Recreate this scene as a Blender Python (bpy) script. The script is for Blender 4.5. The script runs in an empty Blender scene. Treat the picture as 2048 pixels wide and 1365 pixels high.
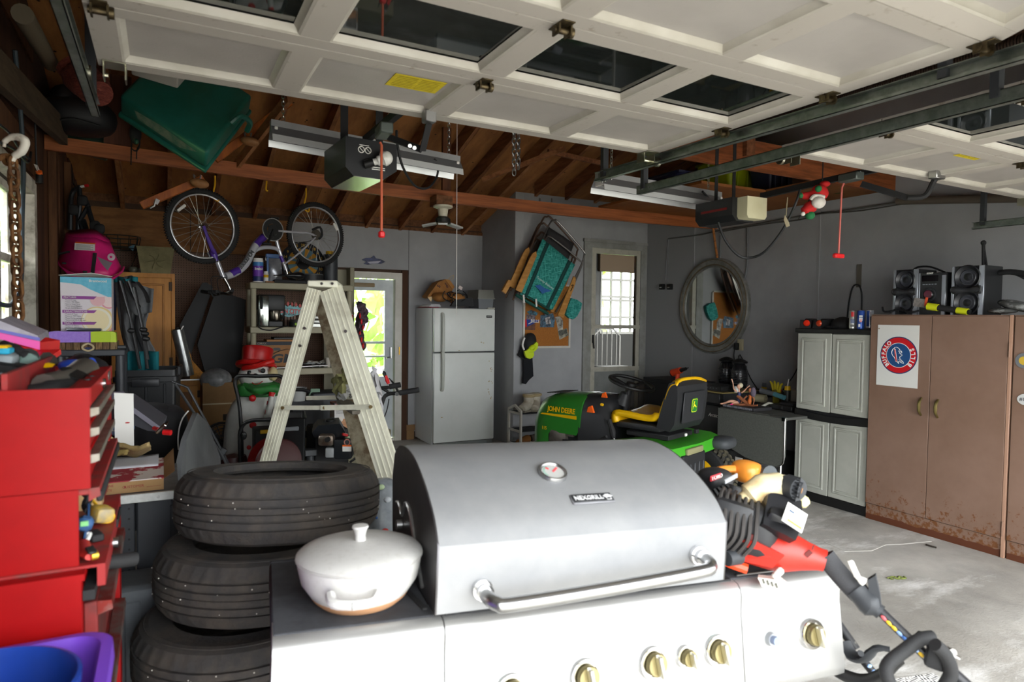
import bpy,bmesh,math,random
from mathutils import Vector as V,Matrix,Euler,noise
random.seed(7)
S = bpy.context.scene; COL = S.collection; D = bpy.data
PI = math.pi
# ---------------------------------------------------------------- camera, world, lights, exposure
FPX,EYE = 1307.7,1.60
YAW,PIT,ROL = math.radians(28.12),math.radians(-2.11),math.radians(.72)
_F = V((math.sin(YAW)*math.cos(PIT),math.cos(YAW)*math.cos(PIT),math.sin(PIT)))
_R0 = V((math.cos(YAW),-math.sin(YAW),0)); _U0 = _R0.cross(_F)
_R = math.cos(ROL)*_R0+math.sin(ROL)*_U0; _U = -math.sin(ROL)*_R0+math.cos(ROL)*_U0
CAM = V((0,0,EYE))
cd = D.cameras.new('camera'); cam = D.objects.new('camera',cd); COL.objects.link(cam)
cd.sensor_width = 36; cd.lens = FPX/2048*36; cd.clip_start = .02; cd.clip_end = 200
cam.matrix_world = Matrix(((_R.x,_U.x,-_F.x,0),(_R.y,_U.y,-_F.y,0),(_R.z,_U.z,-_F.z,EYE),(0,0,0,1)))
cd.dof.use_dof = True; cd.dof.focus_distance = 5.6; cd.dof.aperture_fstop = 4.0
S.camera = cam
wd = D.worlds.new('overcast sky'); S.world = wd; wd.use_nodes = True
_bg = wd.node_tree.nodes['Background']; _bg.inputs[0].default_value = (.93,.97,1,1); _bg.inputs[1].default_value = 5.0
S.view_settings.view_transform = 'Standard'; S.view_settings.look = 'None'; S.view_settings.gamma = 1
S.view_settings.use_curve_mapping = False; S.view_settings.exposure = 1.25
S.cycles.max_bounces = 12; S.cycles.diffuse_bounces = 8; S.cycles.glossy_bounces = 4; S.cycles.transmission_bounces = 6
S.cycles.sample_clamp_indirect = 6; S.cycles.caustics_reflective = False; S.cycles.caustics_refractive = False
S.cycles.use_denoising = True
def portal(name,loc,rot,sx,sy):
 l = D.lights.new(name,'AREA'); l.shape = 'RECTANGLE'; l.size = sx; l.size_y = sy; l.cycles.is_portal = True
 o = D.objects.new(name,l); COL.objects.link(o); o.location = loc; o.rotation_euler = rot
portal('door_opening_sky_portal',(2.5,.02,1.15),(PI/2,0,0),6.2,2.3)
portal('back_door_sky_portal',(2.4,8.3,1.1),(-PI/2,0,0),.9,2.0)
portal('side_window_sky_portal',(-.95,4.8,1.8),(0,-PI/2,0),1.6,1.3)
def sun(name,d,e,ang,col):
 l = D.lights.new(name,'SUN'); l.energy = e; l.angle = ang; l.color = col
 o = D.objects.new(name,l); COL.objects.link(o); o.rotation_euler = V(d).to_track_quat('-Z','Y').to_euler()
sun('hazy_sun',(.25,.55,-1),1.2,.6,(1,.96,.9))
# ---------------------------------------------------------------- helpers
def P(px,py,x=None,y=None,z=None,d=None):
 q = _F+(px-1024)/FPX*_R-(py-682.5)/FPX*_U
 if x is not None: t = x/q.x
 elif y is not None: t = y/q.y
 elif z is not None: t = (z-EYE)/q.z
 else: t = d
 return CAM+t*q
def lin(h):
 h = h.lstrip('#'); r = [int(h[i:i+2],16)/255 for i in (0,2,4)]
 return tuple(c/12.92 if c <= .04045 else ((c+.055)/1.055)**2.4 for c in r)+(1,)
_M = {}
def mat(col,rough=.6,metal=0,col2=None,ns=6,bump=0,bs=60,spec=.5,stretch=None,emit=0,alpha=1,trans=0,coat=0,lo=.38,hi=.62,ior=1.45,det=4,wave=0):
 k = (col,rough,metal,col2,ns,bump,bs,spec,stretch,emit,alpha,trans,coat,lo,hi,ior,det,wave)
 if k in _M: return _M[k]
 m = D.materials.new('m_'+col.strip('#')); m.use_nodes = True; t = m.node_tree; n = t.nodes; b = n['Principled BSDF']
 b.inputs['Base Color'].default_value = lin(col); b.inputs['Roughness'].default_value = rough; b.inputs['Metallic'].default_value = metal
 b.inputs['Specular IOR Level'].default_value = spec; b.inputs['IOR'].default_value = ior
 b.inputs['Transmission Weight'].default_value = trans; b.inputs['Alpha'].default_value = alpha; b.inputs['Coat Weight'].default_value = coat
 if emit: b.inputs['Emission Color'].default_value = lin(col); b.inputs['Emission Strength'].default_value = emit
 if col2 or bump:
  tc = n.new('ShaderNodeTexCoord'); mp = n.new('ShaderNodeMapping'); t.links.new(tc.outputs['Object'],mp.inputs[0])
  if stretch: mp.inputs['Scale'].default_value = stretch
 if col2:
  if wave:
   nz = n.new('ShaderNodeTexWave'); nz.inputs['Scale'].default_value = ns; nz.inputs['Distortion'].default_value = wave; nz.inputs['Detail'].default_value = 3; nz.inputs['Detail Scale'].default_value = 1.5
  else:
   nz = n.new('ShaderNodeTexNoise'); nz.inputs['Scale'].default_value = ns; nz.inputs['Detail'].default_value = det; nz.inputs['Roughness'].default_value = .65
  rp = n.new('ShaderNodeValToRGB'); rp.color_ramp.elements[0].position = lo; rp.color_ramp.elements[1].position = hi
  rp.color_ramp.elements[0].color = lin(col); rp.color_ramp.elements[1].color = lin(col2)
  t.links.new(mp.outputs[0],nz.inputs['Vector']); t.links.new(nz.outputs['Fac' if not wave else 'Fac'],rp.inputs[0]); t.links.new(rp.outputs[0],b.inputs['Base Color'])
 if bump:
  nb = n.new('ShaderNodeTexNoise'); nb.inputs['Scale'].default_value = bs; nb.inputs['Detail'].default_value = 3
  bp = n.new('ShaderNodeBump'); bp.inputs['Strength'].default_value = bump; bp.inputs['Distance'].default_value = .01
  t.links.new(mp.outputs[0],nb.inputs['Vector']); t.links.new(nb.outputs[0],bp.inputs['Height']); t.links.new(bp.outputs[0],b.inputs['Normal'])
 _M[k] = m; return m
def nodes(m): t = m.node_tree; return t.nodes,t.links,t.nodes['Principled BSDF']
MW = {}
def th(name,label,cat,loc=(0,0,0),rz=0,group=None,rot=None,kind=None):
 o = D.objects.new(name,None); COL.objects.link(o); o.empty_display_size = .05
 o.location = loc; o.rotation_euler = rot if rot else (0,0,rz)
 MW[o] = Matrix.Translation(V(loc)) @ Euler(rot if rot else (0,0,rz)).to_matrix().to_4x4()
 tag(o,label,cat,group,kind); return o
def tag(o,label=None,cat=None,group=None,kind=None):
 if label: o['label'] = label
 if cat: o['category'] = cat
 if group: o['group'] = group
 if kind: o['kind'] = kind
 return o
def dup(root,loc,rz,label,group=None):
 r = root.copy(); COL.objects.link(r); r.location = loc; r.rotation_euler = (0,0,rz); r['label'] = label
 if group: r['group'] = group
 for ch in root.children:
  c = ch.copy(); COL.objects.link(c); c.parent = r
  for g in ch.children:
   e = g.copy(); COL.objects.link(e); e.parent = c
 return r
def rotm(ax,a): return Matrix.Rotation(a,4,ax)
def frame(x,y):   # 3x3 from x and approx y direction
 x = V(x).normalized(); z = x.cross(V(y)).normalized(); y = z.cross(x)
 return Matrix((x,y,z)).transposed()
def spl(pts,k):
 pts = [V(p) for p in pts]; out = []; n = len(pts)
 for i in range(n-1):
  p0,p1,p2,p3 = pts[max(i-1,0)],pts[i],pts[i+1],pts[min(i+2,n-1)]
  for j in range(k):
   t = j/k
   out.append(.5*((2*p1)+(p2-p0)*t+(2*p0-5*p1+4*p2-p3)*t*t+(3*p1-p0-3*p2+p3)*t**3))
 return out+[pts[-1]]
_box = {}
class B:
 def __init__(s,g=None,M=None):
  s.M = M if M is not None else (MW[g] if g is not None else Matrix()); s.v = []; s.f = []; s.mi = []; s.m = 0
 def add(s,vs,fs):
  b = len(s.v); s.v += [s.M @ V(p) for p in vs]; s.f += [[b+i for i in f] for f in fs]; s.mi += [s.m]*len(fs); return s
 def box(s,c,z,R=None,b=0):
  k = tuple(round(a,5) for a in z)+(round(b,5),)
  if k not in _box:
   bm = bmesh.new(); bmesh.ops.create_cube(bm,size=1)
   for v in bm.verts: v.co = V((v.co.x*z[0],v.co.y*z[1],v.co.z*z[2]))
   if b: bmesh.ops.bevel(bm,geom=bm.edges[:],offset=min(b,min(z)*.49),segments=2 if b > .008 else 1,affect='EDGES',profile=.5)
   bm.verts.index_update(); _box[k] = ([v.co.copy() for v in bm.verts],[[v.index for v in f.verts] for f in bm.faces]); bm.free()
  vs,fs = _box[k]; c = V(c); J = [1-random.uniform(.0001,.0006)/max(q,.002) if q > .004 else 1 for q in z]; vs = [V((v.x*J[0],v.y*J[1],v.z*J[2])) for v in vs]
  return s.add([c+((R @ v) if R else v) for v in vs],fs)
 def bx(s,x0,x1,y0,y1,z0,z1,b=0): return s.box(((x0+x1)/2,(y0+y1)/2,(z0+z1)/2),(abs(x1-x0),abs(y1-y0),abs(z1-z0)),None,b)
 def bar(s,p,q,w,h,up=(0,0,1),b=0):   # box from p to q
  p,q = V(p),V(q); d = q-p; u = V(up)
  if abs(d.normalized().dot(u)) > .98: u = V((1,0,0))
  x = d.normalized(); y = u.cross(x).normalized(); z = x.cross(y)
  return s.box((p+q)/2,(d.length,w,h),Matrix((x,y,z)).transposed(),b)
 def cyl(s,p,q,r,r2=None,n=14,cap=True):
  p,q = V(p),V(q); r2 = r if r2 is None else r2; x = (q-p).normalized(); a = V((0,0,1)) if abs(x.z) < .9 else V((1,0,0))
  u = x.cross(a).normalized(); w = x.cross(u); vs = []
  for i in range(n):
   t = 2*PI*i/n; e = math.cos(t)*u+math.sin(t)*w; vs += [p+e*r,q+e*r2]
  fs = [[2*i,2*((i+1) % n),2*((i+1) % n)+1,2*i+1] for i in range(n)]
  if cap: fs += [[2*i for i in range(n)][::-1],[2*i+1 for i in range(n)]]
  return s.add(vs,fs)
 def tube(s,pts,r,n=8,k=0,closed=False,flat=1):
  pts = [V(p) for p in pts]
  if closed: pts = pts+[pts[0]]
  if k: pts = spl(pts,k)
  if closed: pts = pts[:-1]
  m = len(pts); rs = r if isinstance(r,(list,tuple)) else [r]*m
  if len(rs) != m: rs = [rs[0]+(rs[-1]-rs[0])*i/(m-1) if len(rs) == 2 else rs[min(len(rs)-1,int(i*len(rs)/m))] for i in range(m)]
  T = []
  for i in range(m):
   a = pts[(i-1) % m] if closed or i else pts[0]; c = pts[(i+1) % m] if closed or i < m-1 else pts[-1]
   d = (c-a); T.append(d.normalized() if d.length > 1e-9 else V((1,0,0)))
  a = V((0,0,1)) if abs(T[0].z) < .9 else V((1,0,0)); u = T[0].cross(a).normalized(); vs = []
  for i in range(m):
   if i:
    u = (u-T[i]*u.dot(T[i])); u = u.normalized() if u.length > 1e-6 else T[i].orthogonal().normalized()
   w = T[i].cross(u)
   for j in range(n):
    t = 2*PI*j/n; vs.append(pts[i]+(math.cos(t)*u+math.sin(t)*w*flat)*rs[i])
  fs = []
  for i in range(m if closed else m-1):
   i2 = (i+1) % m
   for j in range(n): fs.append([i*n+j,i*n+(j+1) % n,i2*n+(j+1) % n,i2*n+j])
  if not closed: fs += [list(range(n))[::-1],[(m-1)*n+j for j in range(n)]]
  return s.add(vs,fs)
 def lathe(s,prof,c=(0,0,0),n=28,ax=None,cut=1.0,sq=1.0):
  A = ax if ax is not None else Matrix.Identity(3); c = V(c); vs = []; fs = []; m = len(prof)
  st = n if cut >= 1 else n+1
  for i in range(st):
   t = 2*PI*cut*i/n; ct,sn = math.cos(t),math.sin(t)*sq
   for r,z in prof: vs.append(c+A @ V((r*ct,r*sn,z)))
  for i in range(n):
   i2 = (i+1) % st if cut >= 1 else i+1
   for j in range(m-1): fs.append([i*m+j,i2*m+j,i2*m+j+1,i*m+j+1])
  if cut >= 1:
   for e,rev in ((0,True),(m-1,False)):
    if prof[e][0] > 1e-4 and prof[0] != prof[-1]:
     l = [i*m+e for i in range(n)]; fs.append(l[::-1] if rev else l)
  return s.add(vs,fs)
 def prism(s,pts,ext):
  pts = [V(p) for p in pts]; e = V(ext); n = len(pts); vs = pts+[p+e for p in pts]
  return s.add(vs,[list(range(n))[::-1],[n+i for i in range(n)]]+[[i,(i+1) % n,n+(i+1) % n,n+i] for i in range(n)])
 def ell(s,c,r,R=None,nu=16,nv=10,p=1.0):
  c = V(c); vs = [] ; fs = []
  def g(a): return math.copysign(abs(a)**p,a)
  for i in range(nv+1):
   a = -PI/2+PI*i/nv
   for j in range(nu):
    t = 2*PI*j/nu; v = V((g(math.cos(a))*g(math.cos(t))*r[0],g(math.cos(a))*g(math.sin(t))*r[1],g(math.sin(a))*r[2]))
    vs.append(c+((R @ v) if R else v))
  for i in range(nv):
   for j in range(nu): fs.append([i*nu+j,i*nu+(j+1) % nu,(i+1)*nu+(j+1) % nu,(i+1)*nu+j])
  return s.add(vs,fs)
 def tor(s,c,R,r,A=None,n=28,m=8,sq=1):
  A = A if A is not None else Matrix.Identity(3)
  return s.tube([V(c)+A @ V((R*math.cos(2*PI*i/n),R*sq*math.sin(2*PI*i/n),0)) for i in range(n)],r,m,closed=True)
 def grid(s,fn,nu,nv,wrap=False):
  vs = [V(fn(i/(nu-(0 if wrap else 1)),j/(nv-1))) for i in range(nu) for j in range(nv)]; fs = []
  for i in range(nu if wrap else nu-1):
   for j in range(nv-1): fs.append([i*nv+j,((i+1) % nu)*nv+j,((i+1) % nu)*nv+j+1,i*nv+j+1])
  return s.add(vs,fs)
 def quad(s,*p): return s.add(p,[list(range(len(p)))])
 def chain(s,p,q,L=.03,r=.004,w=.011):
  p,q = V(p),V(q); d = q-p; n = max(2,int(d.length/(L*.72))); x = d.normalized(); a = V((0,1,0)) if abs(x.y) < .9 else V((1,0,0)); u = x.cross(a).normalized(); v = x.cross(u)
  for i in range(n):
   c = p+d*((i+.5)/n); e = u if i % 2 else v; h = L/2-w
   pts = [c+x*(h+w*math.sin(t))*1+e*w*math.cos(t) for t in (0,PI/3,PI/2,2*PI/3,PI)]+[c-x*(h+w*math.sin(t))-e*w*math.cos(t) for t in (0,PI/3,PI/2,2*PI/3,PI)]
   s.tube(pts,r,5,closed=True)
  return s
 def o(s,name,m,parent=None,label=None,cat=None,group=None,kind=None,sm=40,sub=0,sol=0):
  me = D.meshes.new(name)
  if parent is not None: W = MW[parent]
  else:
   xs = [p.x for p in s.v]; ys = [p.y for p in s.v]; W = Matrix.Translation(((min(xs)+max(xs))/2,(min(ys)+max(ys))/2,min(p.z for p in s.v)))
  I = W.inverted(); me.from_pydata([I @ p for p in s.v],[],s.f)
  for x in (m if isinstance(m,(list,tuple)) else [m]): me.materials.append(x)
  if any(s.mi): me.polygons.foreach_set('material_index',s.mi)
  if sol == 0:
   bm = bmesh.new(); bm.from_mesh(me); bmesh.ops.recalc_face_normals(bm,faces=bm.faces); bm.to_mesh(me); bm.free()
  if sm:
   me.polygons.foreach_set('use_smooth',[True]*len(me.polygons)); me.set_sharp_from_angle(angle=math.radians(sm))
  ob = D.objects.new(name,me); COL.objects.link(ob)
  if parent is not None: ob.parent = parent; MW[ob] = W
  else: ob.location = W.translation; MW[ob] = W
  if sol: q = ob.modifiers.new('s','SOLIDIFY'); q.thickness = sol; q.offset = 0
  if sub: q = ob.modifiers.new('u','SUBSURF'); q.levels = sub; q.render_levels = sub
  return tag(ob,label,cat,group,kind)
def one(bld,name,m,label,cat,group=None,**k): return bld.o(name,m,None,label,cat,group,**k)
def struct(bld,name,m,parent=None,**k): return bld.o(name,m,parent,kind='structure',**k)
def txt(parent,s,size,loc,xd,yd,m,al='CENTER',bold=0,ext=.0006,sx=1,shear=0,name='lettering'):
 c = D.curves.new(name,'FONT'); c.body = s; c.size = size; c.align_x = al; c.align_y = 'CENTER'; c.extrude = ext; c.offset = bold*size; c.shear = shear; c.resolution_u = 3
 q = D.objects.new('t',c); me = D.meshes.new_from_object(q); D.objects.remove(q); D.curves.remove(c); me.name = name; me.materials.clear(); me.materials.append(m); o = D.objects.new(name,me); COL.objects.link(o)
 R = frame(xd,yd).to_4x4(); W = Matrix.Translation(V(loc)) @ R @ Matrix.Diagonal((sx,1,1,1))
 o.parent = parent; o.matrix_basis = MW[parent].inverted() @ W; MW[o] = W; return o
def wavy(a,b,n,amp,seed=0):   # cloth-like offset
 return V((noise.noise(V((a*n,b*n,seed))),noise.noise(V((a*n,b*n,seed+9))),noise.noise(V((a*n,b*n,seed+17)))))*amp
# ---------------------------------------------------------------- shared materials
GREY = mat('#a9aaab',.7,col2='#9c9d9e',ns=1.2,bump=.15,bs=150)
WHITE = mat('#e9e7e2',.45); OFFWHITE = mat('#d8d5cc',.5,col2='#c9c5b8',ns=3)
BLACK = mat('#141414',.5); BLACKM = mat('#1a1a1b',.75,bump=.1,bs=200); DGREY = mat('#2e3033',.55); MGREY = mat('#5c5f62',.55); RUBBER = mat('#1d1d1d',.8)
CHROME = mat('#d9d9d9',.12,1); STEEL = mat('#a9a9a8',.3,1); GALV = mat('#6b726b',.42,.85,col2='#878c86',ns=14)
RED = mat('#c9161b',.4); ORANGE = mat('#e8641c',.45); YELLOW = mat('#e6b400',.45); LIME = mat('#c2d90c',.5); PAPER = mat('#e8e6e0',.8)
WOODB = mat('#96522a',.65,col2='#6f3a18',ns=5,stretch=(.6,6,6),bump=.1)     # stained beam
WOODD = mat('#7a4f2f',.75,col2='#5a381c',ns=4,stretch=(5,.5,5),bump=.15)     # rafter
GLASS = mat('#ffffff',.02,trans=1,ior=1.1,spec=.3)
CARD = mat('#b08350',.8,col2='#a4784a',ns=4)
BRONZE = mat('#7d7045',.35,.9)
# ---------------------------------------------------------------- the garage shell
XL,XR,YB,YA,XA = -.75,5.9,8.05,7.1,3.82
def roofz(y): return 2.84+.31*(8.05-y) if y > 3.7 else 2.84+.31*4.35-.42*(3.7-y)
def floor_mat():
 m = mat('#a3a09a',.75,col2='#bdb9b1',ns=2.2,bump=.25,bs=90,lo=.35,hi=.65,det=8); m = m.copy(); n,l,b = nodes(m)
 tc = [x for x in n if x.type == 'TEX_COORD'][0]
 mp = n.new('ShaderNodeMapping'); mp.inputs['Scale'].default_value = (1,2.4,1); mp.inputs['Rotation'].default_value = (0,0,.5); l.new(tc.outputs['Object'],mp.inputs[0])
 nz = n.new('ShaderNodeTexNoise'); nz.inputs['Scale'].default_value = 1.1; nz.inputs['Detail'].default_value = 9; nz.inputs['Roughness'].default_value = .72; l.new(mp.outputs[0],nz.inputs['Vector'])
 r = n.new('ShaderNodeValToRGB'); r.color_ramp.elements[0].position = .53; r.color_ramp.elements[1].position = .66; l.new(nz.outputs['Fac'],r.inputs[0])
 mx = n.new('ShaderNodeMix'); mx.data_type = 'RGBA'; src = b.inputs['Base Color'].links[0].from_socket
 l.new(r.outputs[0],mx.inputs[0]); l.new(src,mx.inputs[6]); mx.inputs[7].default_value = lin('#dedcd8');
 n2 = n.new('ShaderNodeTexNoise'); n2.inputs['Scale'].default_value = .8; n2.inputs['Detail'].default_value = 5; l.new(tc.outputs['Object'],n2.inputs['Vector'])
 r2 = n.new('ShaderNodeValToRGB'); r2.color_ramp.elements[0].position = .4; r2.color_ramp.elements[0].color = lin('#b3afaa'); r2.color_ramp.elements[1].position = .6; r2.color_ramp.elements[1].color = (1,1,1,1); l.new(n2.outputs['Fac'],r2.inputs[0])
 m2 = n.new('ShaderNodeMix'); m2.data_type = 'RGBA'; m2.blend_type = 'MULTIPLY'; m2.inputs[0].default_value = .7; l.new(mx.outputs[2],m2.inputs[6]); l.new(r2.outputs[0],m2.inputs[7]); l.new(m2.outputs[2],b.inputs['Base Color']); return m
fl = B(); fl.bx(XL-.15,XR+.15,.0,YB+.15,-.15,0); floor = struct(fl,'floor',floor_mat())
cr = B(); cpts = [P(1650,1085,z=.001),P(1690,1103,z=.001),P(1742,1102,z=.001),P(1770,1090,z=.001),P(1800,1089,z=.001),P(1862,1083,z=.001)]
for a,b_ in zip(cpts,cpts[1:]): cr.bar(a,b_,.012,.002)
cr.o('crack',mat('#c4c1ba',.9),floor)
b = B(); b.tube([P(1852,1090,z=.006),P(1862,1093,z=.008),P(1873,1096,z=.006)],.006,6,k=2); tag(b.o('twig',mat('#2f2720',.9),None),'thin dark twig on the concrete near the brown cabinet base','twig')
b = B()
for i in range(9): q = P(1778+4*i,1156+2*math.sin(i*2),z=.004); b.ell(q,(.022,.008,.004),Euler((0,0,i*1.3)).to_matrix(),8,4)
tag(b.o('leaf_litter',mat('#76803f',.9),None),'small sprig of green leaves lying on the concrete floor','leaves')
dv = B(); dv.bx(-30,36,-32,0,-.2,-.02); struct(dv,'driveway',mat('#b9b5ac',.85,col2='#a8a49b',ns=1.5))
gr = B(); gr.bx(-40,46,8.6,60,-.5,-.2); gr.bx(-40,-1.6,-32,8.6,-.5,-.21); struct(gr,'lawn',mat('#5f7f36',.9,col2='#7da048',ns=3))
def peg_mat():
 m = mat('#7d6455',.75,col2='#705647',ns=3).copy(); n,l,b = nodes(m); tc = [x for x in n if x.type == 'TEX_COORD'][0]
 sc = n.new('ShaderNodeVectorMath'); sc.operation = 'SCALE'; sc.inputs[3].default_value = 1/.026; l.new(tc.outputs['Object'],sc.inputs[0])
 fr = n.new('ShaderNodeVectorMath'); fr.operation = 'FRACTION'; l.new(sc.outputs[0],fr.inputs[0]); sp = n.new('ShaderNodeSeparateXYZ'); l.new(fr.outputs[0],sp.inputs[0])
 cb = n.new('ShaderNodeCombineXYZ'); l.new(sp.outputs[0],cb.inputs[0]); l.new(sp.outputs[2],cb.inputs[1])
 ds = n.new('ShaderNodeVectorMath'); ds.operation = 'DISTANCE'; ds.inputs[1].default_value = (.5,.5,0); l.new(cb.outputs[0],ds.inputs[0])
 gt = n.new('ShaderNodeMath'); gt.operation = 'LESS_THAN'; gt.inputs[1].default_value = .16; l.new(ds.outputs['Value'],gt.inputs[0])
 mx = n.new('ShaderNodeMix'); mx.data_type = 'RGBA'; l.new(gt.outputs[0],mx.inputs[0]); l.new(b.inputs['Base Color'].links[0].from_socket,mx.inputs[6]); mx.inputs[7].default_value = lin('#120d0a'); l.new(mx.outputs[2],b.inputs['Base Color']); return m
# back wall with its door opening
DX0,DX1,DZ = 1.78,2.66,2.12
w = B(); w.bx(XL-.15,DX0,YB,YB+.12,0,2.75); w.bx(DX1,XA+.12,YB,YB+.12,0,2.75); w.bx(DX0,DX1,YB,YB+.12,DZ,2.75)
wb = struct(w,'wall_back',mat('#4f3b2c',.8,col2='#3c2a1e',ns=2))
PLY = mat('#8f6238',.75,col2='#754a26',ns=3.5,stretch=(1,1,4),bump=.1)
for x0,x1 in ((XL,.27),(.28,1.30)):
 b = B(); b.bx(x0,x1,YB-.014,YB-.002,2.27,2.69); b.o('plywood_sheet',PLY,wb)
for x0,x1,z1 in ((XL,.50,2.26),(.504,1.34,2.26),(1.344,DX0-.05,2.08)):
 b = B(); b.bx(x0,x1,YB-.012,YB-.002,.5,z1); b.o('pegboard_sheet',peg_mat(),wb)
for x0,x1,z0,z1 in ((1.345,DX0-.05,2.085,2.69),(DX0-.05,2.78,DZ+.06,2.69),(2.785,XA,.1,2.69)):
 b = B(); b.bx(x0,x1,YB-.014,YB-.002,z0,z1); b.o('drywall_sheet',GREY,wb)
b = B(); b.bx(2.69,2.76,YB-.03,YB-.001,0,DZ+.05); b.o('jamb_stud',mat('#4a2f1d',.8),wb)
b = B(); b.bx(1.35,XA,YB-.02,YB+.1,2.69,2.73); b.o('top_plate',WOODD,wb)
b = B(); b.bx(XL-.1,XA+.1,YB+.02,YB+.1,2.7,2.86); b.o('frieze_board',WOODD,wb)
b = B(); b.bx(DX1+.1,2.86,YB-.04,YB-.001,0,.12); b.bx(DX1+.1,2.95,YB-.03,YB-.001,.12,.19); b.o('sill_plate',mat('#8a6a45',.8),wb)
# alcove walls, right wall
w = B(); w.bx(XA,XA+.12,YA,YB+.1,0,3.2); was = struct(w,'wall_alcove',GREY)
HX0,HX1,HZ = 4.95,5.76,2.52
w = B(); w.bx(XA+.12,HX0,YA,YA+.12,0,3.35); w.bx(HX1,XR+.12,YA,YA+.12,0,3.35); w.bx(HX0,HX1,YA,YA+.12,HZ,3.35); w.bx(HX0,HX1,YA,YA+.12,0,.36)
wh = struct(w,'wall_house',GREY)
w = B(); w.bx(XR,XR+.12,-.1,YA+.1,0,3.9); wr = struct(w,'wall_right',mat('#a1a2a3',.75,col2='#949596',ns=1.1,bump=.15,bs=150))
b = B(); b.bx(XR-.012,XR,YA-.9,YA,0,3.0); b.bx(XR-.008,XR,4.42,4.44,0,3); b.o('panel_joint',mat('#989999',.75),wr)
# left wall of vertical boards around a window
WY0,WY1,WZ0,WZ1 = 3.9,5.28,1.46,2.36
w = B(); w.bx(XL-.15,XL-.03,-.1,WY0,0,4.0); w.bx(XL-.15,XL-.03,WY1,YB+.1,0,4.0); w.bx(XL-.15,XL-.03,WY0,WY1,0,WZ0); w.bx(XL-.15,XL-.03,WY0,WY1,WZ1,4.0)
wl = struct(w,'wall_left',mat('#3b281b',.85))
BRD = [mat('#5a3821',.8,col2='#432816',ns=4,stretch=(4,4,.5),bump=.15),mat('#4b2f1c',.8,col2='#38210f',ns=4,stretch=(4,4,.5),bump=.15),mat('#644023',.8,col2='#4a2c15',ns=4,stretch=(4,4,.5),bump=.15)]
y = 5.42; k = 0
while y < YB-.05:
 b = B(); b.bx(XL-.03,XL-.004*(k % 3),y,min(y+.192,YB-.02),.0,3.0); b.o('board',BRD[k % 3],wl); y += .2; k += 1
y = 2.0
while y < WY0-.2:
 b = B(); b.bx(XL-.03,XL-.004*(k % 3),y,y+.192,0,3.3); b.o('board',BRD[k % 3],wl); y += .2; k += 1
for z in (.15,.5,.85,1.2,2.5,2.75,3.0,3.25):
 b = B(); b.bx(XL-.03,XL,WY0-.1,5.41,z,z+.22); b.o('board',BRD[k % 3],wl); k += 1
for y in (6.0,6.9):
 b = B(); b.bx(XL,XL+.05,y,y+.04,0,2.9); b.o('stud',BRD[2],wl)
WOLD = mat('#d9d3c4',.7,col2='#8f8673',ns=9,lo=.45,hi=.7,bump=.3,bs=40)
b = B(); t_ = .06
b.bx(XL-.1,XL+.015,WY1,WY1+.09,WZ0-.08,WZ1+.08); b.bx(XL-.1,XL+.015,WY0-.09,WY0,WZ0-.08,WZ1+.08); b.bx(XL-.1,XL+.02,WY0,WY1,WZ1,WZ1+.09); b.bx(XL-.1,XL+.05,WY0-.1,WY1+.1,WZ0-.09,WZ0)
win = struct(b,'window_1',WOLD)
b = B(); ys = WY0+.04; n_ = 4; sp_ = (WY1-WY0)/n_
for i in range(n_+1): b.bx(XL-.09,XL-.05,WY0+sp_*i-.02,WY0+sp_*i+.02,WZ0,WZ1)
for z in (WZ0+.02,(WZ0+WZ1)/2,WZ1-.03): b.bx(XL-.09,XL-.045,WY0,WY1,z-.022,z+.022)
b.o('sash',WOLD,win)
for i in range(n_):
 for j in range(2):
  b = B(); b.bx(XL-.072,XL-.068,WY0+sp_*i+.02,WY0+sp_*(i+1)-.02,WZ0+.04+j*.45,WZ0+.42+j*.45); b.o('pane',GLASS,win)
# roof: sheets of plywood over rafters
NAIL = mat('#8f5d36',.8,col2='#ad7442',ns=2.5,stretch=(3,.7,1),bump=.1).copy()
n,l,b_ = nodes(NAIL); tc = [x for x in n if x.type == 'TEX_COORD'][0]
vo = n.new('ShaderNodeTexVoronoi'); vo.inputs['Scale'].default_value = 9; vo.distance = 'MANHATTAN'; l.new(tc.outputs['Object'],vo.inputs['Vector'])
lt = n.new('ShaderNodeMath'); lt.operation = 'LESS_THAN'; lt.inputs[1].default_value = .12; l.new(vo.outputs['Distance'],lt.inputs[0])
mx = n.new('ShaderNodeMix'); mx.data_type = 'RGBA'; l.new(lt.outputs[0],mx.inputs[0]); l.new(b_.inputs['Base Color'].links[0].from_socket,mx.inputs[6]); mx.inputs[7].default_value = lin('#1d120a'); l.new(mx.outputs[2],b_.inputs['Base Color'])
b = B(); yf = -.4
b.prism([(XL-.2,8.25,roofz(8.25)+.03),(XL-.2,3.7,roofz(3.7)+.03),(XL-.2,yf,roofz(yf)+.03),(XL-.2,yf,roofz(yf)+.08),(XL-.2,3.7,roofz(3.7)+.1),(XL-.2,8.25,roofz(8.25)+.1)],(XR-XL+.4,0,0))
ceil = struct(b,'ceiling',WOODD,sm=0)
yy = 8.2; rws = []
while yy > 3.75: rws.append((max(yy-1.16,3.72),yy)); yy -= 1.165
for ri,(y0,y1) in enumerate(rws):
 x0 = XL-.1-(1.2 if ri % 2 else 0)
 while x0 < XR:
  xa,xb = max(x0,XL-.1),min(x0+2.425,XR+.1)
  if xb-xa > .05:
   b = B(); b.prism([(xa,y0,roofz(y0)),(xa,y1,roofz(y1)),(xa,y1,roofz(y1)+.018),(xa,y0,roofz(y0)+.018)],(xb-xa,0,0)); b.o('plywood_sheet',NAIL,ceil,sm=0)
  x0 += 2.43
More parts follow.
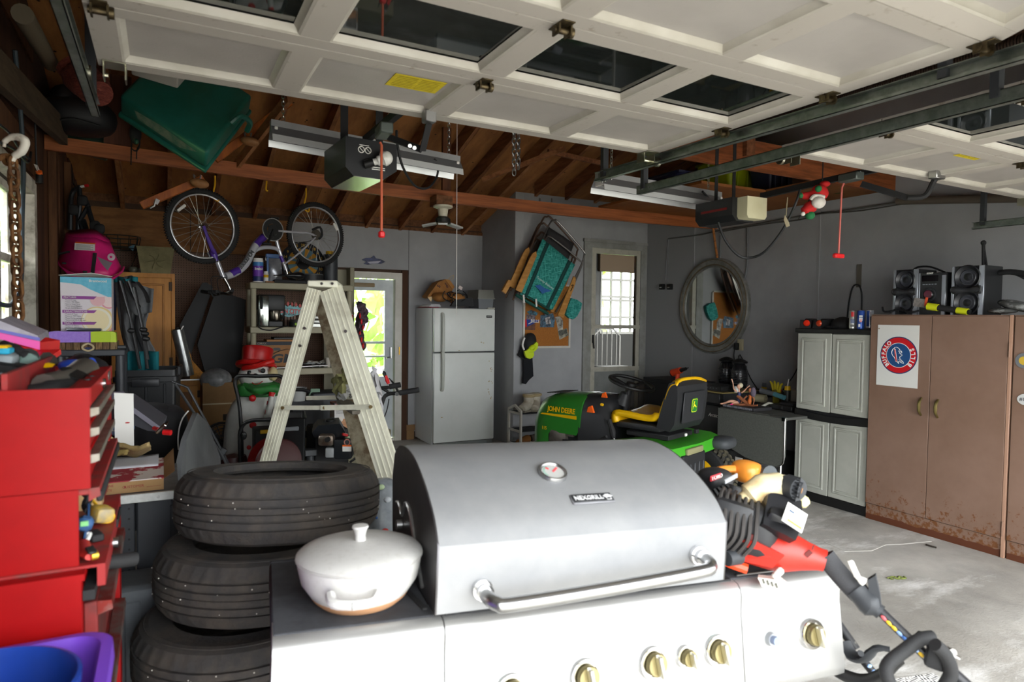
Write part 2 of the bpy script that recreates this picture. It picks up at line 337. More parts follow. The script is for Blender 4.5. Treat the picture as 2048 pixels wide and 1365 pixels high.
RAF = [mat('#9a6540',.75,col2='#744627',ns=4,stretch=(5,.6,5),bump=.12),mat('#875433',.75,col2='#63391d',ns=4,stretch=(5,.6,5),bump=.12),mat('#a8754c',.75,col2='#875532',ns=4,stretch=(5,.6,5),bump=.12)]
for k in range(-1,14):
 x = .07+.432*k; y1 = 8.05 if x < 3.75 else 6.85; b = B()
 b.prism([(x-.019,3.72,roofz(3.72)-.002),(x-.019,y1,roofz(y1)-.002),(x-.019,y1,roofz(y1)-.165),(x-.019,3.72,roofz(3.72)-.165)],(.038,0,0)); b.o('rafter',RAF[k % 3],ceil,sm=0)
b = B(); b.bx(XL,XR,3.68,3.72,roofz(3.7)-.25,roofz(3.7)-.01); b.o('ridge_board',RAF[1],ceil)
# tie beams (the near-back one sags a little)
b = B(); N = 24
def sag(t): return -.055*math.sin(PI*t)
ring = []
for i in range(N+1):
 t = i/N; x = XL+(XR-XL)*t; zb = 2.775-.085*t+sag(t); zt = zb+.105+.02*t
 ring += [(x,5.83,zb),(x,5.87,zb),(x,5.87,zt),(x,5.83,zt)]
b.add(ring,[[4*i+j,4*i+(j+1) % 4,4*i+4+(j+1) % 4,4*i+4+j] for i in range(N) for j in range(4)]+[[0,1,2,3],[4*N+3,4*N+2,4*N+1,4*N]])
struct(b,'trim_1',mat('#a35c30',.6,col2='#7d4420',ns=3.5,stretch=(.5,8,8),bump=.1),sm=0)
b = B(); b.bx(2.35,XR,3.66,3.7,2.77,3.0,.003); hb = struct(b,'trim_2',WOODB)
for x in (3.2,3.95): b = B(); b.bx(x,x+.09,3.62,3.66,2.86,3.3); b.o('hanger_block',RAF[1],hb)
b = B(); b.bx(-.385,-.2,5.88,5.92,2.80,roofz(5.9)-.1); struct(b,'trim_3',mat('#5b3320',.7,col2='#46230f',ns=3,stretch=(6,6,.6)))
b = B(); b.bx(2.37,2.455,5.88,5.92,2.70,roofz(5.9)-.1); struct(b,'trim_4',mat('#6b3e20',.7,col2='#4b2812',ns=3,stretch=(6,6,.6)))
for i,(p,q) in enumerate((((470,335,5.9),(578,195,5.0)),((965,360,6.0),(1130,297,5.4)),((1096,303,5.7),(1210,328,5.7)))):
 b = B(); b.bar(P(p[0],p[1],y=p[2]),P(q[0],q[1],y=q[2]),.03,.045 if i else .08); struct(b,'trim_%d' % (5+i),RAF[(i+2) % 3])
b = B(); b.bar((XL-.02,2.0,2.62),(XL+.12,5.8,2.9),.05,.17); struct(b,'trim_8',mat('#51422f',.85,col2='#3b2f20',ns=5,stretch=(5,.6,5)))
# front wall around the two door openings
FR = mat('#8a8377',.8)
for i,(x0,x1) in enumerate(((XL-.15,-.22),(2.3,2.75),(5.25,XR+.12))):
 b = B(); b.bx(x0,x1,.02,.16,0,2.2); struct(b,'wall_front',FR)
b = B(); b.bx(XL-.15,XR+.12,.02,.16,2.2,2.9); struct(b,'wall_front_header',FR)
# ---------------------------------------------------------------- back storm door
DW = mat('#d9dfe0',.5,col2='#bcc3c6',ns=2)
b = B(); cz = .05
b.bx(DX0,DX0+.06,YB-.03,YB+.1,0,DZ); b.bx(DX1-.06,DX1+.03,YB-.035,YB+.1,0,DZ); b.bx(DX0,DX1+.03,YB-.035,YB+.1,DZ-.06,DZ+.02); b.bx(DX0,DX1,YB-.02,YB+.1,0,.03)
d1 = struct(b,'door_1',OFFWHITE)
b = B(); x0,x1,y0,y1 = DX0+.065,DX1-.065,YB+.03,YB+.065
b.bx(x0,x0+.1,y0,y1,.04,DZ-.07); b.bx(x1-.11,x1,y0,y1,.04,DZ-.07); b.bx(x0,x1,y0,y1,DZ-.21,DZ-.07); b.bx(x0,x1,y0,y1,.04,.82); b.bx(x0,x1,y0,y1,1.24,1.27); b.bx(x0,x1,y0,y1,1.07,1.09)
b.o('door_leaf',DW,d1)
b = B(); b.bx(x0+.14,x1-.15,y0-.006,y0,.16,.6,.004); b.o('kick_panel',DW,d1)
for z0,z1 in ((.83,1.06),(1.1,1.23),(1.28,DZ-.22)): b = B(); b.bx(x0+.1,x1-.11,y0+.012,y0+.016,z0,z1); b.o('pane',GLASS,d1)
b = B(); b.bx(x1-.045,x1-.02,y0-.03,y0,1.05,1.2,.004); b.cyl((x1-.03,y0-.02,1.07),(x1-.1,y0-.05,1.06),.008); b.o('door_handle',STEEL,d1)
b = B(); b.bx(x0+.22,x0+.5,y0-.04,y0,DZ-.17,DZ-.12,.01); b.o('door_closer',mat('#8f7a5a',.5),d1)
b = B(); b.bx(DX1-.012,DX1+.004,YB-.042,YB-.034,1.1,1.2); b.o('strike_plate',mat('#b08a3a',.4,1),d1)
# house door (aluminium storm door) on a raised sill with a glimpse of the kitchen
AL = mat('#b9b5a6',.55,col2='#8f8a78',ns=5,lo=.5,hi=.8,bump=.1)
b = B(); b.bx(HX0-.12,HX0,YA-.03,YA+.02,.3,HZ+.1); b.bx(HX1,HX1+.1,YA-.03,YA+.02,.3,HZ+.1); b.bx(HX0-.12,HX1+.1,YA-.035,YA+.02,HZ,HZ+.1); b.bx(HX0-.14,HX1+.1,YA-.05,YA-.02,HZ+.07,HZ+.11)
d2 = struct(b,'door_2',mat('#9c9c98',.6,col2='#86867f',ns=4))
b = B(); y0,y1 = YA-.02,YA+.015; x0,x1 = HX0+.003,HX1-.003
b.bx(x0,x0+.07,y0,y1,.37,HZ); b.bx(x1-.06,x1,y0,y1,.37,HZ); b.bx(x0,x1,y0,y1,HZ-.07,HZ); b.bx(x0,x1,y0-.012,y1,1.46,1.51); b.bx(x0,x1,y0-.012,y1,.89,.95)
b.o('door_leaf',AL,d2)
b = B(); b.bx(x0+.06,x1-.05,y0+.005,y1,.38,.9); b.o('kick_panel',mat('#8e908d',.55,col2='#7d7f7c',ns=3),d2)
for z0,z1 in ((.95,1.46),(1.51,HZ-.07)): b = B(); b.bx(x0+.065,x1-.055,y0+.014,y0+.018,z0,z1); b.o('pane',GLASS,d2)
b = B(); b.cyl((x0+.035,y0-.01,1.36),(x0+.03,y0-.04,1.2),.009); b.bx(x0+.02,x0+.05,y0-.012,y0,1.27,1.38); b.o('door_handle',BLACK,d2)
# kitchen beyond: walls, window with muntins, ceiling strip, chair
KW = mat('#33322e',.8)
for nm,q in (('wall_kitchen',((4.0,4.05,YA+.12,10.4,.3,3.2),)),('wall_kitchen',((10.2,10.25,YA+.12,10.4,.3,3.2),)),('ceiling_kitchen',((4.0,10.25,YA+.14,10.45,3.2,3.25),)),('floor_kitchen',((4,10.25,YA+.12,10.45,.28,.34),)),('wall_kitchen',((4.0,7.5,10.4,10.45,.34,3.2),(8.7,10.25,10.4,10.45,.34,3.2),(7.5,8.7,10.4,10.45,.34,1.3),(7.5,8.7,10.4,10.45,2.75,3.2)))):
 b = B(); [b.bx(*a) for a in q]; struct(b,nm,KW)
b = B()
for i in range(6): b.bx(7.5+.24*i-.02,7.5+.24*i+.02,10.38,10.42,1.3,2.75)
for z in (1.31,1.62,1.95,2.02,2.35,2.73): b.bx(7.5,8.7,10.375,10.42,z-.022,z+.022)
struct(b,'window_2',mat('#8d8b82',.5))
b = B(); b.bx(7.4,8.8,10.3,10.37,2.5,2.95); one(b,'window_blind',mat('#35260f',.8),'woven brown shade rolled above the kitchen window seen through the house door','blind')
b = B()
b.tube([(6.35,9,.34),(6.35,9,1.3),(6.5,9,1.42),(6.75,9,1.42),(6.9,9,1.3),(6.9,9,.34)],.018,6)
for i in range(5): b.cyl((6.43+.1*i,9,.8),(6.43+.1*i,9,1.4),.01,n=6)
b.bx(6.33,6.92,8.6,9.02,.76,.8,.01); b.cyl((6.36,8.62,.34),(6.36,8.62,.78),.018,n=6); b.cyl((6.88,8.62,.34),(6.88,8.62,.78),.018,n=6)
one(b,'kitchen_chair',mat('#6a6862',.6),'white spindle-back chair seen behind the lower glass of the house door','chair')
# trees and yard seen through the back door
BARK = mat('#7a6a58',.9,col2='#5b4c3d',ns=6,bump=.5,bs=30)
for i,(x,y,r,lb) in enumerate(((3.35,14.0,.16,'pale tree trunk on the hinge side beyond the back door glass'),(5.0,15.0,.15,'brown tree trunk behind the latch side of the back door glass'))):
 t = th('yard_tree',lb,'tree',(x,y,-.2)); b = B(t); b.cyl((0,0,0),(.1,0,6),r,r*.7); b.o('trunk',BARK,t)
 b = B(t)
 for k in range(420):
  p = V((random.gauss(0,1.6),random.gauss(0,1),random.uniform(2.2,6))); s_ = random.uniform(.1,.24)
  q = Euler((random.random()*6,random.random()*6,random.random()*6)).to_matrix()
  b.quad(p+q @ V((-s_,0,0)),p+q @ V((0,-s_*.5,0)),p+q @ V((s_,0,0)),p+q @ V((0,s_*.5,0)))
 b.o('leaves',mat('#8fb04a',.7,col2='#b9d27a',ns=3),t,kind='stuff',sm=0)
b = B()
for k in range(2600):
 p = V((random.uniform(-3,12),random.uniform(16,19),random.uniform(-.2,5))); s_ = random.uniform(.15,.35); q = Euler((random.random()*6,random.random()*6,random.random()*6)).to_matrix()
 b.quad(p+q @ V((-s_,0,0)),p+q @ V((0,-s_*.6,0)),p+q @ V((s_,0,0)),p+q @ V((0,s_*.6,0)))
tag(b.o('foliage',mat('#9bbb55',.7,col2='#c5da8c',ns=1),None,sm=0),'sunlit green foliage at the end of the yard','foliage',kind='stuff')
b = B(); b.bx(3.1,4.4,10.6,11.6,.62,.66,.01)
for x in (3.2,4.3):
 b.bar((x,10.7,-.2),(x+.2,11.5,.62),.05,.04); b.bar((x+.2,10.7,.62),(x,11.5,-.2),.05,.04)
one(b,'garden_table',WHITE,'white garden table in the yard beyond the back door','table')
# ---------------------------------------------------------------- overhead doors
DP = mat('#9f9a94',.42,col2='#aaa59f',ns=1.8,bump=.06,bs=120)
DPD = mat('#aca69d',.5,col2='#786a56',ns=16,lo=.60,hi=.78,det=6)
PANE = mat('#2f3532',.03,trans=.6,ior=1.9,spec=.8)
MOLD = mat('#bcb8ae',.5,col2='#aaa599',ns=3)
HINGE = mat('#6d6047',.45,.9,col2='#41382a',ns=30)
YLAB = mat('#d9c62a',.6,col2='#c7b21e',ns=40)
def over_door(x0,x1,ytop,lab,tiltlast,lblcol,sec=.53,z=2.45,nsec=4):
 g = th('garage_door',lab,'garage door',((x0+x1)/2,ytop-1.06,z)); n = 4; cw = (x1-x0)/n
 for k in range(nsec):
  ya,yb = ytop-sec*(k+1)+.003,ytop-sec*k-.003
  M = Matrix.Translation((0,yb,z)) @ rotm('X',-tiltlast if k == nsec-1 else 0) @ Matrix.Translation((0,-yb,-z))
  b = B(M=M); rw = .065; sw = .045
  b.bx(x0,x1,ya,ya+rw,z,z+.045); b.bx(x0,x1,yb-rw,yb,z,z+.045)
  for i in range(n+1):
   c = x0+cw*i; a,e = (c,c+.075) if i == 0 else (c-.075,c) if i == n else (c-sw,c+sw); b.bx(a,e,ya+rw,yb-rw,z+.0005,z+.045)
  s = b.o('section',DPD,g)
  for i in range(n):
   xa = x0+cw*i+(.075 if i == 0 else sw); xb = x0+cw*(i+1)-(.075 if i == n-1 else sw); pa,pb = ya+rw,yb-rw
   b = B(M=M)
   if k == 1: b.bx(xa,xb,pa,pb,z+.027,z+.031); b.o('pane',PANE,s)
   else: b.bx(xa,xb,pa,pb,z+.024,z+.036); b.o('panel',DP,s)
   b = B(M=M); t = .022
   for q0,q1,ax in (((xa,pa),(xb,pa),1),((xa,pb),(xb,pb),-1)):
    b.prism([(q0[0],q0[1],z+.001),(q0[0],q0[1]+ax*t*.35,z+.004),(q0[0],q0[1]+ax*t*.45,z+.012),(q0[0],q0[1]+ax*t,z+.024),(q0[0],q0[1],z+.024)],(q1[0]-q0[0],0,0))
   for q,ax in ((xa,1),(xb,-1)):
    b.prism([(q,pa,z+.001),(q+ax*t*.35,pa,z+.004),(q+ax*t*.45,pa,z+.012),(q+ax*t,pa,z+.024),(q,pa,z+.024)],(0,pb-pa,0))
   b.o('molding',MOLD,s)
  if k < nsec-1:
   for i in (0,2,n):
    c = x0+cw*i+(.04 if i == 0 else -.04 if i == n else 0); b = B()
    b.bx(c-.022,c+.022,ya-.04,ya+.04,z-.004,z,.001); b.cyl((c-.028,ya,z-.016),(c+.032,ya,z-.016),.010,n=10); b.cyl((c+.024,ya,z-.016),(c+.036,ya,z-.016),.016,n=10)
    b.bx(c-.022,c-.016,ya-.02,ya+.02,z-.03,z); b.bx(c+.018,c+.024,ya-.02,ya+.02,z-.03,z); b.o('hinge',HINGE,g)
 for c in (x0+.05,x1-.05):
  b = B(); b.bx(c-.035,c+.035,ytop-.08,ytop,z-.006,z,.001); b.bx(c-.035,c-.03,ytop-.05,ytop+.01,z-.05,z); b.bx(c+.03,c+.035,ytop-.05,ytop+.01,z-.05,z)
  sd = 1 if c > (x0+x1)/2 else -1; b.cyl((c-.03,ytop-.02,z-.035),(c+.03+.05*sd,ytop-.02,z-.035),.008,n=8); b.cyl((c+sd*.07,ytop-.02,z-.035),(c+sd*.085,ytop-.02,z-.035),.024,n=12); b.o('roller_bracket',mat('#a9a795',.3,1),g)
 return g
gd1 = over_door(-.19,2.25,2.70,'open white panelled overhead door with a row of dark panes above the grill',.24,None)
gd2 = over_door(2.80,5.24,2.34,'open white panelled overhead door over the brown metal cabinets',.24,None)
def door_label(g,c,w,h):
 b = B(); b.bx(c[0]-w/2,c[0]+w/2,c[1]-h/2,c[1]+h/2,2.4715,2.473); b.o('warning_label',YLAB,g)
 b = B()
 for i in range(7): b.bx(c[0]-w*.42,c[0]-w*.03,c[1]-h*.4+i*h*.12,c[1]-h*.4+i*h*.12+.004,2.4705,2.4712); b.bx(c[0]+w*.03,c[0]+w*.4,c[1]-h*.4+i*h*.12,c[1]-h*.4+i*h*.12+.004,2.4705,2.4712)
 b.o('label_print',mat('#8d7f1c',.7),g)
c = P(832,168,z=2.472); door_label(gd1,c,.2,.13)
c = P(1952,311,z=2.472); door_label(gd2,c,.2,.12)
def track(label,x,z,y0,y1,face,rise=0):
 b = B(); t = .003; h = .052; w = .03*face
 def seg(ya,yb,za,zb,xa,xb):
  x_a,x_b = min(xa,xb),max(xa,xb)
  b.prism([(x_a,ya,za),(x_b,ya,za),(x_b,ya,zb),(x_a,ya,zb)],(0,yb-ya,rise))
 seg(y0,y1,z-h/2,z+h/2,x,x+t*face); seg(y0,y1,z-h/2,z-h/2+t,x,x+w); seg(y0,y1,z+h/2-t,z+h/2,x,x+w); seg(y0,y1,z-h/2,z-h/2+.014,x+w,x+w-t*face)
 g = th('door_track',label,'door track',(x,(y0+y1)/2,z))
 pts = [(x+w/2,y0-.3*math.sin(a),z-.3+.3*math.cos(a)) for a in [i*PI/2/8 for i in range(9)]]+[(x+w/2,y0-.3,.1)]
 b.tube(pts,.022,6); b.o('rail',GALV,g)
 b = B(); hx = x+t*face*2
 for yy_ in (y0+.5,y1-.08): b = B(); b.bx(hx-.018,hx+.018,yy_,yy_+.03,z,2.9); b.o('hanger',DGREY,g)
 for q in (.03,.06,.12): b = B(); b.cyl((x-.003*face,y1-q,z),(x-.006*face,y1-q,z),.006,n=8); b.o('bolt',STEEL,g)
 return g
track('galvanized steel track along the open end of the grill-side overhead door',2.29,2.405,.75,3.22,-1,.03)
track('galvanized steel track along the near side of the door over the brown cabinets',2.60,2.395,.75,3.25,1)
track('galvanized steel track beside the left brick-coloured wall and white hook',-.245,2.40,.75,3.1,1)
track('galvanized steel track against the right wall above the stereo',5.42,2.33,.6,2.75,-1)
b = B()
for i in range(150): b.tor((2.43,1.0+i*.0093,2.50),.024,.004,rotm('X',PI/2).to_3x3(),10,5)
b.cyl((2.43,.4,2.5),(2.43,1.0,2.5),.006); b.cyl((2.43,2.39,2.5),(2.43,3.2,2.5),.006)
one(b,'door_spring',mat('#3a2b22',.6,.6),'dark rusty extension spring stretched between the two middle door tracks','spring')
# ---------------------------------------------------------------- gas grill in front
SS = mat('#b9b8b6',.34,.92,col2='#a5a5a4',ns=3,stretch=(.3,3,14),bump=.015,bs=60)
SSL = mat('#8b8b8b',.5,.25,col2='#7d7e80',ns=5,lo=.3,hi=.7,det=8,bump=.02,bs=30)
SSP = mat('#a3a2a0',.4,.6,col2='#979693',ns=2,bump=.01)
SSD = mat('#5c5a58',.38,.8,col2='#49474a',ns=3)
SHELF = mat('#39393b',.9,.0,col2='#48494c',ns=7,det=8,bump=.08,bs=80,spec=.12)
_FL = P(545,1290,z=.93); _u = (P(1672,1146,z=.88)-_FL).normalized(); _v = V((0,0,1)).cross(_u).normalized(); _w = _u.cross(_v)
GM = Matrix(((_u.x,_v.x,_w.x,0),(_u.y,_v.y,_w.y,0),(_u.z,_v.z,_w.z,0),(0,0,0,1)))
GM = Matrix.Translation(_FL) @ GM @ Matrix.Translation((0,0,-.93))
grill = th('gas_grill','stainless steel gas grill with domed lid, towel-bar handle and row of knobs','grill',GM @ V((.75,.3,.0)),rot=GM.to_euler())
MW[grill] = Matrix.Translation(GM @ V((.75,.3,0))) @ GM.to_3x3().to_4x4()
GL = 1.53
segs = ((0,.360),(.363,1.178),(1.181,GL))
prof = [(.10,.93),(.03,.93),(.014,.926),(.003,.915),(-.002,.90),(-.004,.845),(-.006,.842),(-.034,.675),(-.034,.655),(-.028,.648),(.0,.648),(.1,.66)]
for i,(a,b_) in enumerate(segs):
 b = B(M=GM); b.prism([(a,v,w) for v,w in prof],(b_-a,0,0)); b.o('control_panel',SSP,grill,sm=50)
for a,b_ in ((0,.345),(1.15,GL)):
 b = B(M=GM); b.bx(a+.002,b_,.035,.46,.925,.934,.002); b.bx(a,b_,.45,.47,.89,.936,.004); b.bx(a if a == 0 else b_-.02,a+.02 if a == 0 else b_,.03,.46,.87,.93,.004); b.o('side_shelf',SHELF,grill)
b = B(M=GM); b.bar((.33,.06,.938),(.29,.3,.938),.012,.006); b.o('shelf_strip',BLACKM,grill); b = B(M=GM); b.bar((1.20,.045,.936),(1.42,.045,.936),.006,.004); b.o('shelf_strip',STEEL,grill)
lp = [(.02,.94),(.018,1.0),(.02,1.095),(.06,1.14),(.125,1.180),(.205,1.214),(.29,1.238),(.39,1.247),(.48,1.235),(.54,1.20),(.56,1.13),(.545,1.04),(.52,.94)]
L0,L1 = .346,1.135
b = B(M=GM)
def lidring(u): return [(u,v,w) for v,w in lp]
pts = []; cols = 6; lps = lp[:3]+[tuple(p[:2]) for p in spl([(v,w,0) for v,w in lp[2:10]],4)][1:]+lp[10:]
vs = [(L0+(L1-L0)*i/cols,v,w) for i in range(cols+1) for v,w in lps]; m_ = len(lps)
b.add(vs,[[i*m_+j,(i+1)*m_+j,(i+1)*m_+j+1,i*m_+j+1] for i in range(cols) for j in range(m_-1)]); lid = b.o('lid',SSL,grill,sm=25)
for u,ex in ((L0-.004,.004),(L1,.004)):
 b = B(M=GM); b.prism([(u,v,w) for v,w in lps],(ex,0,0)); b.o('lid_end_cap',SSD,lid)
b = B(M=GM); q = [(L0-.007,.02+.004,.97)]+[(L0-.007,.12+.07*i,.98+.05*math.sin(i)) for i in range(5)]
b.tube([(L0-.007,.13,.96),(L0-.007,.22,1.03),(L0-.007,.30,1.10),(L0-.007,.36,1.10),(L0-.007,.39,1.06),(L0-.007,.43,1.08),(L0-.007,.47,1.075)],.005,6,k=4)
b.cyl((L0-.005,.40,1.03),(L0-.02,.40,1.03),.014); b.o('lid_hinge',SS,grill)
b = B(M=GM)
b.bx(.37,1.17,.03,.5,.75,.935); b.o('firebox',BLACKM,grill)
for u in (.450,1.043):
 b = B(M=GM); w = .990 if u < .7 else 1.018; b.cyl((u,.018,w),(u,.006,w),.024,n=18); b.cyl((u,.018,w),(u,-.012,w),.0205,n=18); b.o('handle_ferrule',CHROME,lid)
b = B(M=GM); hp = spl([(.450,.01,.990),(.450,-.03,.988),(.463,-.055,.984),(.50,-.063,.982),(.75,-.066,.993),(.99,-.063,1.006),(1.03,-.055,1.011),(1.043,-.03,1.016),(1.043,.01,1.018)],6)
b.tube(hp,.0165,12); b.o('lid_handle',STEEL,lid)
# thermometer and badge follow the slope of the lid
def onlid(u,s): # s=0..1 between (.125,1.18) and (.29,1.238)
 v,w = .06+(.29-.06)*s,1.14+(1.238-1.14)*s+.012*math.sin(PI*s); return GM @ V((u,v,w))
nrm = (GM.to_3x3() @ V((0,-.39,.92))).normalized(); slope = (GM.to_3x3() @ V((0,.92,.39))).normalized(); uu = GM.to_3x3() @ V((1,0,0))
tm = B(); c = onlid(.695,.55); A = frame(uu,slope); tm.lathe([(.0,.004),(.03,.004),(.034,.012),(.038,.012),(.04,.006),(.04,-.006)],c,24,A); tm.o('thermometer_bezel',mat('#a9a9a9',.3,1),lid)
tm = B(); tm.lathe([(0,.0075),(.031,.0075),(.031,.004)],c,24,A); tm.o('thermometer_face',mat('#a5a4a0',.5),lid)
tm = B(); f_ = c+nrm*.008
for a,r0,r1 in ((.75,.0,.024),(2.2,.014,.024)): tm.bar(f_+(uu*math.cos(a)+slope*math.sin(a))*r0,f_+(uu*math.cos(a)+slope*math.sin(a))*r1,.006,.001,nrm)
tm.o('thermometer_needle',mat('#d84a50',.5),lid)
tm = B()
for i in range(9): a = 2.0+i*.22; tm.bar(f_+(uu*math.cos(a)+slope*math.sin(a))*.022,f_+(uu*math.cos(a)+slope*math.sin(a))*.028,.003,.001,nrm)
tm.o('thermometer_scale',mat('#7d9c8f',.5),lid)
c = onlid(.765,.135)+nrm*.004; t1 = B(M=Matrix.Translation(c) @ A.to_4x4()); t1.box((0,0,0),(.122,.038,.006),None,.003); t1.o('badge_rim',mat('#77777a',.6,.6),lid)
t1 = B(M=Matrix.Translation(c+nrm*.003) @ A.to_4x4()); t1.box((0,0,0),(.114,.031,.003),None,.001); t1.o('badge',mat('#2a2b2d',.4),lid)
txt(lid,'NEXGRILL',.0215,c-uu*.012+nrm*.0055-slope*.002,uu,slope,mat('#e9e9e9',.35,.3),bold=.02,sx=.84,name='badge_lettering')
t1 = B(M=Matrix.Translation(c+uu*.044+nrm*.0045) @ A.to_4x4())
t1.bx(-.009,.009,-.004,.004,0,.001); t1.bx(-.007,-.0055,-.012,-.004,0,.001); t1.bx(.0055,.007,-.012,-.004,0,.001); t1.bx(-.011,.011,.004,.0055,0,.001); t1.bx(-.006,.006,.007,.0085,0,.001); t1.bx(-.014,-.009,0,.0015,0,.001); t1.bx(.009,.014,0,.0015,0,.001); t1.bx(-.007,.007,-.0125,-.011,0,.001)
t1.o('badge_emblem',mat('#e9e9e9',.35,.3),lid)
KN = mat('#c9c6b5',.3,.85); KNB = mat('#8d835f',.32,.9)
pn = (GM.to_3x3() @ V((0,-.986,.165))).normalized(); pu = pn.cross(uu)*1.0
if pu.z < 0: pu = -pu
A2 = frame(uu,pu)
def knob(u,w,s,ang):
 c = GM @ V((u,-.019,w)); b = B(); b.lathe([(.0405*s,-.002),(.041*s,.008),(.039*s,.011),(.032*s,.011),(.031*s,.004)],c,30,A2); k = b.o('knob_bezel',CHROME,grill)
 b = B(); b.lathe([(.029*s,.0),(.0285*s,.024),(.026*s,.027),(0,.027)],c,26,A2); b.o('knob',KNB,k)
 d = uu*math.cos(ang)+pu*math.sin(ang); e = pn.cross(d)
 b = B(); b.bar(c+pn*.036-d*.027*s,c+pn*.036+d*.027*s,.012*s,.022,pn,.003); b.o('knob_grip',KN,k)
for u,w,s in ((.519,.760,1),(.708,.767,1),(.898,.770,1),(.995,.772,.72),(1.094,.774,1),(1.413,.776,1)): knob(u,w,s,1.75)
b = B(); c = GM @ V((1.272,-.017,.779)); b.cyl(c-pn*.002,c+pn*.012,.019,.016,n=18); ig = b.o('igniter_collar',mat('#a9acb0',.35,.7),grill)
b = B(); b.cyl(c+pn*.01,c+pn*.026,.0115,n=16); b.o('igniter_button',mat('#7b87a0',.4),ig)
PRN = mat('#a9b2ad',.7)
b = B()
for u0,w0,n_ in ((.575,.80,7),(.76,.825,9),(.94,.71,3),(1.035,.83,3),(.43,.80,3)):
 for i in range(n_):
  c = GM @ V((u0+.004*(i % 3),-.0205+.0*(i),w0-.0085*i)); k = -(.842-(w0-.0085*i))*.168; c = GM @ V((u0+.004*(i % 3),-.0072+k,w0-.0085*i))
  b.bar(c,c+uu*(.075-.012*(i % 4)),.002,.0008,pn)
b.o('panel_print',PRN,grill,kind='stuff')
b = B(M=GM)
for u in (.37,1.15): b.bx(u,u+.02,.05,.48,.10,.65)
b.bx(.39,1.15,.06,.08,.12,.64); b.bx(.37,1.17,.05,.5,.1,.13); b.o('cabinet',SS,grill)
b = B(M=GM)
for u in (.41,1.12):
 for v in (.1,.44): b.cyl((u-.015,v,.055),(u+.015,v,.055),.05,n=14)
b.o('caster',BLACK,grill)
b = B(M=GM)   # casserole on the left shelf
pc = GM @ V((.198,.168,.936)); POT = mat('#bdbbb7',.5,col2='#b2afaa',ns=60,lo=.5,hi=.75)
pot = th('casserole_pot','white stoneware casserole with lid and bare clay foot on the grill shelf','pot',pc)
PS = 1.03
b = B(pot); b.lathe([(r*PS,z*PS) for r,z in [(.0,.016),(.105,.016),(.113,.024),(.131,.052),(.138,.085),(.139,.098),(.143,.102),(.139,.103),(.133,.10),(.128,.06),(.0,.03)]],(0,0,0),40); b.o('pot_body',POT,pot)
b = B(pot); b.lathe([(r*PS,z*PS) for r,z in [(0,0),(.092,0),(.1055,.012),(.111,.02),(.109,.021),(0,.018)]],(0,0,0),40); b.o('clay_foot',mat('#b0835e',.85),pot)
b = B(pot); b.lathe([(r*PS,z*PS) for r,z in [(.139,.103),(.142,.107),(.135,.114),(.11,.123),(.07,.13),(.03,.134),(0,.135)]],(0,0,0),40); pl_ = b.o('pot_lid',POT,pot)
b = B(pot); b.lathe([(r*PS,z*PS) for r,z in [(.014,.131),(.012,.145),(.015,.158),(.019,.164),(.0175,.168),(0,.169)]],(0,0,0),20); b.o('lid_knob',POT,pl_)
b = B(pot); dd = Matrix.Rotation(-.35,3,'Z')
for sg in (1,-1): b.tube([dd @ V((sg*.05,-.139*PS if sg > 0 else -.139*PS,.07)),dd @ V((sg*.04,-.165*PS,.062)),dd @ V((0,-.172*PS,.06)),] if sg > 0 else [dd @ V((-.05,-.139*PS,.07)),dd @ V((-.04,-.165*PS,.062)),dd @ V((0,-.172*PS,.06))],.011,8,k=4)
b.o('pot_handle',POT,pot)
# ---------------------------------------------------------------- string trimmers lying on the right shelf
TRED = mat('#bd3024',.38,col2='#b02a1f',ns=6); TBLK = mat('#232325',.5,bump=.05)
p0,p1 = P(1535,1075,d=1.80),P(1650,1112,d=1.74); ax_ = (p1-p0).normalized(); away = V((.3,.95,.05)); RT = frame(ax_,away)
trim = th('string_trimmer','red and black gas string trimmer resting on the grill beside the lid','trimmer',p0,rot=RT.to_euler()); MW[trim] = Matrix.Translation(p0) @ RT.to_4x4()
# local: x along shaft, y away, z up
b = B(trim); b.ell((-.03,.0,.012),(.06,.062,.075),None,18,12,.6); b.bx(-.155,-.04,-.068,.075,-.062,.08,.02); eng = b.o('engine_cowl',TBLK,trim)
b = B(trim)
for i in range(7):
 x = -.135+.0165*i; r = .083-.002*abs(i-3)
 b.tube([(x-.01,-.072,-.05),(x+.008,-.084,-.005),(x+.002,-.07,.045),(x-.006,-.03,.086),(x-.006,.04,.088)],[.0055]*5,6,k=4)
b.o('cooling_fin',mat('#3a3735',.55),eng)
b = B(trim); b.prism([(-.03,-.05,.03),(.055,-.055,.015),(.065,.03,.045),(.05,.05,.1),(-.02,.05,.108),(-.035,.0,.1)],(.012,-.03,.02)); b.box((.02,-.02,.062),(.085,.09,.07),Euler((.35,.2,.15)).to_matrix(),.014); b.o('starter_cover',mat('#1b1b1d',.35),trim)
lc,lR = V((.052,-.068,.088)),Euler((.62,.9,.55)).to_matrix()
b = B(trim); b.box(lc,(.058,.064,.003),Euler((.75,.35,.2)).to_matrix()); b.o('label',PAPER,trim)
b = B(trim); b.box(lc+Euler((.75,.35,.2)).to_matrix() @ V((.004,-.021,.002)),(.04,.008,.001),Euler((.75,.35,.2)).to_matrix()); b.o('label_stripe',mat('#d8b64c',.6),trim)
b = B(trim); b.box(lc+Euler((.75,.35,.2)).to_matrix() @ V((-.012,.01,.002)),(.014,.006,.001),Euler((.75,.35,.2)).to_matrix()); b.o('label_logo',mat('#3d4f66',.6),trim)
prf = [(-.06,.04,.05),(-.03,.052,.055),(.02,.055,.058),(.06,.050,.055),(.10,.036,.04),(.135,.029,.03),(.15,.028,.029)]
b = B(trim); NN = 18
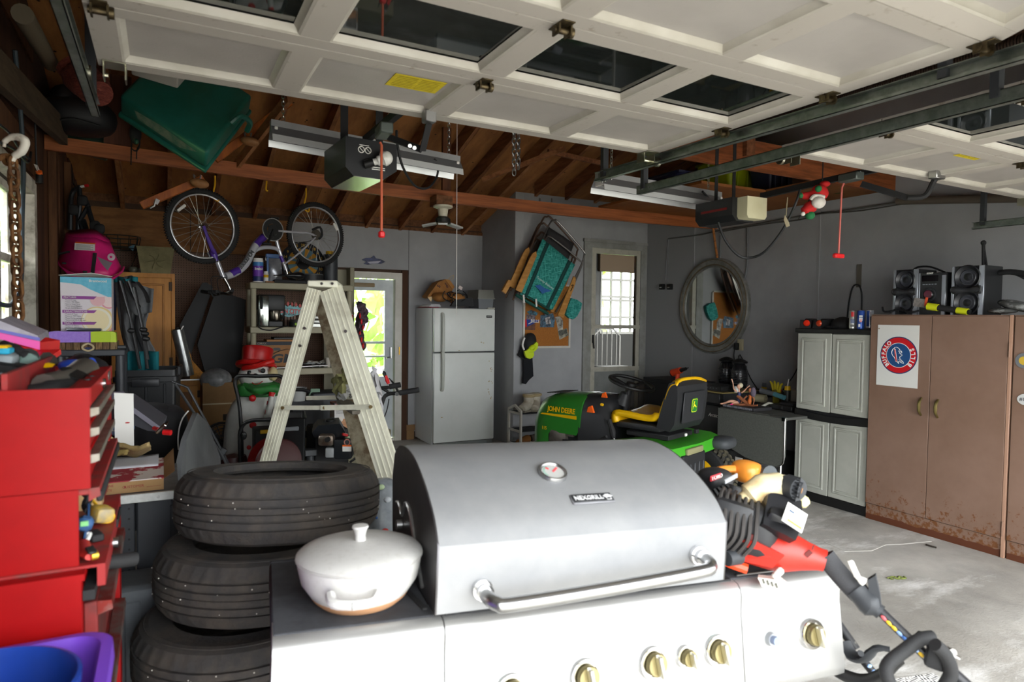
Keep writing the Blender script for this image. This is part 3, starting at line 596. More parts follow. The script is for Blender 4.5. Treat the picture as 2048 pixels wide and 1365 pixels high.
vs = [(x,ry*math.cos(2*PI*j/NN),-.035+.022*(x+.06)/.21+rz*math.sin(2*PI*j/NN)) for x,ry,rz in prf for j in range(NN)]
b.add(vs,[[i*NN+j,i*NN+(j+1) % NN,(i+1)*NN+(j+1) % NN,(i+1)*NN+j] for i in range(len(prf)-1) for j in range(NN)]+[list(range(NN)),[(len(prf)-1)*NN+j for j in range(NN)]])
b.prism([(-.09,-.03,-.085),(.03,-.06,-.06),(.05,-.06,-.02),(-.045,-.075,.0),(-.1,-.06,-.06)],(0,.08,0)); rb = b.o('red_housing',TRED,trim)
b = B(trim); b.tube([(-.16,-.02,-.075),(-.1,-.045,-.088),(-.03,-.04,-.092)],.014,8,k=3); b.o('guard_rib',mat('#d8431e',.4),trim)
b = B(trim); b.cyl((-.06,-.05,-.062),(-.085,-.085,-.07),.024,.02,n=14); b.o('muffler_boot',DGREY,trim)
b = B(trim); b.prism([(.0,-.055,-.1),(.055,-.05,-.088),(.075,-.045,-.098),(.055,-.05,-.116),(.015,-.055,-.12)],(0,.03,0)); b.box((.045,-.052,-.072),(.018,.02,.034),Euler((0,.5,0)).to_matrix(),.004); b.o('bump_lever',mat('#d9d7cb',.5),trim)
b = B(trim)
for i in range(4): b.box((.016+.011*i,-.0535,-.104),(.005,.008,.012),Euler((0,-.5,0)).to_matrix())
b.o('lever_slot',mat('#55544c',.7),trim)
b = B(trim); b.box((.105,-.036,.0),(.012,.004,.02),Euler((0,.5,0)).to_matrix()); b.box((.112,-.033,.018),(.004,.004,.012)); b.box((-.035,-.078,.005),(.014,.006,.018),None,.002); b.o('vent_slot',mat('#5c1510',.6),trim)
tp = MW[trim].inverted()
def tl(px,py,d): return tp @ P(px,py,d=d)
b = B(trim)
b.tube([tl(1486,1002,1.83),tl(1500,992,1.83),tl(1522,978,1.83),tl(1550,972,1.83),tl(1572,972,1.83)],[.022,.036,.040,.036,.03],14,k=3); ft = b.o('fuel_tank',mat('#d9c9a0',.35,col2='#c08f4a',ns=9,trans=.15,lo=.45,hi=.65),trim)
c = tl(1572,972,1.82)-V((.058,0,-.003)); c2 = tl(1597,980,1.78); b = B(trim); b.cyl(c+V((.058,0,-.003)),c2,.031,n=20); b.cyl(c2,c2+V((.008,-.001,0)),.022,n=18)
for i in range(18): a = i*PI/9; b.cyl(c+V((.058,0,-.003))+V((0,math.cos(a),math.sin(a)))*.031,c2+V((0,math.cos(a),math.sin(a)))*.031,.0025,n=5)
b.o('fuel_cap',DGREY,ft)
b = B(trim); b.cyl(c2+V((.008,0,0)),c2+V((.0095,0,0)),.008,n=10); b.o('cap_mark',mat('#b98452',.6),ft)
b = B(trim); b.box(tl(1606,1003,1.85),(.03,.03,.03),Euler((.2,.4,.3)).to_matrix(),.006); b.o('tank_bracket',mat('#d8cf9a',.5),trim)
tp = MW[trim].inverted()
def tl(px,py,d): return tp @ P(px,py,d=d)
b = B(trim); b.tube([tl(1650,1112,1.74),tl(1680,1150,1.72),tl(1718,1190,1.69)],.0255,14,k=3); b.o('foam_grip',mat('#38383a',.9,bump=.3,bs=400),trim)
b = B(trim); b.tube([tl(1712,1180,1.69),tl(1735,1205,1.67),tl(1762,1226,1.65)],[.027,.03,.018],10,k=3)
b.prism([tl(1735,1162,1.67),tl(1751,1152,1.66),tl(1760,1190,1.65),tl(1764,1226,1.64),tl(1740,1205,1.66)],_v*.03); b.tube([tl(1716,1200,1.68),tl(1735,1222,1.66),tl(1752,1216,1.65)],.007,8,k=4); b.o('throttle_housing',DGREY,trim)
b = B(trim); b.tube([tl(1699,1122,1.68),tl(1713,1152,1.67),tl(1728,1165,1.665)],[.006,.007,.011],8,k=3); b.bar(tl(1705,1122,1.69),tl(1722,1160,1.68),.008,.004); b.o('throttle_lever',mat('#e6e4d8',.4),trim)
b = B(trim); b.tube([tl(1755,1218,1.655),tl(1868,1328,1.56)],.0125,12); b.tube([tl(1905,1345,1.53),tl(1960,1395,1.49)],.013,10); b.o('shaft',mat('#212124',.4),trim)
DECAL = ['#d85b60','#e0b52a','#e0b52a','#8fb0df','#4f7fc9','#8fb0df','#9fbce8','#e0b52a','#ece9e4']
for i,cc in enumerate(DECAL):
 t = .13+i*.095; q0,q1 = tl(1755,1218,1.655),tl(1868,1328,1.56); c = q0+(q1-q0)*t+(tp.to_3x3() @ (-_R*.006-_U*.003-_F*.0085))
 b = B(trim); b.ell(c,(.010 if i < 8 else .014,.005,.005),frame(q1-q0,(0,1,0)),10,6); b.o('decal',mat(cc,.5),trim)
def loop(pts,r,d0,d1,parent,T):
 n = len(pts); return [T @ P(x,y,d=d0+(d1-d0)*i/(n-1)) for i,(x,y) in enumerate(pts)],r
b = B(trim); pp,r = loop([(1865,1275),(1840,1280),(1805,1305),(1780,1325),(1772,1345),(1785,1375),(1820,1410),(1870,1395),(1895,1365),(1902,1340),(1890,1310),(1870,1290)],.015,1.56,1.5,trim,tp); b.tube(pp,.0155,10,k=3,closed=False)
b.tube([tl(1838,1272,1.57),tl(1860,1285,1.57),tl(1870,1310,1.55),tl(1895,1300,1.53)],.012,8,k=3); b.box(tl(1872,1318,1.54),(.045,.03,.05),None,.01); b.o('loop_handle',BLACKM,trim)
b = B(trim); b.cyl(tl(1890,1303,1.53),tl(1905,1310,1.51),.013,n=12); b.bar(tl(1898,1305,1.51),tl(1920,1318,1.5),.01,.004); b.bar(tl(1898,1306,1.51),tl(1910,1322,1.5),.01,.004); b.o('wing_nut',STEEL,trim)
# second trimmer: its lower shaft and bow show behind the grill's corner
q0 = P(1690,1290,d=1.95); t2 = th('string_trimmer','black trimmer shaft with blue letters and curved bow below the grill corner','trimmer',q0); T2 = MW[t2].inverted()
b = B(t2)
def t2l(px,py,d): return T2 @ P(px,py,d=d)
b.tube([t2l(1660,1225,2.02),t2l(1712,1300,1.95)],.014,10); b.tube([t2l(1712,1305,1.94),t2l(1770,1375,1.88)],.012,10); b.o('shaft',mat('#1d1d1f',.4,col2='#d8d2bd',ns=25,lo=.62,hi=.66),t2)
b = B(t2); b.tube([t2l(1655,1330,1.9),t2l(1690,1352,1.86),t2l(1730,1362,1.82),t2l(1765,1350,1.78),t2l(1785,1330,1.75),t2l(1798,1318,1.74)],.017,10,k=4); b.o('bow_handle',BLACK,t2)
b = B(t2); b.tube([t2l(1690,1285,1.95),t2l(1705,1312,1.92),t2l(1728,1318,1.88),t2l(1752,1298,1.85),t2l(1780,1300,1.83)],[.02,.024,.022,.018,.014],10,k=4,flat=.55); b.cyl(t2l(1722,1308,1.86),t2l(1722,1308,1.84),.008); b.o('clamp',DGREY,t2)
for i in range(3):
 b = B(t2); b.ell(t2l(1730+9*i,1322+11*i,1.905-.01*i),(.009,.005,.005),None,10,6); b.o('decal',mat('#8fb0df',.5),t2)
# third engine behind: orange tank, black block with a red maker's plate
q0 = P(1440,1000,d=2.12); t3 = th('string_trimmer','black trimmer engine with orange fuel tank lying behind the red one','trimmer',q0); T3 = MW[t3].inverted()
def t3l(px,py,d): return T3 @ P(px,py,d=d)
c = t3l(1494,944,2.12); b = B(t3); b.ell(c,(.046,.05,.037),Euler((0,.15,0)).to_matrix(),18,12,.75); b.tube([t3l(1412,968,2.1),t3l(1420,950,2.1),t3l(1442,940,2.1),t3l(1470,938,2.1)],[.008,.011,.012,.012],8,k=3); tk = b.o('fuel_tank',mat('#e58f35',.3,trans=.1),t3)
c = t3l(1540,952,2.08); b = B(t3); b.cyl(t3l(1520,948,2.12),c,.032,n=18); b.o('fuel_cap',mat('#3b4043',.45),tk)
b = B(t3); b.ell(t3l(1430,960,2.06),(.05,.05,.037),None,16,10,.7); b.ell(t3l(1425,1000,2.08),(.055,.06,.045),None,16,10,.6); b.tube([t3l(1440,1020,1.98),t3l(1458,1000,1.99),t3l(1470,975,2.0)],[.02,.024,.022],10,k=3); b.box(t3l(1425,1035,2.05),(.12,.1,.12),None,.02); b.o('engine_block',TBLK,t3)
b = B(t3)
for i in range(6): b.tube([t3l(1405+9*i,1012-4*i,2.0),t3l(1418+9*i,1002-4*i,1.99),t3l(1412+8*i,985-3*i,2.0)],.006,5,k=3)
b.o('engine_hose',BLACK,t3)
b = B(t3); c = t3l(1431,955,1.995); b.box(c,(.042,.006,.02),Euler((.3,-.2,-.1)).to_matrix(),.002); pt = b.o('maker_plate',mat('#b8323a',.4),t3)
txt(pt,'TORO',.015,MW[t3] @ (c+V((0,-.005,.001))),(1,-.1,.2),(0,.25,1),PAPER,bold=.02,shear=.3)
b = B(t3); b.box(t3l(1462,958,1.98),(.05,.004,.014),Euler((.3,-.35,-.1)).to_matrix()); b.o('spec_label',mat('#c3c6cb',.5),t3)
b = B(t3); b.ell(t3l(1477,985,2.0),(.007,.006,.01)); b.o('primer_bulb',RED,t3)
# patterned rug under the grill
def rug_mat():
 m = mat('#d9d6cf',.95).copy(); n,l,b = nodes(m); tc = n.new('ShaderNodeTexCoord'); sp = n.new('ShaderNodeSeparateXYZ'); l.new(tc.outputs['Object'],sp.inputs[0])
 def mth(op,a,c):
  q = n.new('ShaderNodeMath'); q.operation = op
  for i,v in enumerate((a,c)):
   if v is None: continue
   if isinstance(v,(int,float)): q.inputs[i].default_value = v
   else: l.new(v,q.inputs[i])
  return q.outputs[0]
 a = mth('PINGPONG',mth('MULTIPLY',sp.outputs[0],9.0),.5); c = mth('PINGPONG',mth('MULTIPLY',sp.outputs[1],6.0),.5)
 s = mth('FRACT',mth('MULTIPLY',mth('ADD',a,c),6.0),None); g = mth('GREATER_THAN',s,.5)
 s2 = mth('FRACT',mth('MULTIPLY',sp.outputs[0],62.0),None); g2 = mth('GREATER_THAN',s2,.35); gg = mth('MULTIPLY',g,g2)
 mx = n.new('ShaderNodeMix'); mx.data_type = 'RGBA'; l.new(gg,mx.inputs[0]); mx.inputs[6].default_value = lin('#dddad4'); mx.inputs[7].default_value = lin('#2c2a2c'); l.new(mx.outputs[2],b.inputs['Base Color']); return m
q = P(1735,1310,z=.006); b = B(M=Matrix.Translation((q.x-1.0,q.y-.55,0)) @ rotm('Z',-.25)); b.box((0,0,.004),(2.0,1.15,.008),None,.002); one(b,'outdoor_rug',rug_mat(),'black and white geometric patterned rug on the concrete under the grill','rug')
# ---------------------------------------------------------------- stack of tyres
TYRE = mat('#383635',.85,col2='#4d463f',ns=9,lo=.42,hi=.66,det=7,bump=.25,bs=70)
def tyre(loc,label,rz,first=None):
 if first: return dup(first,loc,rz,label)
 g = th('tyre',label,'tyre',loc,0,'bare tyres stacked behind the grill'); H = .205; R = .337
 half = [(.215,.02),(.222,.0),(.25,.004),(.285,.0),(.312,.012),(.326,.03),(.334,.048),(.334,.052),(.327,.053),(.327,.057),(.337,.058),(.337,.077),(.329,.078),(.329,.083),(.338,.084),(.338,.104),(.330,.105)]
 pr = half+[(r,H-z) for r,z in half[::-1]]; pr += [(.222,H-.03),(.30,H-.035),(.322,H*.5),(.30,.035),(.222,.03)]
 N = 132; vs = []; m = len(pr)
 for i in range(N):
  t = 2*PI*i/N
  for j,(r,z) in enumerate(pr):
   sh = (i % 3 == 0) and (.326 <= r <= .336) and ((.028 < z < .05) or (H-.05 < z < H-.028)); rr = r-(.007 if sh else 0)
   if (i % 4 == 0) and r >= .337: rr -= .002
   vs.append((rr*math.cos(t),rr*math.sin(t),z))
 b = B(g); b.add(vs,[[i*m+j,((i+1) % N)*m+j,((i+1) % N)*m+(j+1) % m,i*m+(j+1) % m] for i in range(N) for j in range(m)]); b.o('tyre_body',TYRE,g,sm=28)
 b = B(g); b.tor((0,0,H-.006),.262,.0025,None,60,5); b.tor((0,0,H-.002),.30,.002,None,60,5); b.o('sidewall_bead',TYRE,g)
 b = B(g)
 for k in range(46):
  a = random.random()*2*PI; z = random.uniform(.06,.145); s = random.uniform(.001,.0024); b.ell((.3385*math.cos(a),.3385*math.sin(a),z),(s,s,s),None,6,4)
 b.o('paint_speck',mat('#cfcbc0',.8),g,kind='stuff')
 return g
tc_ = [P(560,1000,d=2.28),P(526,1130,d=2.25),P(490,1290,d=2.22)]
tz = [.852,.633,.41,.205,0]
t1_ = tyre((tc_[0].x,tc_[0].y,tz[0]),'topmost bare black tyre of the stack, its open rim hole visible',0)
tyre((tc_[1].x,tc_[1].y,tz[1]),'second black tyre from the top of the stack',1.0,t1_).rotation_euler = (Matrix.Rotation(math.radians(-3),3,_R) @ Matrix.Rotation(1.0,3,'Z')).to_euler()
tyre((tc_[2].x,tc_[2].y,tz[2]),'third black tyre down, lowest one seen beside the grill shelf',2.2,t1_)
tyre((tc_[2].x+.02,tc_[2].y+.02,tz[3]),'fourth black tyre down, hidden behind the grill front',.7,t1_)
tyre((tc_[2].x-.02,tc_[2].y+.01,tz[4]),'bottom black tyre of the stack on the concrete',1.7,t1_)
t1_.rotation_euler = Matrix.Rotation(math.radians(-7),3,_R).to_euler()
# ---------------------------------------------------------------- red tool chest on its roller cabinet
TR = mat('#930406',.45,col2='#880406',ns=4,bump=.02,bs=40,spec=.25); TRD = mat('#8d1c1c',.6,col2='#5f3a34',ns=14,lo=.45,hi=.7); ALU = mat('#8f8a80',.45,.7,col2='#736c60',ns=20)
TX0,TX1,TY0,TY1 = -.62,-.125,1.50,2.13
tc = th('tool_chest','red steel tool chest with open lid tray and drawers, topmost of the red stack','tool chest',((TX0+TX1)/2,1.82,1.255))
b = B(); z0,z1 = 1.255,1.452
b.bx(TX0,TX1-.001,TY0,TY0+.012,z0,z1); b.bx(TX0,TX1-.01,TY1-.012,TY1,z0,z1); b.bx(TX0,TX0+.012,TY0,TY1,z0,z1); b.bx(TX0,TX1-.01,TY0,TY1,z0,z0+.01); b.bx(TX1-.03,TX1,TY0+.0125,TY1-.0125,z1-.035,z1-.0005); b.bx(TX1-.015,TX1-.002,TY0+.013,TY0+.022,z0,z1-.036); b.bx(TX1-.015,TX1-.002,TY1-.1,TY1-.013,z0,z1-.036); b.bx(TX0+.01,TX1-.04,TY0+.01,TY1-.01,z1-.08,z1-.07); b.o('case',TR,tc)
b = B(); b.bx(TX1-.012,TX1+.002,TY1-.16,TY1-.1,z1-.03,z1-.006,.002); b.o('maker_badge',STEEL,tc)
b = B(); b.cyl((TX1,TY0+.3,z1-.02),(TX1+.006,TY0+.3,z1-.02),.012,n=14); b.o('lock',CHROME,tc)
b = B(); b.prism([(TX0,TY0-.002,z1),(TX1-.16,TY0-.002,z1),(TX1-.19,TY0-.002,z1+.01),(TX1-.3,TY0-.002,z1+.062),(TX1-.36,TY0-.002,z1+.068),(TX1-.43,TY0-.002,z1+.055),(TX0,TY0-.002,z1+.03)],(0,.014,0)); lidw = b.o('lid_wing',TR,tc)
b = B()
for x in (TX1-.345,TX1-.31): b.ell((x,TY0-.003,z1+.02),(.006,.003,.006),None,8,5)
b.o('rivet',STEEL,lidw)
b = B(); b.bx(TX1-.045,TX1-.036,TY0+.01,TY1,z1-.05,z1-.008); b.bx(TX1-.14,TX1-.13,TY0+.01,TY1,z1-.05,z1+.03); b.bx(TX1-.14,TX1-.04,TY0+.01,TY1,z1-.055,z1-.05); b.o('tray',TRD,tc)
for x,y_ in ((TX1-.02,TY0+.18),(TX1-.02,TY0+.27)): b = B(); b.cyl((x,y_,z1),(x,y_,z1+.0015),.008,n=10); b.o('lid_hole',BLACK,tc)
for i,z in enumerate((1.405,1.385,1.350,1.33,1.295)):
 pass
for i,(za,zb) in enumerate(((1.378,1.412),(1.325,1.372),(1.27,1.319))):
 b = B(); b.bx(TX1-.03,TX1-.006,TY0+.022,TY1-.105,za,zb,.002); dr = b.o('drawer',TR,tc)
 b = B(); b.prism([(TX1-.006,TY0+.03,zb-.004),(TX1+.012,TY0+.03,zb-.002),(TX1+.012,TY0+.03,zb-.016),(TX1-.006,TY0+.03,zb-.022)],(0,TY1-TY0-.15,0)); b.o('drawer_pull',ALU,dr)
b = B(); c = (TX0+.25,TY0-.003,1.342); b.box((TX0+.215,TY0-.003,1.357),(.25,.012,.085),None,.012); ch = b.o('carry_handle',BLACKM,tc)
b = B(); b.box((TX0+.21,TY0-.0095,1.353),(.2,.004,.05),None,.002); b.o('handle_recess',mat('#5a5144',.5,col2='#4a4235',ns=10),ch)
# middle chest
tcm = th('tool_chest','red steel middle tool chest with an open front tray of small tools','tool chest',((TX0+TX1)/2,1.82,1.10))
b = B(); b.bx(TX0,TX1-.022,TY0+.005,TY0+.015,1.10,1.253); b.bx(TX0,TX1-.02,TY1-.012,TY1,1.10,1.253); b.bx(TX0,TX0+.012,TY0,TY1,1.10,1.253); b.bx(TX0,TX1-.25,TY0+.01,TY1,1.243,1.253); b.bx(TX1-.028,TX1-.015,TY0+.45,TY1+.04,1.10,1.253); b.o('case',TR,tcm)
b = B(); b.bx(TX1-.25,TX1-.005,TY0+.02,TY1-.03,1.238,1.25,.002); b.prism([(TX1-.006,TY0+.02,1.25),(TX1+.012,TY0+.02,1.252),(TX1+.014,TY0+.02,1.235),(TX1-.006,TY0+.02,1.225)],(0,.58,0)); b.o('drawer',TRD,tcm)
b = B(); b.bx(TX1+.006,TX1+.018,TY0+.02,TY1-.05,1.222,1.243,.003); b.o('drawer_edge',BLACKM,tcm)
# roller cabinet
RX = -.105
rc = th('roller_cabinet','red rolling tool cabinet with side handle bar under the two red chests','tool cabinet',((TX0+RX)/2,1.8,0))
b = B(); b.bx(TX0-.02,RX-.035,1.47,1.485,.12,1.098); b.bx(TX0-.02,RX,2.06,2.075,.12,1.098); b.bx(TX0-.02,TX0-.005,1.47,2.075,.12,1.098); b.bx(TX0-.02,RX-.03,1.47,2.075,1.085,1.098); b.bx(TX0-.02,RX,1.47,2.075,.11,.125); b.bx(RX-.06,RX-.035,1.47,1.5,.12,1.09); b.bx(RX-.045,RX,2.0,2.075,.12,1.098); b.o('case',TR,rc)
b = B(); b.bx(RX-.26,RX+.0,1.5,2.06,1.098,1.104); b.bx(RX-.012,RX+.002,1.5,2.0,1.06,1.104); b.o('top_tray',TRD,rc)
b = B(); b.bx(RX+.0,RX+.006,1.84,1.96,1.075,1.095); b.o('tray_catch',BLACKM,rc)
b = B(); b.cyl((RX,1.72,1.075),(RX+.012,1.72,1.075),.012,n=12); b.o('lock',STEEL,rc)
for za,zb in ((.88,1.03),(.62,.84),(.36,.58),(.15,.32)):
 b = B(); b.bx(RX-.035,RX-.012,1.5,2.0,za,zb,.002); dr = b.o('drawer',mat('#6f1a18',.6,col2='#47201b',ns=9),rc)
 b = B(); b.prism([(RX-.012,1.5,zb),(RX+.012,1.5,zb-.002),(RX+.014,1.5,zb-.02),(RX-.012,1.5,zb-.028)],(0,.5,0)); b.o('drawer_pull',mat('#77706a',.5,.7,col2='#7a2a24',ns=12),dr)
b = B(); h0,h1 = P(-60,1166,d=1.24),P(194,1129,d=1.42); b.cyl(h0,h1,.0145,n=14); b.tube([h0,h0+V((-.02,.06,0)),h0+V((-.02,.16,0))],.014,10); hb_ = b.o('side_handle',mat('#a92a2e',.4),rc)
b = B(); b.cyl(h1,P(271,1118,d=1.49),.0155,n=14); b.bar(h1,V((h1.x,1.48,h1.z)),.02,.02); b.o('handle_end',BLACKM,hb_)
b = B()
for x in (TX0+.05,RX-.08):
 for y_ in (1.52,2.02): b.cyl((x-.015,y_,.055),(x+.015,y_,.055),.055,n=14); b.bx(x-.02,x+.02,y_-.03,y_+.03,.1,.12)
b.o('caster',BLACK,rc)
# things on and in the red chests
def blob(name,lab,cat,c,r,m,rot=(0,0,0),p=.8,grp=None):
 b = B(); b.ell(c,r,Euler(rot).to_matrix(),14,9,p); return one(b,name,m,lab,cat,grp)
zt = 1.40
d = th('cordless_drill','black and blue power tool lying in the tray of the top red chest','power tool',P(125,760,d=1.6))
b = B(); b.tube([P(88,772,d=1.42),P(140,758,d=1.56),P(170,742,d=1.7)],[.026,.03,.034],12,k=3); b.o('barrel',mat('#5f5b54',.35,.4),d)
b = B(); b.tube([P(60,788,d=1.40),P(100,782,d=1.42),P(140,776,d=1.46)],[.02,.024,.022],10,k=3); b.o('grip',BLACKM,d)
b = B(); b.tube([P(135,735,d=1.85),P(160,730,d=1.85),P(192,738,d=1.8),P(195,752,d=1.75)],[.024,.034,.03,.02],10,k=3); b.o('motor_body',mat('#1b1c20',.45),d)
b = B(); b.ell(P(145,732,d=1.78),(.035,.03,.018)); b.o('blue_trim',mat('#2646a8',.45),d); b = B(); b.ell(P(183,738,d=1.72),(.014,.02,.03)); b.o('blue_ring',mat('#2646a8',.45),d)
b = B(); b.tube([P(148,757,d=1.53),P(153,748,d=1.53)],.034,12); b.o('collar_band',BLACK,d)
pb_ = th('plastic_case','bright red plastic tool case tilted among the clutter on the chest','case',P(60,700,d=1.85)); b = B()
b.prism([P(22,690,d=1.8),P(45,678,d=1.8),P(80,685,d=1.85),P(78,712,d=1.85),P(65,725,d=1.8),P(50,718,d=1.8)],(.03,.15,0)); b.o('shell',RED,pb_)
b = B(); b.bar(P(66,726,d=1.75),P(98,704,d=1.85),.06,.015); b.o('case_edge',mat('#de1a1c',.4),pb_)
b = B(); z_ = [P(-5,640,d=1.75),P(40,658,d=1.8),P(76,672,d=1.85),P(80,690,d=1.85),P(40,682,d=1.8),P(-5,672,d=1.75)]; b.prism(z_,(.0,.18,.01)); bag_ = th('zip_bag','clear plastic zip bag with a pink seal on top of the tools','bag',z_[2]); b.o('bag_film',mat('#a39ea6',.25,col2='#8b868f',ns=12),bag_)
b = B(); b.prism([P(-6,664,d=1.74),P(80,683,d=1.84),P(80,700,d=1.84),P(-6,677,d=1.74)],(0,-.006,0)); b.o('pink_seal',mat('#d4459c',.4),bag_)
b = B(); b.prism([P(-6,658,d=1.735),P(80,676,d=1.835),P(80,682,d=1.835),P(-6,664,d=1.735)],(0,-.004,0)); b.o('blue_seal',mat('#5a58a8',.4),bag_)
g_ = th('work_glove','black rubber work glove heaped beside the red plastic case','glove',P(35,705,d=1.65)); b = B()
for i in range(4): b.tube([P(8+8*i,690+3*i,d=1.62),P(28+7*i,700+4*i,d=1.6),P(48+3*i,712+5*i,d=1.6)],[.012,.015,.012],8,k=3)
b.tube([P(30,712,d=1.66),P(50,720,d=1.62),P(60,712,d=1.6)],[.02,.028,.02],10,k=3); b.o('fingers',BLACKM,g_)
b = B(); b.tube([P(38,728,d=1.62),P(55,726,d=1.6),P(64,718,d=1.62)],[.016,.024,.018],10,k=3); b.o('cuff',mat('#5f746d',.7),g_)
w_ = th('putty_knife','scraper with a dull steel blade and yellow handle beside the glove','scraper',P(85,725,d=1.7)); b = B(); b.prism([P(66,728,d=1.62),P(86,706,d=1.7),P(101,717,d=1.7),P(104,729,d=1.66),P(75,738,d=1.62)],(.01,.03,0)); b.o('blade',mat('#6c6a66',.4,.7),w_)
b = B(); b.prism([P(80,735,d=1.58),P(86,727,d=1.6),P(98,730,d=1.6),P(92,736,d=1.58)],(.01,.02,0)); b.o('handle',YELLOW,w_)
w_ = th('sander','grey and black power sander with blue and yellow band at the chest edge','power tool',P(10,720,d=1.5)); b = B(); b.box(P(8,722,d=1.55),(.05,.09,.04),Euler((0,.2,0)).to_matrix(),.012); b.o('shell',mat('#8b9294',.5),w_)
b = B(); b.box(P(10,740,d=1.52),(.09,.1,.035),Euler((0,.2,0)).to_matrix(),.012); b.o('base',BLACKM,w_)
b = B(); b.box(P(8,702,d=1.52),(.03,.06,.014),None,.003); b.o('blue_band',mat('#2aa5c8',.5),w_)
b = B(); b.box(P(6,694,d=1.52),(.025,.06,.008),None,.003); b.o('yellow_band',YELLOW,w_)
b = B(); b.cyl(P(-8,760,d=1.42),P(12,748,d=1.5),.012,n=12); one(b,'socket_wrench',CHROME,'chrome socket lying behind the lid wing of the top red chest','wrench')
# small things in the open tray of the middle chest and on the roller cabinet
b = B(); c = P(203,1028,z=1.128)
tm_ = th('tape_measure','worn yellow tape measure with a yellow lanyard on the roller cabinet','tape measure',c); b = B(); b.box(c,(.042,.05,.036),Euler((.1,.2,.5)).to_matrix(),.01); b.o('case',mat('#d2aa2b',.5,col2='#8f8265',ns=18),tm_)
b = B(); b.box(P(188,1029,z=1.128),(.014,.045,.03),Euler((.1,.2,.5)).to_matrix(),.003); b.o('face',mat('#d8cfa5',.5),tm_)
b = B(); b.tube([P(181,1033,z=1.11),P(195,1043,z=1.11),P(218,1044,z=1.11),P(227,1034,z=1.11),P(222,1024,z=1.125)],.004,7,k=5); b.tube([P(184,1000,z=1.15),P(194,1012,z=1.14)],.004,6); b.o('lanyard',mat('#e3b12c',.6),tm_)
b = B(); kn = th('utility_knife','red utility knife with a brass end on the roller cabinet tray','knife',P(180,1100,z=1.12)); b.tube([P(166,1086,z=1.12),P(172,1104,z=1.12),P(184,1113,z=1.12)],[.012,.015,.013],10,k=3,flat=.6); b.o('body',mat('#b02a24',.45),kn)
b = B(); b.box(P(182,1101,z=1.133),(.016,.02,.006),Euler((.5,0,.5)).to_matrix(),.002); b.o('slide',BLACK,kn)
b = B(); b.cyl(P(182,1113,z=1.12),P(195,1110,z=1.12),.009,n=10); b.o('brass_end',mat('#c7a238',.35,.9),kn)
b = B(); b.box(P(190,1072,z=1.113),(.025,.05,.016),Euler((0,0,.3)).to_matrix(),.003); one(b,'black_block',BLACKM,'small black block lying behind the red utility knife','block')
pk = th('blister_pack','blue blister pack of cable ties standing in the middle chest','package',P(175,1060,d=1.6)); b = B(); b.bar(P(178,1020,z=1.18),P(168,1072,z=1.12),.05,.004,(1,0,.2)); b.box(P(170,1048,z=1.16),(.03,.03,.03),Euler((.2,.3,0)).to_matrix(),.008); b.o('card',mat('#2d4c74',.5),pk)
b = B(); b.box(P(169,1048,z=1.165),(.014,.004,.01)); b.box(P(169,1058,z=1.15),(.018,.004,.004)); b.o('print',mat('#6fae6d',.5),pk)
b = B(); b.tube([P(172,1070,z=1.125),P(180,1068,z=1.125),P(174,1082,z=1.12)],.004,6,k=3); b.tube([P(170,1076,z=1.12),P(178,1074,z=1.12)],.004,6); one(b,'cable_ties',PAPER,'white plastic cable ties curled beside the blister pack','cable ties')
b = B(); bk = th('cardboard_box','small kraft box with navy plaid top in the middle chest','box',P(178,1010,d=1.68)); b.bar(P(180,985,d=1.68),P(176,1040,d=1.66),.06,.08,(0,1,0)); b.o('box_body',mat('#b9986a',.8),bk)
b = B(); b.prism([P(168,975,d=1.62),P(186,962,d=1.72),P(200,976,d=1.7),P(176,982,d=1.6)],(0,0,.008)); b.o('box_flap',mat('#26355c',.7,col2='#33477a',ns=30),bk)
b = B(); b.tube([P(170,985,d=1.56),P(178,995,d=1.55),P(172,1010,d=1.55),P(178,1022,d=1.53)],.01,8,k=4); one(b,'black_hose',BLACKM,'black rubber hose piece in front of the small plaid-topped box','hose')
# ---------------------------------------------------------------- totes at the bottom corner
pt_ = th('storage_tote','purple plastic tote in front of the roller cabinet with a blue bucket inside','tote',(-.25,1.25,.52))
PUR = mat('#6b3fb0',.4); zr = .96
def rr(x0,x1,y0,y1,r,n=6):
 out = []
 for cx,cy,a0 in ((x1-r,y1-r,0),(x0+r,y1-r,PI/2),(x0+r,y0+r,PI),(x1-r,y0+r,3*PI/2)):
  out += [(cx+r*math.cos(a0+i*PI/2/n),cy+r*math.sin(a0+i*PI/2/n)) for i in range(n+1)]
 return out
def rim_tub(b,x0,x1,y0,y1,r,prof,n=6):   # prof: (inset, z)
 R = [rr(x0+i,x1-i,y0+i,y1-i,max(r-i*.5,.01),n) for i,z in prof]; m = len(R[0]); vs = [(x,y,z) for ring,(i,z) in zip(R,prof) for x,y in ring]
 fs = [[k*m+j,k*m+(j+1) % m,(k+1)*m+(j+1) % m,(k+1)*m+j] for k in range(len(prof)-1) for j in range(m)]; fs.append([(len(prof)-1)*m+j for j in range(m)]); return b.add(vs,fs)
b = B(); rim_tub(b,-.60,-.102,.90,1.42,.05,[(.035,.53),(.0,.985),(-.014,.985),(-.016,.968),(-.02,.968),(-.018,.998),(.0,1.0),(.006,.985),(.042,.545)]); b.o('tub',PUR,pt_)
bkt = th('bucket','blue plastic bucket standing inside the purple tote','bucket',(-.262,1.235,.555)); b = B(bkt)
b.lathe([(0,0),(.1,0),(.135,.45),(.143,.452),(.144,.467),(.138,.469),(.131,.455),(.095,.012),(0,.01)],(0,0,0),44); b.o('pail',mat('#1c3d96',.35,col2='#183683',ns=5),bkt)
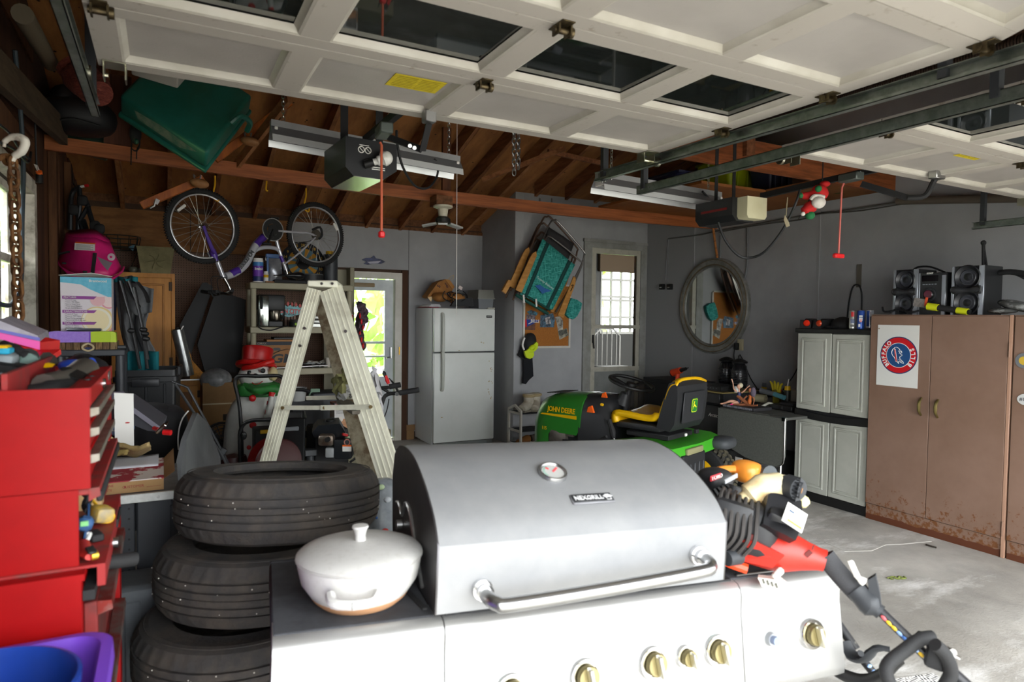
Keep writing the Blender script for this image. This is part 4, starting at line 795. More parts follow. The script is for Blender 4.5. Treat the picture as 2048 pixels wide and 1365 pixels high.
b = B(); b.cyl((-.118-.02,1.27,.55),(-.118-.02,1.27,.93),.02,n=14); one(b,'spray_can',mat('#9a9ca8',.35,.3),'pale can tucked between the blue bucket and purple tote side','can')
b = B(); b.bx(-.58,-.12,.95,1.38,.0,.5,.01); b.bx(-.59,-.11,.94,1.39,.5,.528,.01); one(b,'storage_box',mat('#5d6064',.5),'grey lidded storage box under the purple tote','box')
# ---------------------------------------------------------------- grey work bench behind the red chest
bn = th('work_bench','grey plastic work bench with aluminium front edge, pizza box on it','work bench',(-.3,3.1,0))
b = B(); b.bx(-.72,.055,2.875,3.4,.87,.9,.003); b.o('top',mat('#55585b',.7,col2='#6a6d70',ns=9),bn)
b = B(); b.bx(-.72,.057,2.862,2.876,.868,.903,.002); b.o('front_edge',mat('#cfd0cd',.4,.5,col2='#b9bbb8',ns=20),bn)
b = B(); b.cyl((-.02,2.862,.885),(-.02,2.858,.885),.006,n=8); b.o('screw',STEEL,bn)
PEG2 = mat('#3c3f44',.5)
b = B(); b.bx(-.7,-.1,2.9,2.93,.02,.865,.004); b.bx(-.095,.03,2.9,2.94,.02,.865,.006); b.bx(.03,.05,2.9,3.38,.02,.865,.004); sp_ = b.o('front_panel',PEG2,bn)
b = B();
for i in range(5):
 for j in range(14): b.cyl((-.23+.035*i-.03,2.9,.84-.04*j),(-.23+.035*i-.03,2.8985,.84-.04*j),.0045,n=6,cap=True)
b.o('panel_hole',BLACK,sp_)
b = B(); b.bx(.02,.05,2.89,2.9,.5,.84,.003); b.bx(.045,.056,2.87,2.89,.78,.8); b.o('latch_strip',mat('#2f3236',.5),bn)
b = B(M=Matrix.Translation(P(278,1290,d=2.36)-V((0,0,.3)))); rim_tub(b,-.075,.06,-.1,.1,.025,[(.02,-.2),(0,.52),(.0,.535),(.012,.545),(.03,.547)]); b.box((-.015,-.099,.25),(.05,.012,.5),None,.005); one(b,'plastic_slab',mat('#595d61',.55,col2='#63676b',ns=6),'grey moulded plastic slab standing between red cabinet and tyres','plastic slab')
# items on the bench
KB = mat('#b48f63',.8,col2='#a98457',ns=5); PR_ = mat('#b23a46',.75,col2='#e8dcd4',ns=9,lo=.5,hi=.52)
pzM = Matrix.Translation((-.12,2.92,.902)) @ rotm('Z',.0)
pz = th('pizza_box','kraft pizza box with red printed lid on the grey bench','pizza box',(-.1,3.1,.902))
b = B(); b.bx(-.45,-.0,2.9,3.3,.902,.946); b.o('tray',KB,pz)
b = B(); b.bx(-.45,.0,2.9,3.3,.946,.950); b.o('lid',PR_,pz)
b = B(); b.prism([(.0,2.9,.945),(.035,2.915,.965),(.035,3.3,.985),(.0,3.3,.948)],(.004,0,.004)); b.o('side_flap',KB,pz)
txt(pz,'CUSTOMER',.014,(-.105,2.8995,.925),(1,0,0),(0,0,1),mat('#9d3b3b',.8)); txt(pz,'PHONE',.012,(-.19,2.8995,.935),(1,0,0),(0,0,1),mat('#9d3b3b',.8)); txt(pz,'DATE',.012,(-.19,2.8995,.918),(1,0,0),(0,0,1),mat('#9d3b3b',.8))
b = B(); b.bx(-.135,-.13,2.8985,2.8998,.921,.929); b.bx(-.06,.0-.01,2.8985,2.8998,.919,.9198); b.o('print_line',mat('#9d3b3b',.8),pz)
b = B(); b.grid(lambda u,v: V((-.42+.4*u,3.12+.26*v,.953+.003*math.sin(6*u)*v)),8,6); one(b,'paper_sheet',mat('#dfe0e6',.8),'white paper lying on the pizza box lid','paper',sol=.002)
gl = th('garden_glove','tan burlap work glove draped over the pizza box','glove',P(245,900,d=2.75)); b = B()
def gf(u,v):
 c0 = P(205+95*u,880+24*math.sin(u*2.2)+22*(v-.5)*(1-.55*u)-26*max(0,u-.75),d=2.62+.25*v); return c0+wavy(u,v,5,.012,3)
b.grid(gf,18,7); b.o('glove_body',mat('#a58f62',.95,col2='#8b754b',ns=16,bump=.4,bs=140),gl,sol=.016)
b = B(); b.grid(lambda u,v: P(205+50*u,905+10*v-6*u,d=2.6)+wavy(u,v,6,.008,8),10,5); b.o('glove_cuff',mat('#8f7b48',.95,bump=.4,bs=140),gl,sol=.012)
hd = th('plastic_hood','dark grey angular plastic hood with light lavender top edge on the bench','hood',P(260,830,d=3.1)); b = B()
b.prism([P(212,815,d=2.95),P(250,808,d=2.95),P(320,856,d=2.95),P(318,864,d=2.95),P(295,862,d=2.95),P(250,845,d=2.95),P(212,848,d=2.95)],(.03,.22,.02)); b.o('shell',mat('#4a4a50',.45),hd)
b = B(); b.prism([P(212,789,d=3.0),P(235,788,d=3.0),P(252,806,d=2.96),P(252,812,d=2.94),P(212,822,d=2.95)],(.02,.1,0)); b.o('top_edge',mat('#8c88a0',.35),hd)
b = B(); b.bar(P(252,810,d=2.945),P(318,858,d=2.945),.02,.004,(0,-1,.3)); b.o('edge_strip',mat('#77747f',.4),hd)
bb = th('bread_bag','blue printed plastic bag bulging under the grey hood','bag',P(240,850,d=2.9)); b = B(); b.ell(P(240,855,d=2.95),(.058,.05,.042),Euler((0,.15,0)).to_matrix(),22,14); b.o('bag_film',mat('#5b7fb5',.25,col2='#8ba6cf',ns=9),bb)
for i,(x,y_,c_) in enumerate(((238,842,'#c9d3e6'),(255,846,'#b8433f'),(226,862,'#d9d9dd'),(246,838,'#b8433f'))): b = B(); b.ell(P(x,y_,d=2.895),(.009,.004,.003)); b.o('print',mat(c_,.5),bb)
b = B(); b.tube([P(313,866,d=2.72),P(330,850,d=2.72)],[.007,.009],8); b.tube([P(330,852,d=2.72),P(336,844,d=2.74)],[.006,.003],6); pz_ = th('screwdriver','red and grey tool lying at the tip of the hood','tool',P(325,862,d=2.72)); b.o('shank',CHROME,pz_)
b = B(); b.tube([P(308,857,d=2.8),P(318,860,d=2.78)],.009,8); b.o('red_tip',RED,pz_); b = B(); b.tube([P(327,865,d=2.72),P(342,866,d=2.72)],.012,8); b.o('handle',RED,pz_)
b = B(); b.prism([P(228,786,y=3.34),P(267,788,y=3.34),P(268,897,y=3.34),P(230,897,y=3.34)],(0,.01,0)); one(b,'paper_card',PAPER,'white card standing behind the lavender hood edge','card')
bg = th('duffel_bag','black nylon bag with white piping slumped beyond the bench','bag',P(325,870,d=3.7)); b = B()
b.ell(P(322,872,d=3.9),(.15,.16,.185),None,20,14,.65); b.ell(P(300,830,d=3.85),(.13,.12,.07),None,16,10,.8); b.o('bag_body',mat('#131316',.7,bump=.3,bs=25),bg)
b = B(); b.tube([P(377,822,d=3.72),P(366,836,d=3.7),P(359,855,d=3.7),P(356,880,d=3.7),P(357,900,d=3.72)],.004,6,k=4); b.o('piping',PAPER,bg)
gp = th('table_leaf','grey laminate panel leaning upright behind the tyres','panel',P(390,900,d=3.6)); b = B()
b.prism([P(385,826,d=3.6),P(362,880,d=3.3),P(350,935,d=3.2),P(356,1010,d=3.1),P(372,1080,d=3.05),P(440,1010,d=4.2),P(432,915,d=4.3),P(405,845,d=3.9)],(.025,-.01,0)); b.o('leaf',mat('#6d6f70',.6,col2='#606264',ns=4),gp)
# grey tubular handle leaning (broom-like) and its base
b = B(); b.tube([P(345,764,d=4.4),P(375,775,d=4.4),P(445,905,d=4.6),P(500,1010,d=4.75)],.0085,8); hdl = th('crutch','pair of thin grey metal tubes leaning from the tote to the floor','crutch',P(400,840,d=4.4)); b.o('tube',mat('#5d5f61',.4,.6),hdl); b = B(); b.tube([P(350,768,d=4.3),P(440,905,d=4.5),P(495,1010,d=4.7)],.0085,8); b.o('tube',mat('#5d5f61',.4,.6),hdl)
b = B(); b.box(P(442,908,d=4.6),(.05,.05,.09),Euler((0,.5,0)).to_matrix(),.012); b.o('socket',DGREY,hdl)
# ---------------------------------------------------------------- black plastic shelf with boxes
ps = th('shelf_unit','black plastic shelf stand beside the left wall holding small boxes','shelf',(-.36,4.5,0)); z = P(180,700,d=3.95).z; c = P(180,700,d=3.95)
SX0,SX1,SY0,SY1 = c.x-.185,c.x+.185,c.y,c.y+.35; PLB = mat('#34363b',.4,bump=.05)
b = B(); b.bx(SX0,SX1,SY0,SY1,z-.04,z,.006); b.o('shelf_top',PLB,ps)
b = B(); b.bx(SX0,SX1,SY0,SY1,.55,.59,.006); b.o('shelf_board',PLB,ps)
for x in (SX0+.03,SX1-.03):
 for y_ in (SY0+.03,SY1-.03): b = B(); b.cyl((x,y_,0),(x,y_,z-.03),.026,n=14); b.o('post',PLB,ps)
b = B(); b.bx(SX1-.09,SX1-.0,SY0+.1,SY0+.15,z,z+.02,.004); b.o('corner_plug',PLB,ps)
wb_ = th('wooden_box','slatted wooden box with a cloth tag on the black shelf','box',(c.x-.01,c.y+.15,z)); b = B(wb_); wcols = ['#8a6a48','#6f5238','#9b7c58','#7a5d40','#60472f','#94734d','#846548','#a58a60']
for i in range(8):
 b = B(wb_); b.bx(-.15+i*.0375,-.15+(i+1)*.0375-.002,-.14,.14,0,.045,.001); b.o('slat',mat(wcols[i],.75,col2='#4f3a26',ns=14,stretch=(8,8,1)),wb_)
b = B(wb_); b.tube([(.0,-.145,.038),(-.025,-.15,.026),(-.026,-.152,.006),(.0,-.152,-.006),(.026,-.152,.004),(.024,-.15,.024)],.006,7,k=3,closed=True); b.o('cloth_tag',mat('#c9b793',.9),wb_)
b = B(wb_); b.ell((0,-.149,.008),(.018,.004,.008)); b.o('tag_patch',mat('#20284f',.6),wb_)
pb2 = th('carton','long purple and lime green carton on the wooden box','carton',(c.x-.03,c.y+.1,z+.046)); b = B(pb2); b.bx(-.17,.035,-.13,.12,0,.063); b.o('purple_sleeve',mat('#9a74d6',.5,col2='#a583dc',ns=60),pb2)
b = B(pb2); b.bx(.036,.14,-.13,.12,0,.063); b.prism([(.14,-.13,0),(.14,-.13,.063),(.165,-.12,.058),(.168,-.12,.0)],(0,.1,0)); b.o('green_sleeve',mat('#b7d220',.5),pb2)
b = B(pb2); b.bx(.028,.037,-.131,.121,-.0005,.0635); b.o('sleeve_band',mat('#7b46c4',.5),pb2)
b = B(); b.bx(c.x-.13,c.x+.05,c.y+.1,c.y+.2,z+.111,z+.126,.006); one(b,'plastic_tray',mat('#4c4f57',.4),'flat grey plastic tray lying behind the purple carton','tray')
# appliance carton with printed front
ac = P(173,615,d=4.1); bx_ = th('appliance_carton','tall printed appliance carton with teal top and citrus picture on black shelf','carton',(ac.x,ac.y+.0,z+.045)); H0 = ac.z+.19-(z+.11); W0 = .27
fz = P(173,687,d=4.1).z-(z+.11)
b = B(bx_); b.bx(-W0/2,W0/2,0,.2,0,.40); b.o('box_body',mat('#e7dfe3',.55),bx_)
b = B(bx_); b.prism([(-W0/2,-.001,.40),(W0/2,-.001,.40),(W0/2,-.001,.27),(.02,-.001,.325),(-.03,-.001,.355),(-W0/2,-.001,.365)],(0,-.001,0)); b.o('teal_print',mat('#58b3cf',.5,col2='#6fc0d8',ns=25),bx_)
def disc(b,cx,cz,r,y_,x0,x1,z0,z1,n=28):
 pts = [(min(max(cx+r*math.cos(2*PI*i/n),x0),x1),y_,min(max(cz+r*math.sin(2*PI*i/n),z0),z1)) for i in range(n)]; b.prism(pts,(0,-.0008,0))
for cx,cz,r,c_ in ((.12,.25,.045,'#e59aa6'),(.12,.25,.036,'#f2d9d6'),(.06,.26,.04,'#eab9bd'),(.11,.1,.06,'#d98a9c'),(.06,.13,.088,'#e9cf8d'),(.055,.13,.08,'#f5efdb'),(.055,.13,.066,'#f3e2b4')):
 b = B(bx_); disc(b,cx,cz,r,-.001-.0009*(7-['#e59aa6','#f2d9d6','#eab9bd','#d98a9c','#e9cf8d','#f5efdb','#f3e2b4'].index(c_) < 7)-.0004*['#e59aa6','#f2d9d6','#eab9bd','#d98a9c','#e9cf8d','#f5efdb','#f3e2b4'].index(c_),-W0/2,W0/2,.0,.28); b.o('fruit_print',mat(c_,.5),bx_)
b = B(bx_)
for zz in (.272,.185,.112): b.prism([(-.125,-.006,zz+.009),(.055,-.006,zz+.009),(.04,-.006,zz-.009),(-.125,-.006,zz-.009)],(0,-.0008,0))
b.o('heading_bar',mat('#8d3d8f',.5),bx_)
WX = frame((1,0,0),(0,0,1)); M_ = MW[bx_]
for s_,zz in (('FEATURES',.272),('CARACTERISTICAS',.185),('TRAITS',.112)): txt(bx_,s_,.0145,M_ @ V((-.118,-.0078,zz)),(1,0,0),(0,0,1),PAPER,'LEFT',bold=.01)
INK = mat('#4c4350',.7)
for z0,ls in ((.256,('Brews 8 Cups','Power: 700 Watts','Easy to Clean Parts','Water Level Window','Simple On/Off Button')),(.169,('Prepara 8 Tazas','Potencia: 700 Vatios','Piezas Faciles de Limpiar','Ventana del Nivel del Agua','Un Simple Boton de Encendido/Apagado')),(.096,('Prepare 8 Tasses','Puissance: 700 Watts'))):
 for i,s_ in enumerate(ls): txt(bx_,'- '+s_,.0098,M_ @ V((-.115,-.0064,z0-.0125*i)),(1,0,0),(0,0,1),INK,'LEFT')
txt(bx_,'Brentwood',.021,M_ @ V((.062,-.0035,.378)),(1,0,0),(0,0,1),PAPER,bold=.02)
b = B(bx_); b.prism([(-.14,-.02,.405),(.03,-.04,.425),(.14,.0,.408),(.1,.1,.405),(-.1,.1,.41)],(0,0,.003)); b.o('open_flap',PAPER,bx_)
b = B(bx_); b.bx(-.09,.07,.02,.18,-.044,0); b.o('carton_base',mat('#c9b9c2',.6),bx_)
# ---------------------------------------------------------------- left wall hangings
ch_ = th('hook_chain','rusty heavy chain with a white painted lifting hook by the window','chain',P(30,280,d=2.4)); RUST = mat('#5a3a22',.8,.3,col2='#7d5630',ns=20,bump=.4,bs=120)
pts = [P(18,318,d=2.4),P(28,400,d=2.4),P(33,470,d=2.4),P(37,560,d=2.4),P(38,640,d=2.4)]
b = B(); a_ = P(26,322,d=2.4); e_ = P(38,655,d=2.4); n_ = 15
for i in range(n_):
 t = (i+.5)/n_; c = a_+(e_-a_)*t; x = (e_-a_).normalized(); fl_ = _R if i % 2 else _F; h = .020; w = .0165
 ring = [c+x*(h*1.0+w*math.sin(q)*.9)+fl_*w*math.cos(q) for q in [PI*k/6 for k in range(7)]]+[c-x*(h*1.0+w*math.sin(q)*.9)-fl_*w*math.cos(q) for q in [PI*k/6 for k in range(7)]]
 b = B(); b.tube(ring,.0062,7,closed=True); b.o('link',RUST,ch_)
b = B(); b.tube([P(24,322,d=2.4),P(30,312,d=2.4),P(44,302,d=2.4),P(50,285,d=2.4),P(42,276,d=2.4),P(26,274,d=2.4),P(11,282,d=2.4),P(8,294,d=2.4)],[.01,.013,.015,.016,.015,.013,.010,.006],10,k=5); b.o('hook',mat('#d8d2c4',.5,col2='#8a6a4a',ns=14,lo=.6,hi=.75),ch_)
b = B(); b.tube([P(-5,318,d=2.38),P(12,312,d=2.4),P(22,322,d=2.4)],.011,8,k=3); b.tor(P(17,320,d=2.4),.016,.008,frame(_R,_U).to_3x3() if hasattr(frame(_R,_U),'to_3x3') else frame(_R,_U),18,8); b.o('shackle',RUST,ch_)
CORD = mat('#17181a',.6)
b = B(); b.tube([P(30,100,x=XL+.06),P(46,300,x=XL+.05),P(44,450,x=XL+.05),P(42,560,x=XL+.05),P(24,608,x=XL+.06),P(-8,606,x=XL+.08)],.012,8,k=6); one(b,'hanging_cable',mat('#2f3a40',.6),'thick grey cable hanging down the left wall past the window','cable')
b = B(); b.tube([P(70,240,x=XL+.05),P(73,330,x=XL+.05),P(76,345,x=XL+.05)],.006,6,k=4); pl2 = th('extension_cord','black power cord with white tag and orange plug hanging above the window frame','cord',P(75,340,x=XL+.05)); b.o('cord',CORD,pl2)
b = B(); b.prism([P(67,328,x=XL+.05),P(74,331,x=XL+.05),P(79,343,x=XL+.05),P(75,344,x=XL+.05)],(.004,0,0)); b.o('tag',PAPER,pl2)
b = B(); b.cyl(P(78,343,x=XL+.06),P(79,350,x=XL+.06),.018,n=10); b.o('orange_ring',ORANGE,pl2)
b = B(); b.cyl(P(79,350,x=XL+.06),P(79,366,x=XL+.06),.022,n=10); b.o('plug',BLACK,pl2)
for i,pp in enumerate((((0,250),(20,268),(40,300),(60,320)),((0,285),(30,300),(55,325),(62,305)))): b = B(); b.tube([P(x,y_,x=XL+.09) for x,y_ in pp],.007,6,k=5); one(b,'wall_wire',CORD,('black wire looping from the top of the left wall behind the hook','thin black wire coiled on the left wall below the hook')[i],'wire')
# pink bouncing toddler tub and the stroller frame
pk = th('toddler_seat','pink plastic toddler seat shell hung upside down near the left wall','toddler seat',P(180,505,d=5.2)); PINK = mat('#e02a7c',.4,col2='#d62574',ns=6)
def ps_(u,v): # shell
 a = 2*PI*u; cx,cy = 181-6*(1-v),520-40*v; rx = 62-16*v+4*math.cos(a)*0; top = 30*v
 x = 180+(-4*v)+(62-19*v)*math.cos(a); ylow = 530+.13*(x-180)+ (22-10*v)*math.sin(a); ytop = 468+(max(0,x-190))*.55
 yy = ylow*(1-v)+(ytop+8*math.sin(a))*v; return P(x,yy,d=5.2-.24*math.sin(a)*(1-.3*v))
b = B(); b.grid(ps_,36,7,wrap=True); b.add([ps_(i/36,1) for i in range(36)],[list(range(36))]); b.o('shell',PINK,pk,sol=.012)
b = B()
def brim(u,v):
 a = PI*(.0+1.0*u); x = 180-(66+2*v)*math.cos(a); y_ = 530+.13*(x-180)+(24+20*v*math.sin(a))*math.sin(a)-6*v; return P(x,y_,d=5.2-.26*math.sin(a)-.05*v)
b.grid(brim,26,5); b.o('brim',PINK,pk,sol=.012)
b = B(); b.ell(P(207,536,d=5.05),(.06,.05,.05)); b.o('seat_hump',mat('#b8185f',.45),pk)
b = B(); b.prism([P(150,486,d=4.96),P(190,489,d=4.96),P(190,502,d=4.96),P(149,500,d=4.96)],_F*-.003); lb_ = b.o('warning_label',PAPER,pk)
b = B(); b.prism([P(152,484,d=4.955),P(191,486.5,d=4.955),P(191,489,d=4.955),P(151,486.5,d=4.955)],_F*-.003); b.o('label_band',ORANGE,lb_)
b = B()
for i in range(5): b.bar(P(152,489.5+2.2*i,d=4.95),P(186-5*(i % 2),491+2.2*i,d=4.95),.003,.002)
b.o('label_text',mat('#77737a',.8),lb_)
b = B(); b.bar(P(190,506,d=4.94),P(185,548,d=4.94),.027,.006,_F); b.o('strap',BLACKM,pk)
b = B(); b.bar(P(118,508,d=5.0),P(138,504,d=5.0),.02,.012); b.o('strap_anchor',BLACKM,pk)
for x,y_ in ((128,527),(170,544)): b = B(); b.box(P(x,y_,d=4.93),(.03,.015,.018),None,.005); b.o('clip',BLACK,pk)
b = B(); c = P(223.5,514.5,d=4.98); b.cyl(c,c-_F*.008,.028,n=20); bt = b.o('snap_button',mat('#d9c5cc',.4),pk)
b = B(); b.cyl(c-_F*.008,c-_F*.011,.009,n=12); b.o('snap_center',PINK,bt)
b = B(); b.prism([P(190,512,d=5.0),P(225,526,d=5.0),P(215,542,d=5.0)],(0,.004,0)); b.o('inner_label',mat('#8b8087',.7),pk)
st = th('stroller_frame','folded black tubular stroller frame standing above the pink seat','stroller',P(170,420,d=5.7))
for q in (((140,460),(142,400),(148,382),(160,374)),((158,372),(160,400),(157,440),(156,462)),((146,422),(155,430),(166,462)),((172,402),(185,445),(190,462)),((167,440),(176,470)),((194,455),(204,475)),((158,445),(178,410))):
 b = B(); b.tube([P(x,y_,d=5.6) for x,y_ in q],.019,8,k=4); b.o('tube',mat('#2c2e31',.35,.5),st)
for x,y_ in ((147,420),(165,401),(190,452),(199,458)): b = B(); b.ell(P(x,y_,d=5.56),(.04,.02,.045),None,12,8,.7); b.o('hinge_joint',BLACKM,st)
b = B(); b.cyl(P(161,374,d=5.6),P(171,372,d=5.6),.011,n=8); b.o('tip',PAPER,st)
b = B(); b.cyl(P(170,372,d=5.6),P(176,371,d=5.6),.013,n=8); b.o('red_cap',RED,st)
b = B(); b.tube([P(141,325,d=5.9),P(145,350,d=5.9),P(147,368,d=5.9),P(152,374,d=5.9)],[.01,.025,.02,.01],8,k=4,flat=.3); one(b,'saw_blade',mat('#4a4a4a',.4,.7),'dark curved blade hanging above the stroller frame','blade')
# ---------------------------------------------------------------- refrigerator and what is on it
FW = mat('#e6e9e4',.38,col2='#dfe3dd',ns=2,bump=.02,bs=300); FS = mat('#dfe1e2',.35)
fx0,fx1,fy0,fz = 2.875,3.69,7.36,1.70
fr = th('refrigerator','white top-freezer refrigerator with rust specks beside the back door','refrigerator',((fx0+fx1)/2,7.65,0))
b = B(); b.bx(fx0,fx1,fy0+.075,fy0+.66,.03,fz,.006); b.bx(fx0+.05,fx1-.05,fy0+.1,fy0+.6,0,.03); b.o('cabinet',FS,fr)
b = B(); b.bx(fx0,fx1,fy0,fy0+.065,1.165,fz-.003,.016); frd = b.o('freezer_door',FW,fr)
b = B(); b.bx(fx0,fx1,fy0,fy0+.065,.055,1.152,.016); fd = b.o('fridge_door',FW,fr)
for (za,zb,p) in ((1.17,1.63,frd),(.70,1.148,fd)):
 b = B(); x = fx0+.10; lo,hi = (za,zb) if p is frd else (zb,za)
 b.tube([(x,fy0-.005,lo),(x,fy0-.035,lo),(x,fy0-.045,lo+(hi-lo)*.3),(x,fy0-.04,lo+(hi-lo)*.85),(x,fy0-.02,hi-.01*(1 if hi > lo else -1)),(x,fy0+.005,hi)],[.02,.022,.02,.02,.022,.018],8,k=4); b.o('door_handle',mat('#c9ccc2',.4),p)
b = B(); b.bx(fx0+.01,fx1-.005,fy0+.02,fy0+.07,1.152,1.166); b.bx(fx1-.12,fx1-.04,fy0-.001,fy0+.01,1.153,1.163); b.o('door_gasket',DGREY,fr)
b = B(); b.bx(fx1-.125,fx1-.045,fy0-.003,fy0+.002,1.585,1.615,.002); bd = b.o('maker_badge',mat('#3b3d3d',.4,.5),frd)
txt(bd,'FRIGIDAIRE',.0115,(fx1-.085,fy0-.0036,1.60),(1,0,0),(0,0,1),PAPER)
b = B(); b.bx(fx0+.02,fx1-.02,fy0+.02,fy0+.1,.0,.05); b.cyl((fx1-.08,fy0+.03,0),(fx1-.08,fy0+.03,.04),.018); b.o('toe_grille',mat('#6f7370',.6),fr)
b = B(); b.bx(fx1-.1,fx1-.005,fy0+.0,fy0+.12,fz,fz+.012,.003); b.o('hinge_cover',OFFWHITE,fr)
b = B()
for k in range(16):
 x,z = fx1-random.uniform(.03,.09),random.uniform(.55,1.05); b.box((x,fy0-.0006,z),(random.uniform(.004,.012),.001,random.uniform(.003,.02)))
for x,z in ((3.5,1.28),(3.53,1.27),(2.98,.37),(3.2,1.18)): b.box((x,fy0-.0006,z),(.02,.001,.008))
b.o('rust_speck',mat('#a88f4c',.8),fr,kind='stuff')
bag = th('paper_bag','crumpled brown paper shopping bag with handle lying on the refrigerator','paper bag',P(890,585,y=7.6)); KP = mat('#a5713a',.8,col2='#8f5e2c',ns=8,bump=.3,bs=18)
def yq(px,py,y=7.6): return P(px,py,y=y)
b = B(); b.prism([yq(855,594),yq(876,565),yq(891,559),yq(898,560),yq(908,573),yq(903,586),yq(880,588),yq(862,597)],(0,.2,0)); b.o('bag_body',KP,bag)
b = B(); b.ell(yq(912,597,7.5),(.115,.1,.07),Euler((0,.15,0)).to_matrix(),14,9,.85); b.ell(yq(880,595,7.55),(.1,.1,.06)); b.o('bag_bottom',KP,bag)
b = B(); b.prism([yq(890,559,7.59),yq(899,560,7.59),yq(909,574,7.59),yq(905,580,7.59)],(0,-.006,0)); b.o('bag_cuff',mat('#b07c42',.8),bag)
b = B(); b.prism([yq(855,595,7.58),yq(866,593,7.58),yq(862,604,7.58)],(0,-.004,0)); b.o('torn_corner',mat('#e3c79a',.8),bag)
b = B(); b.tube([yq(897,558),yq(904,552),yq(907,551),yq(907,556),yq(903,560)],.003,6,k=4); b.o('handle',mat('#c9ad7a',.8),bag)
for i,(s_,x,y_,sz) in enumerate((('5',878,573,.06),('AND',893,571,.032))):
 txt(bag,s_,sz,yq(x,y_,7.595),V((.5,0,.85)) if i != 1 else V((.5,0,-.85)),V((-.85,0,.5)) if i != 1 else V((.85,0,.5)),mat('#2a2035',.8),bold=.02)
cw = th('extension_cord','tangle of black extension cord heaped on the refrigerator top','cord',yq(915,605,7.45)); b = B()
for i in range(9):
 c = yq(905+random.uniform(-14,22),594+random.uniform(-4,6),7.42+.02*(i % 3)); r = random.uniform(.06,.11); a0 = random.random()*6; tl_ = Euler((random.uniform(.9,1.7),random.uniform(-.5,.5),random.random()*.6)).to_matrix()
 b.tube([c+tl_ @ V((r*math.cos(a0+q*PI/8),r*.6*math.sin(a0+q*PI/8),.01*math.sin(q))) for q in range(15)],.0065,6,k=2)
b.o('cord',CORD,cw)
b = B(); b.box(yq(921,576,7.43),(.05,.004,.04),Euler((0,.5,0)).to_matrix()); b.o('tag',mat('#d8c9c4',.7),cw)
b = B(); b.prism([yq(902,613,7.4),yq(910,600,7.4),yq(945,596,7.4),yq(948,613,7.4)],(0,.05,0)); b.o('cord_heap',CORD,cw)
lb = P(961,613,y=7.55); lbx = th('utility_box','grey plastic box with hinged lid on the refrigerator','box',(lb.x,lb.y,fz)); b = B(lbx)
def taper(b,w0,d0,w1,d1,z0,z1): vs = [(sx*w/2,sy*d/2,z) for w,d,z in ((w0,d0,z0),(w1,d1,z1)) for sx,sy in ((-1,-1),(1,-1),(1,1),(-1,1))]; return b.add(vs,[[3,2,1,0],[4,5,6,7]]+[[i,(i+1) % 4,4+(i+1) % 4,4+i] for i in range(4)])
taper(b,.19,.3,.21,.32,0,.125); b.o('box_body',mat('#6d7175',.5),lbx)
b = B(lbx); taper(b,.225,.34,.205,.31,.128,.235); taper(b,.24,.35,.24,.35,.12,.132); b.o('lid',mat('#83837c',.5),lbx)
b = B(); b.bx(fx0-.01,fx0+.14,fy0+.15,fy0+.5,fz+.012,fz+.03,.003); b.bx(fx0+.03,fx0+.15,fy0+.2,fy0+.5,fz+.031,fz+.045); one(b,'magazine',mat('#c9c9cb',.5),'thin stack of magazines on the refrigerator over the red cloth','magazine')
b = B(); b.grid(lambda u,v: V((fx0-.03+.14*u,fy0+.12+.38*v,fz+.008+.003*math.sin(9*u+5*v)-.035*max(0,.25-u)*4*.0)),8,8); b.prism([(fx0-.012,fy0+.14,fz+.004),(fx0+.1,fy0+.1,fz+.002),(fx0+.11,fy0+.1,fz-.03),(fx0+.06,fy0+.1,fz-.035),(fx0+.02,fy0+.1,fz-.012)],(0,.01,0)); one(b,'red_cloth',mat('#8d2436',.9,col2='#a8384a',ns=60),'dark red patterned cloth under the magazines on the refrigerator edge','cloth',sol=.004)
# ---------------------------------------------------------------- alcove: beach chairs, corkboard, cap, shoe rack
CH = 6.95
TEAL = mat('#1d8077',.85,bump=.02).copy()
n,l,b_ = nodes(TEAL); tc_n = [x for x in n if x.type == 'TEX_COORD'][0]; mxs = []
for sc_ in ((1,1,.12),(.12,1,1)):
 mp = n.new('ShaderNodeMapping'); mp.inputs['Scale'].default_value = sc_; mp.inputs['Rotation'].default_value = (0,.5,0); nz = n.new('ShaderNodeTexNoise'); nz.inputs['Scale'].default_value = 130; l.new(tc_n.outputs['Object'],mp.inputs[0]); l.new(mp.outputs[0],nz.inputs['Vector']); mxs.append(nz.outputs['Fac'])
ad = n.new('ShaderNodeMath'); ad.operation = 'MAXIMUM'; l.new(mxs[0],ad.inputs[0]); l.new(mxs[1],ad.inputs[1]); rp = n.new('ShaderNodeValToRGB'); rp.color_ramp.elements[0].position = .5; rp.color_ramp.elements[1].position = .68; rp.color_ramp.elements[0].color = lin('#187a71'); rp.color_ramp.elements[1].color = lin('#55b5aa'); l.new(ad.outputs[0],rp.inputs[0]); l.new(rp.outputs[0],b_.inputs['Base Color']); TEALD = mat('#123f3c',.8); OAK = mat('#c08a45',.55,col2='#a8732f',ns=6,stretch=(1,4,4))
def cy(px,py,y=6.80): return P(px,py,y=y)
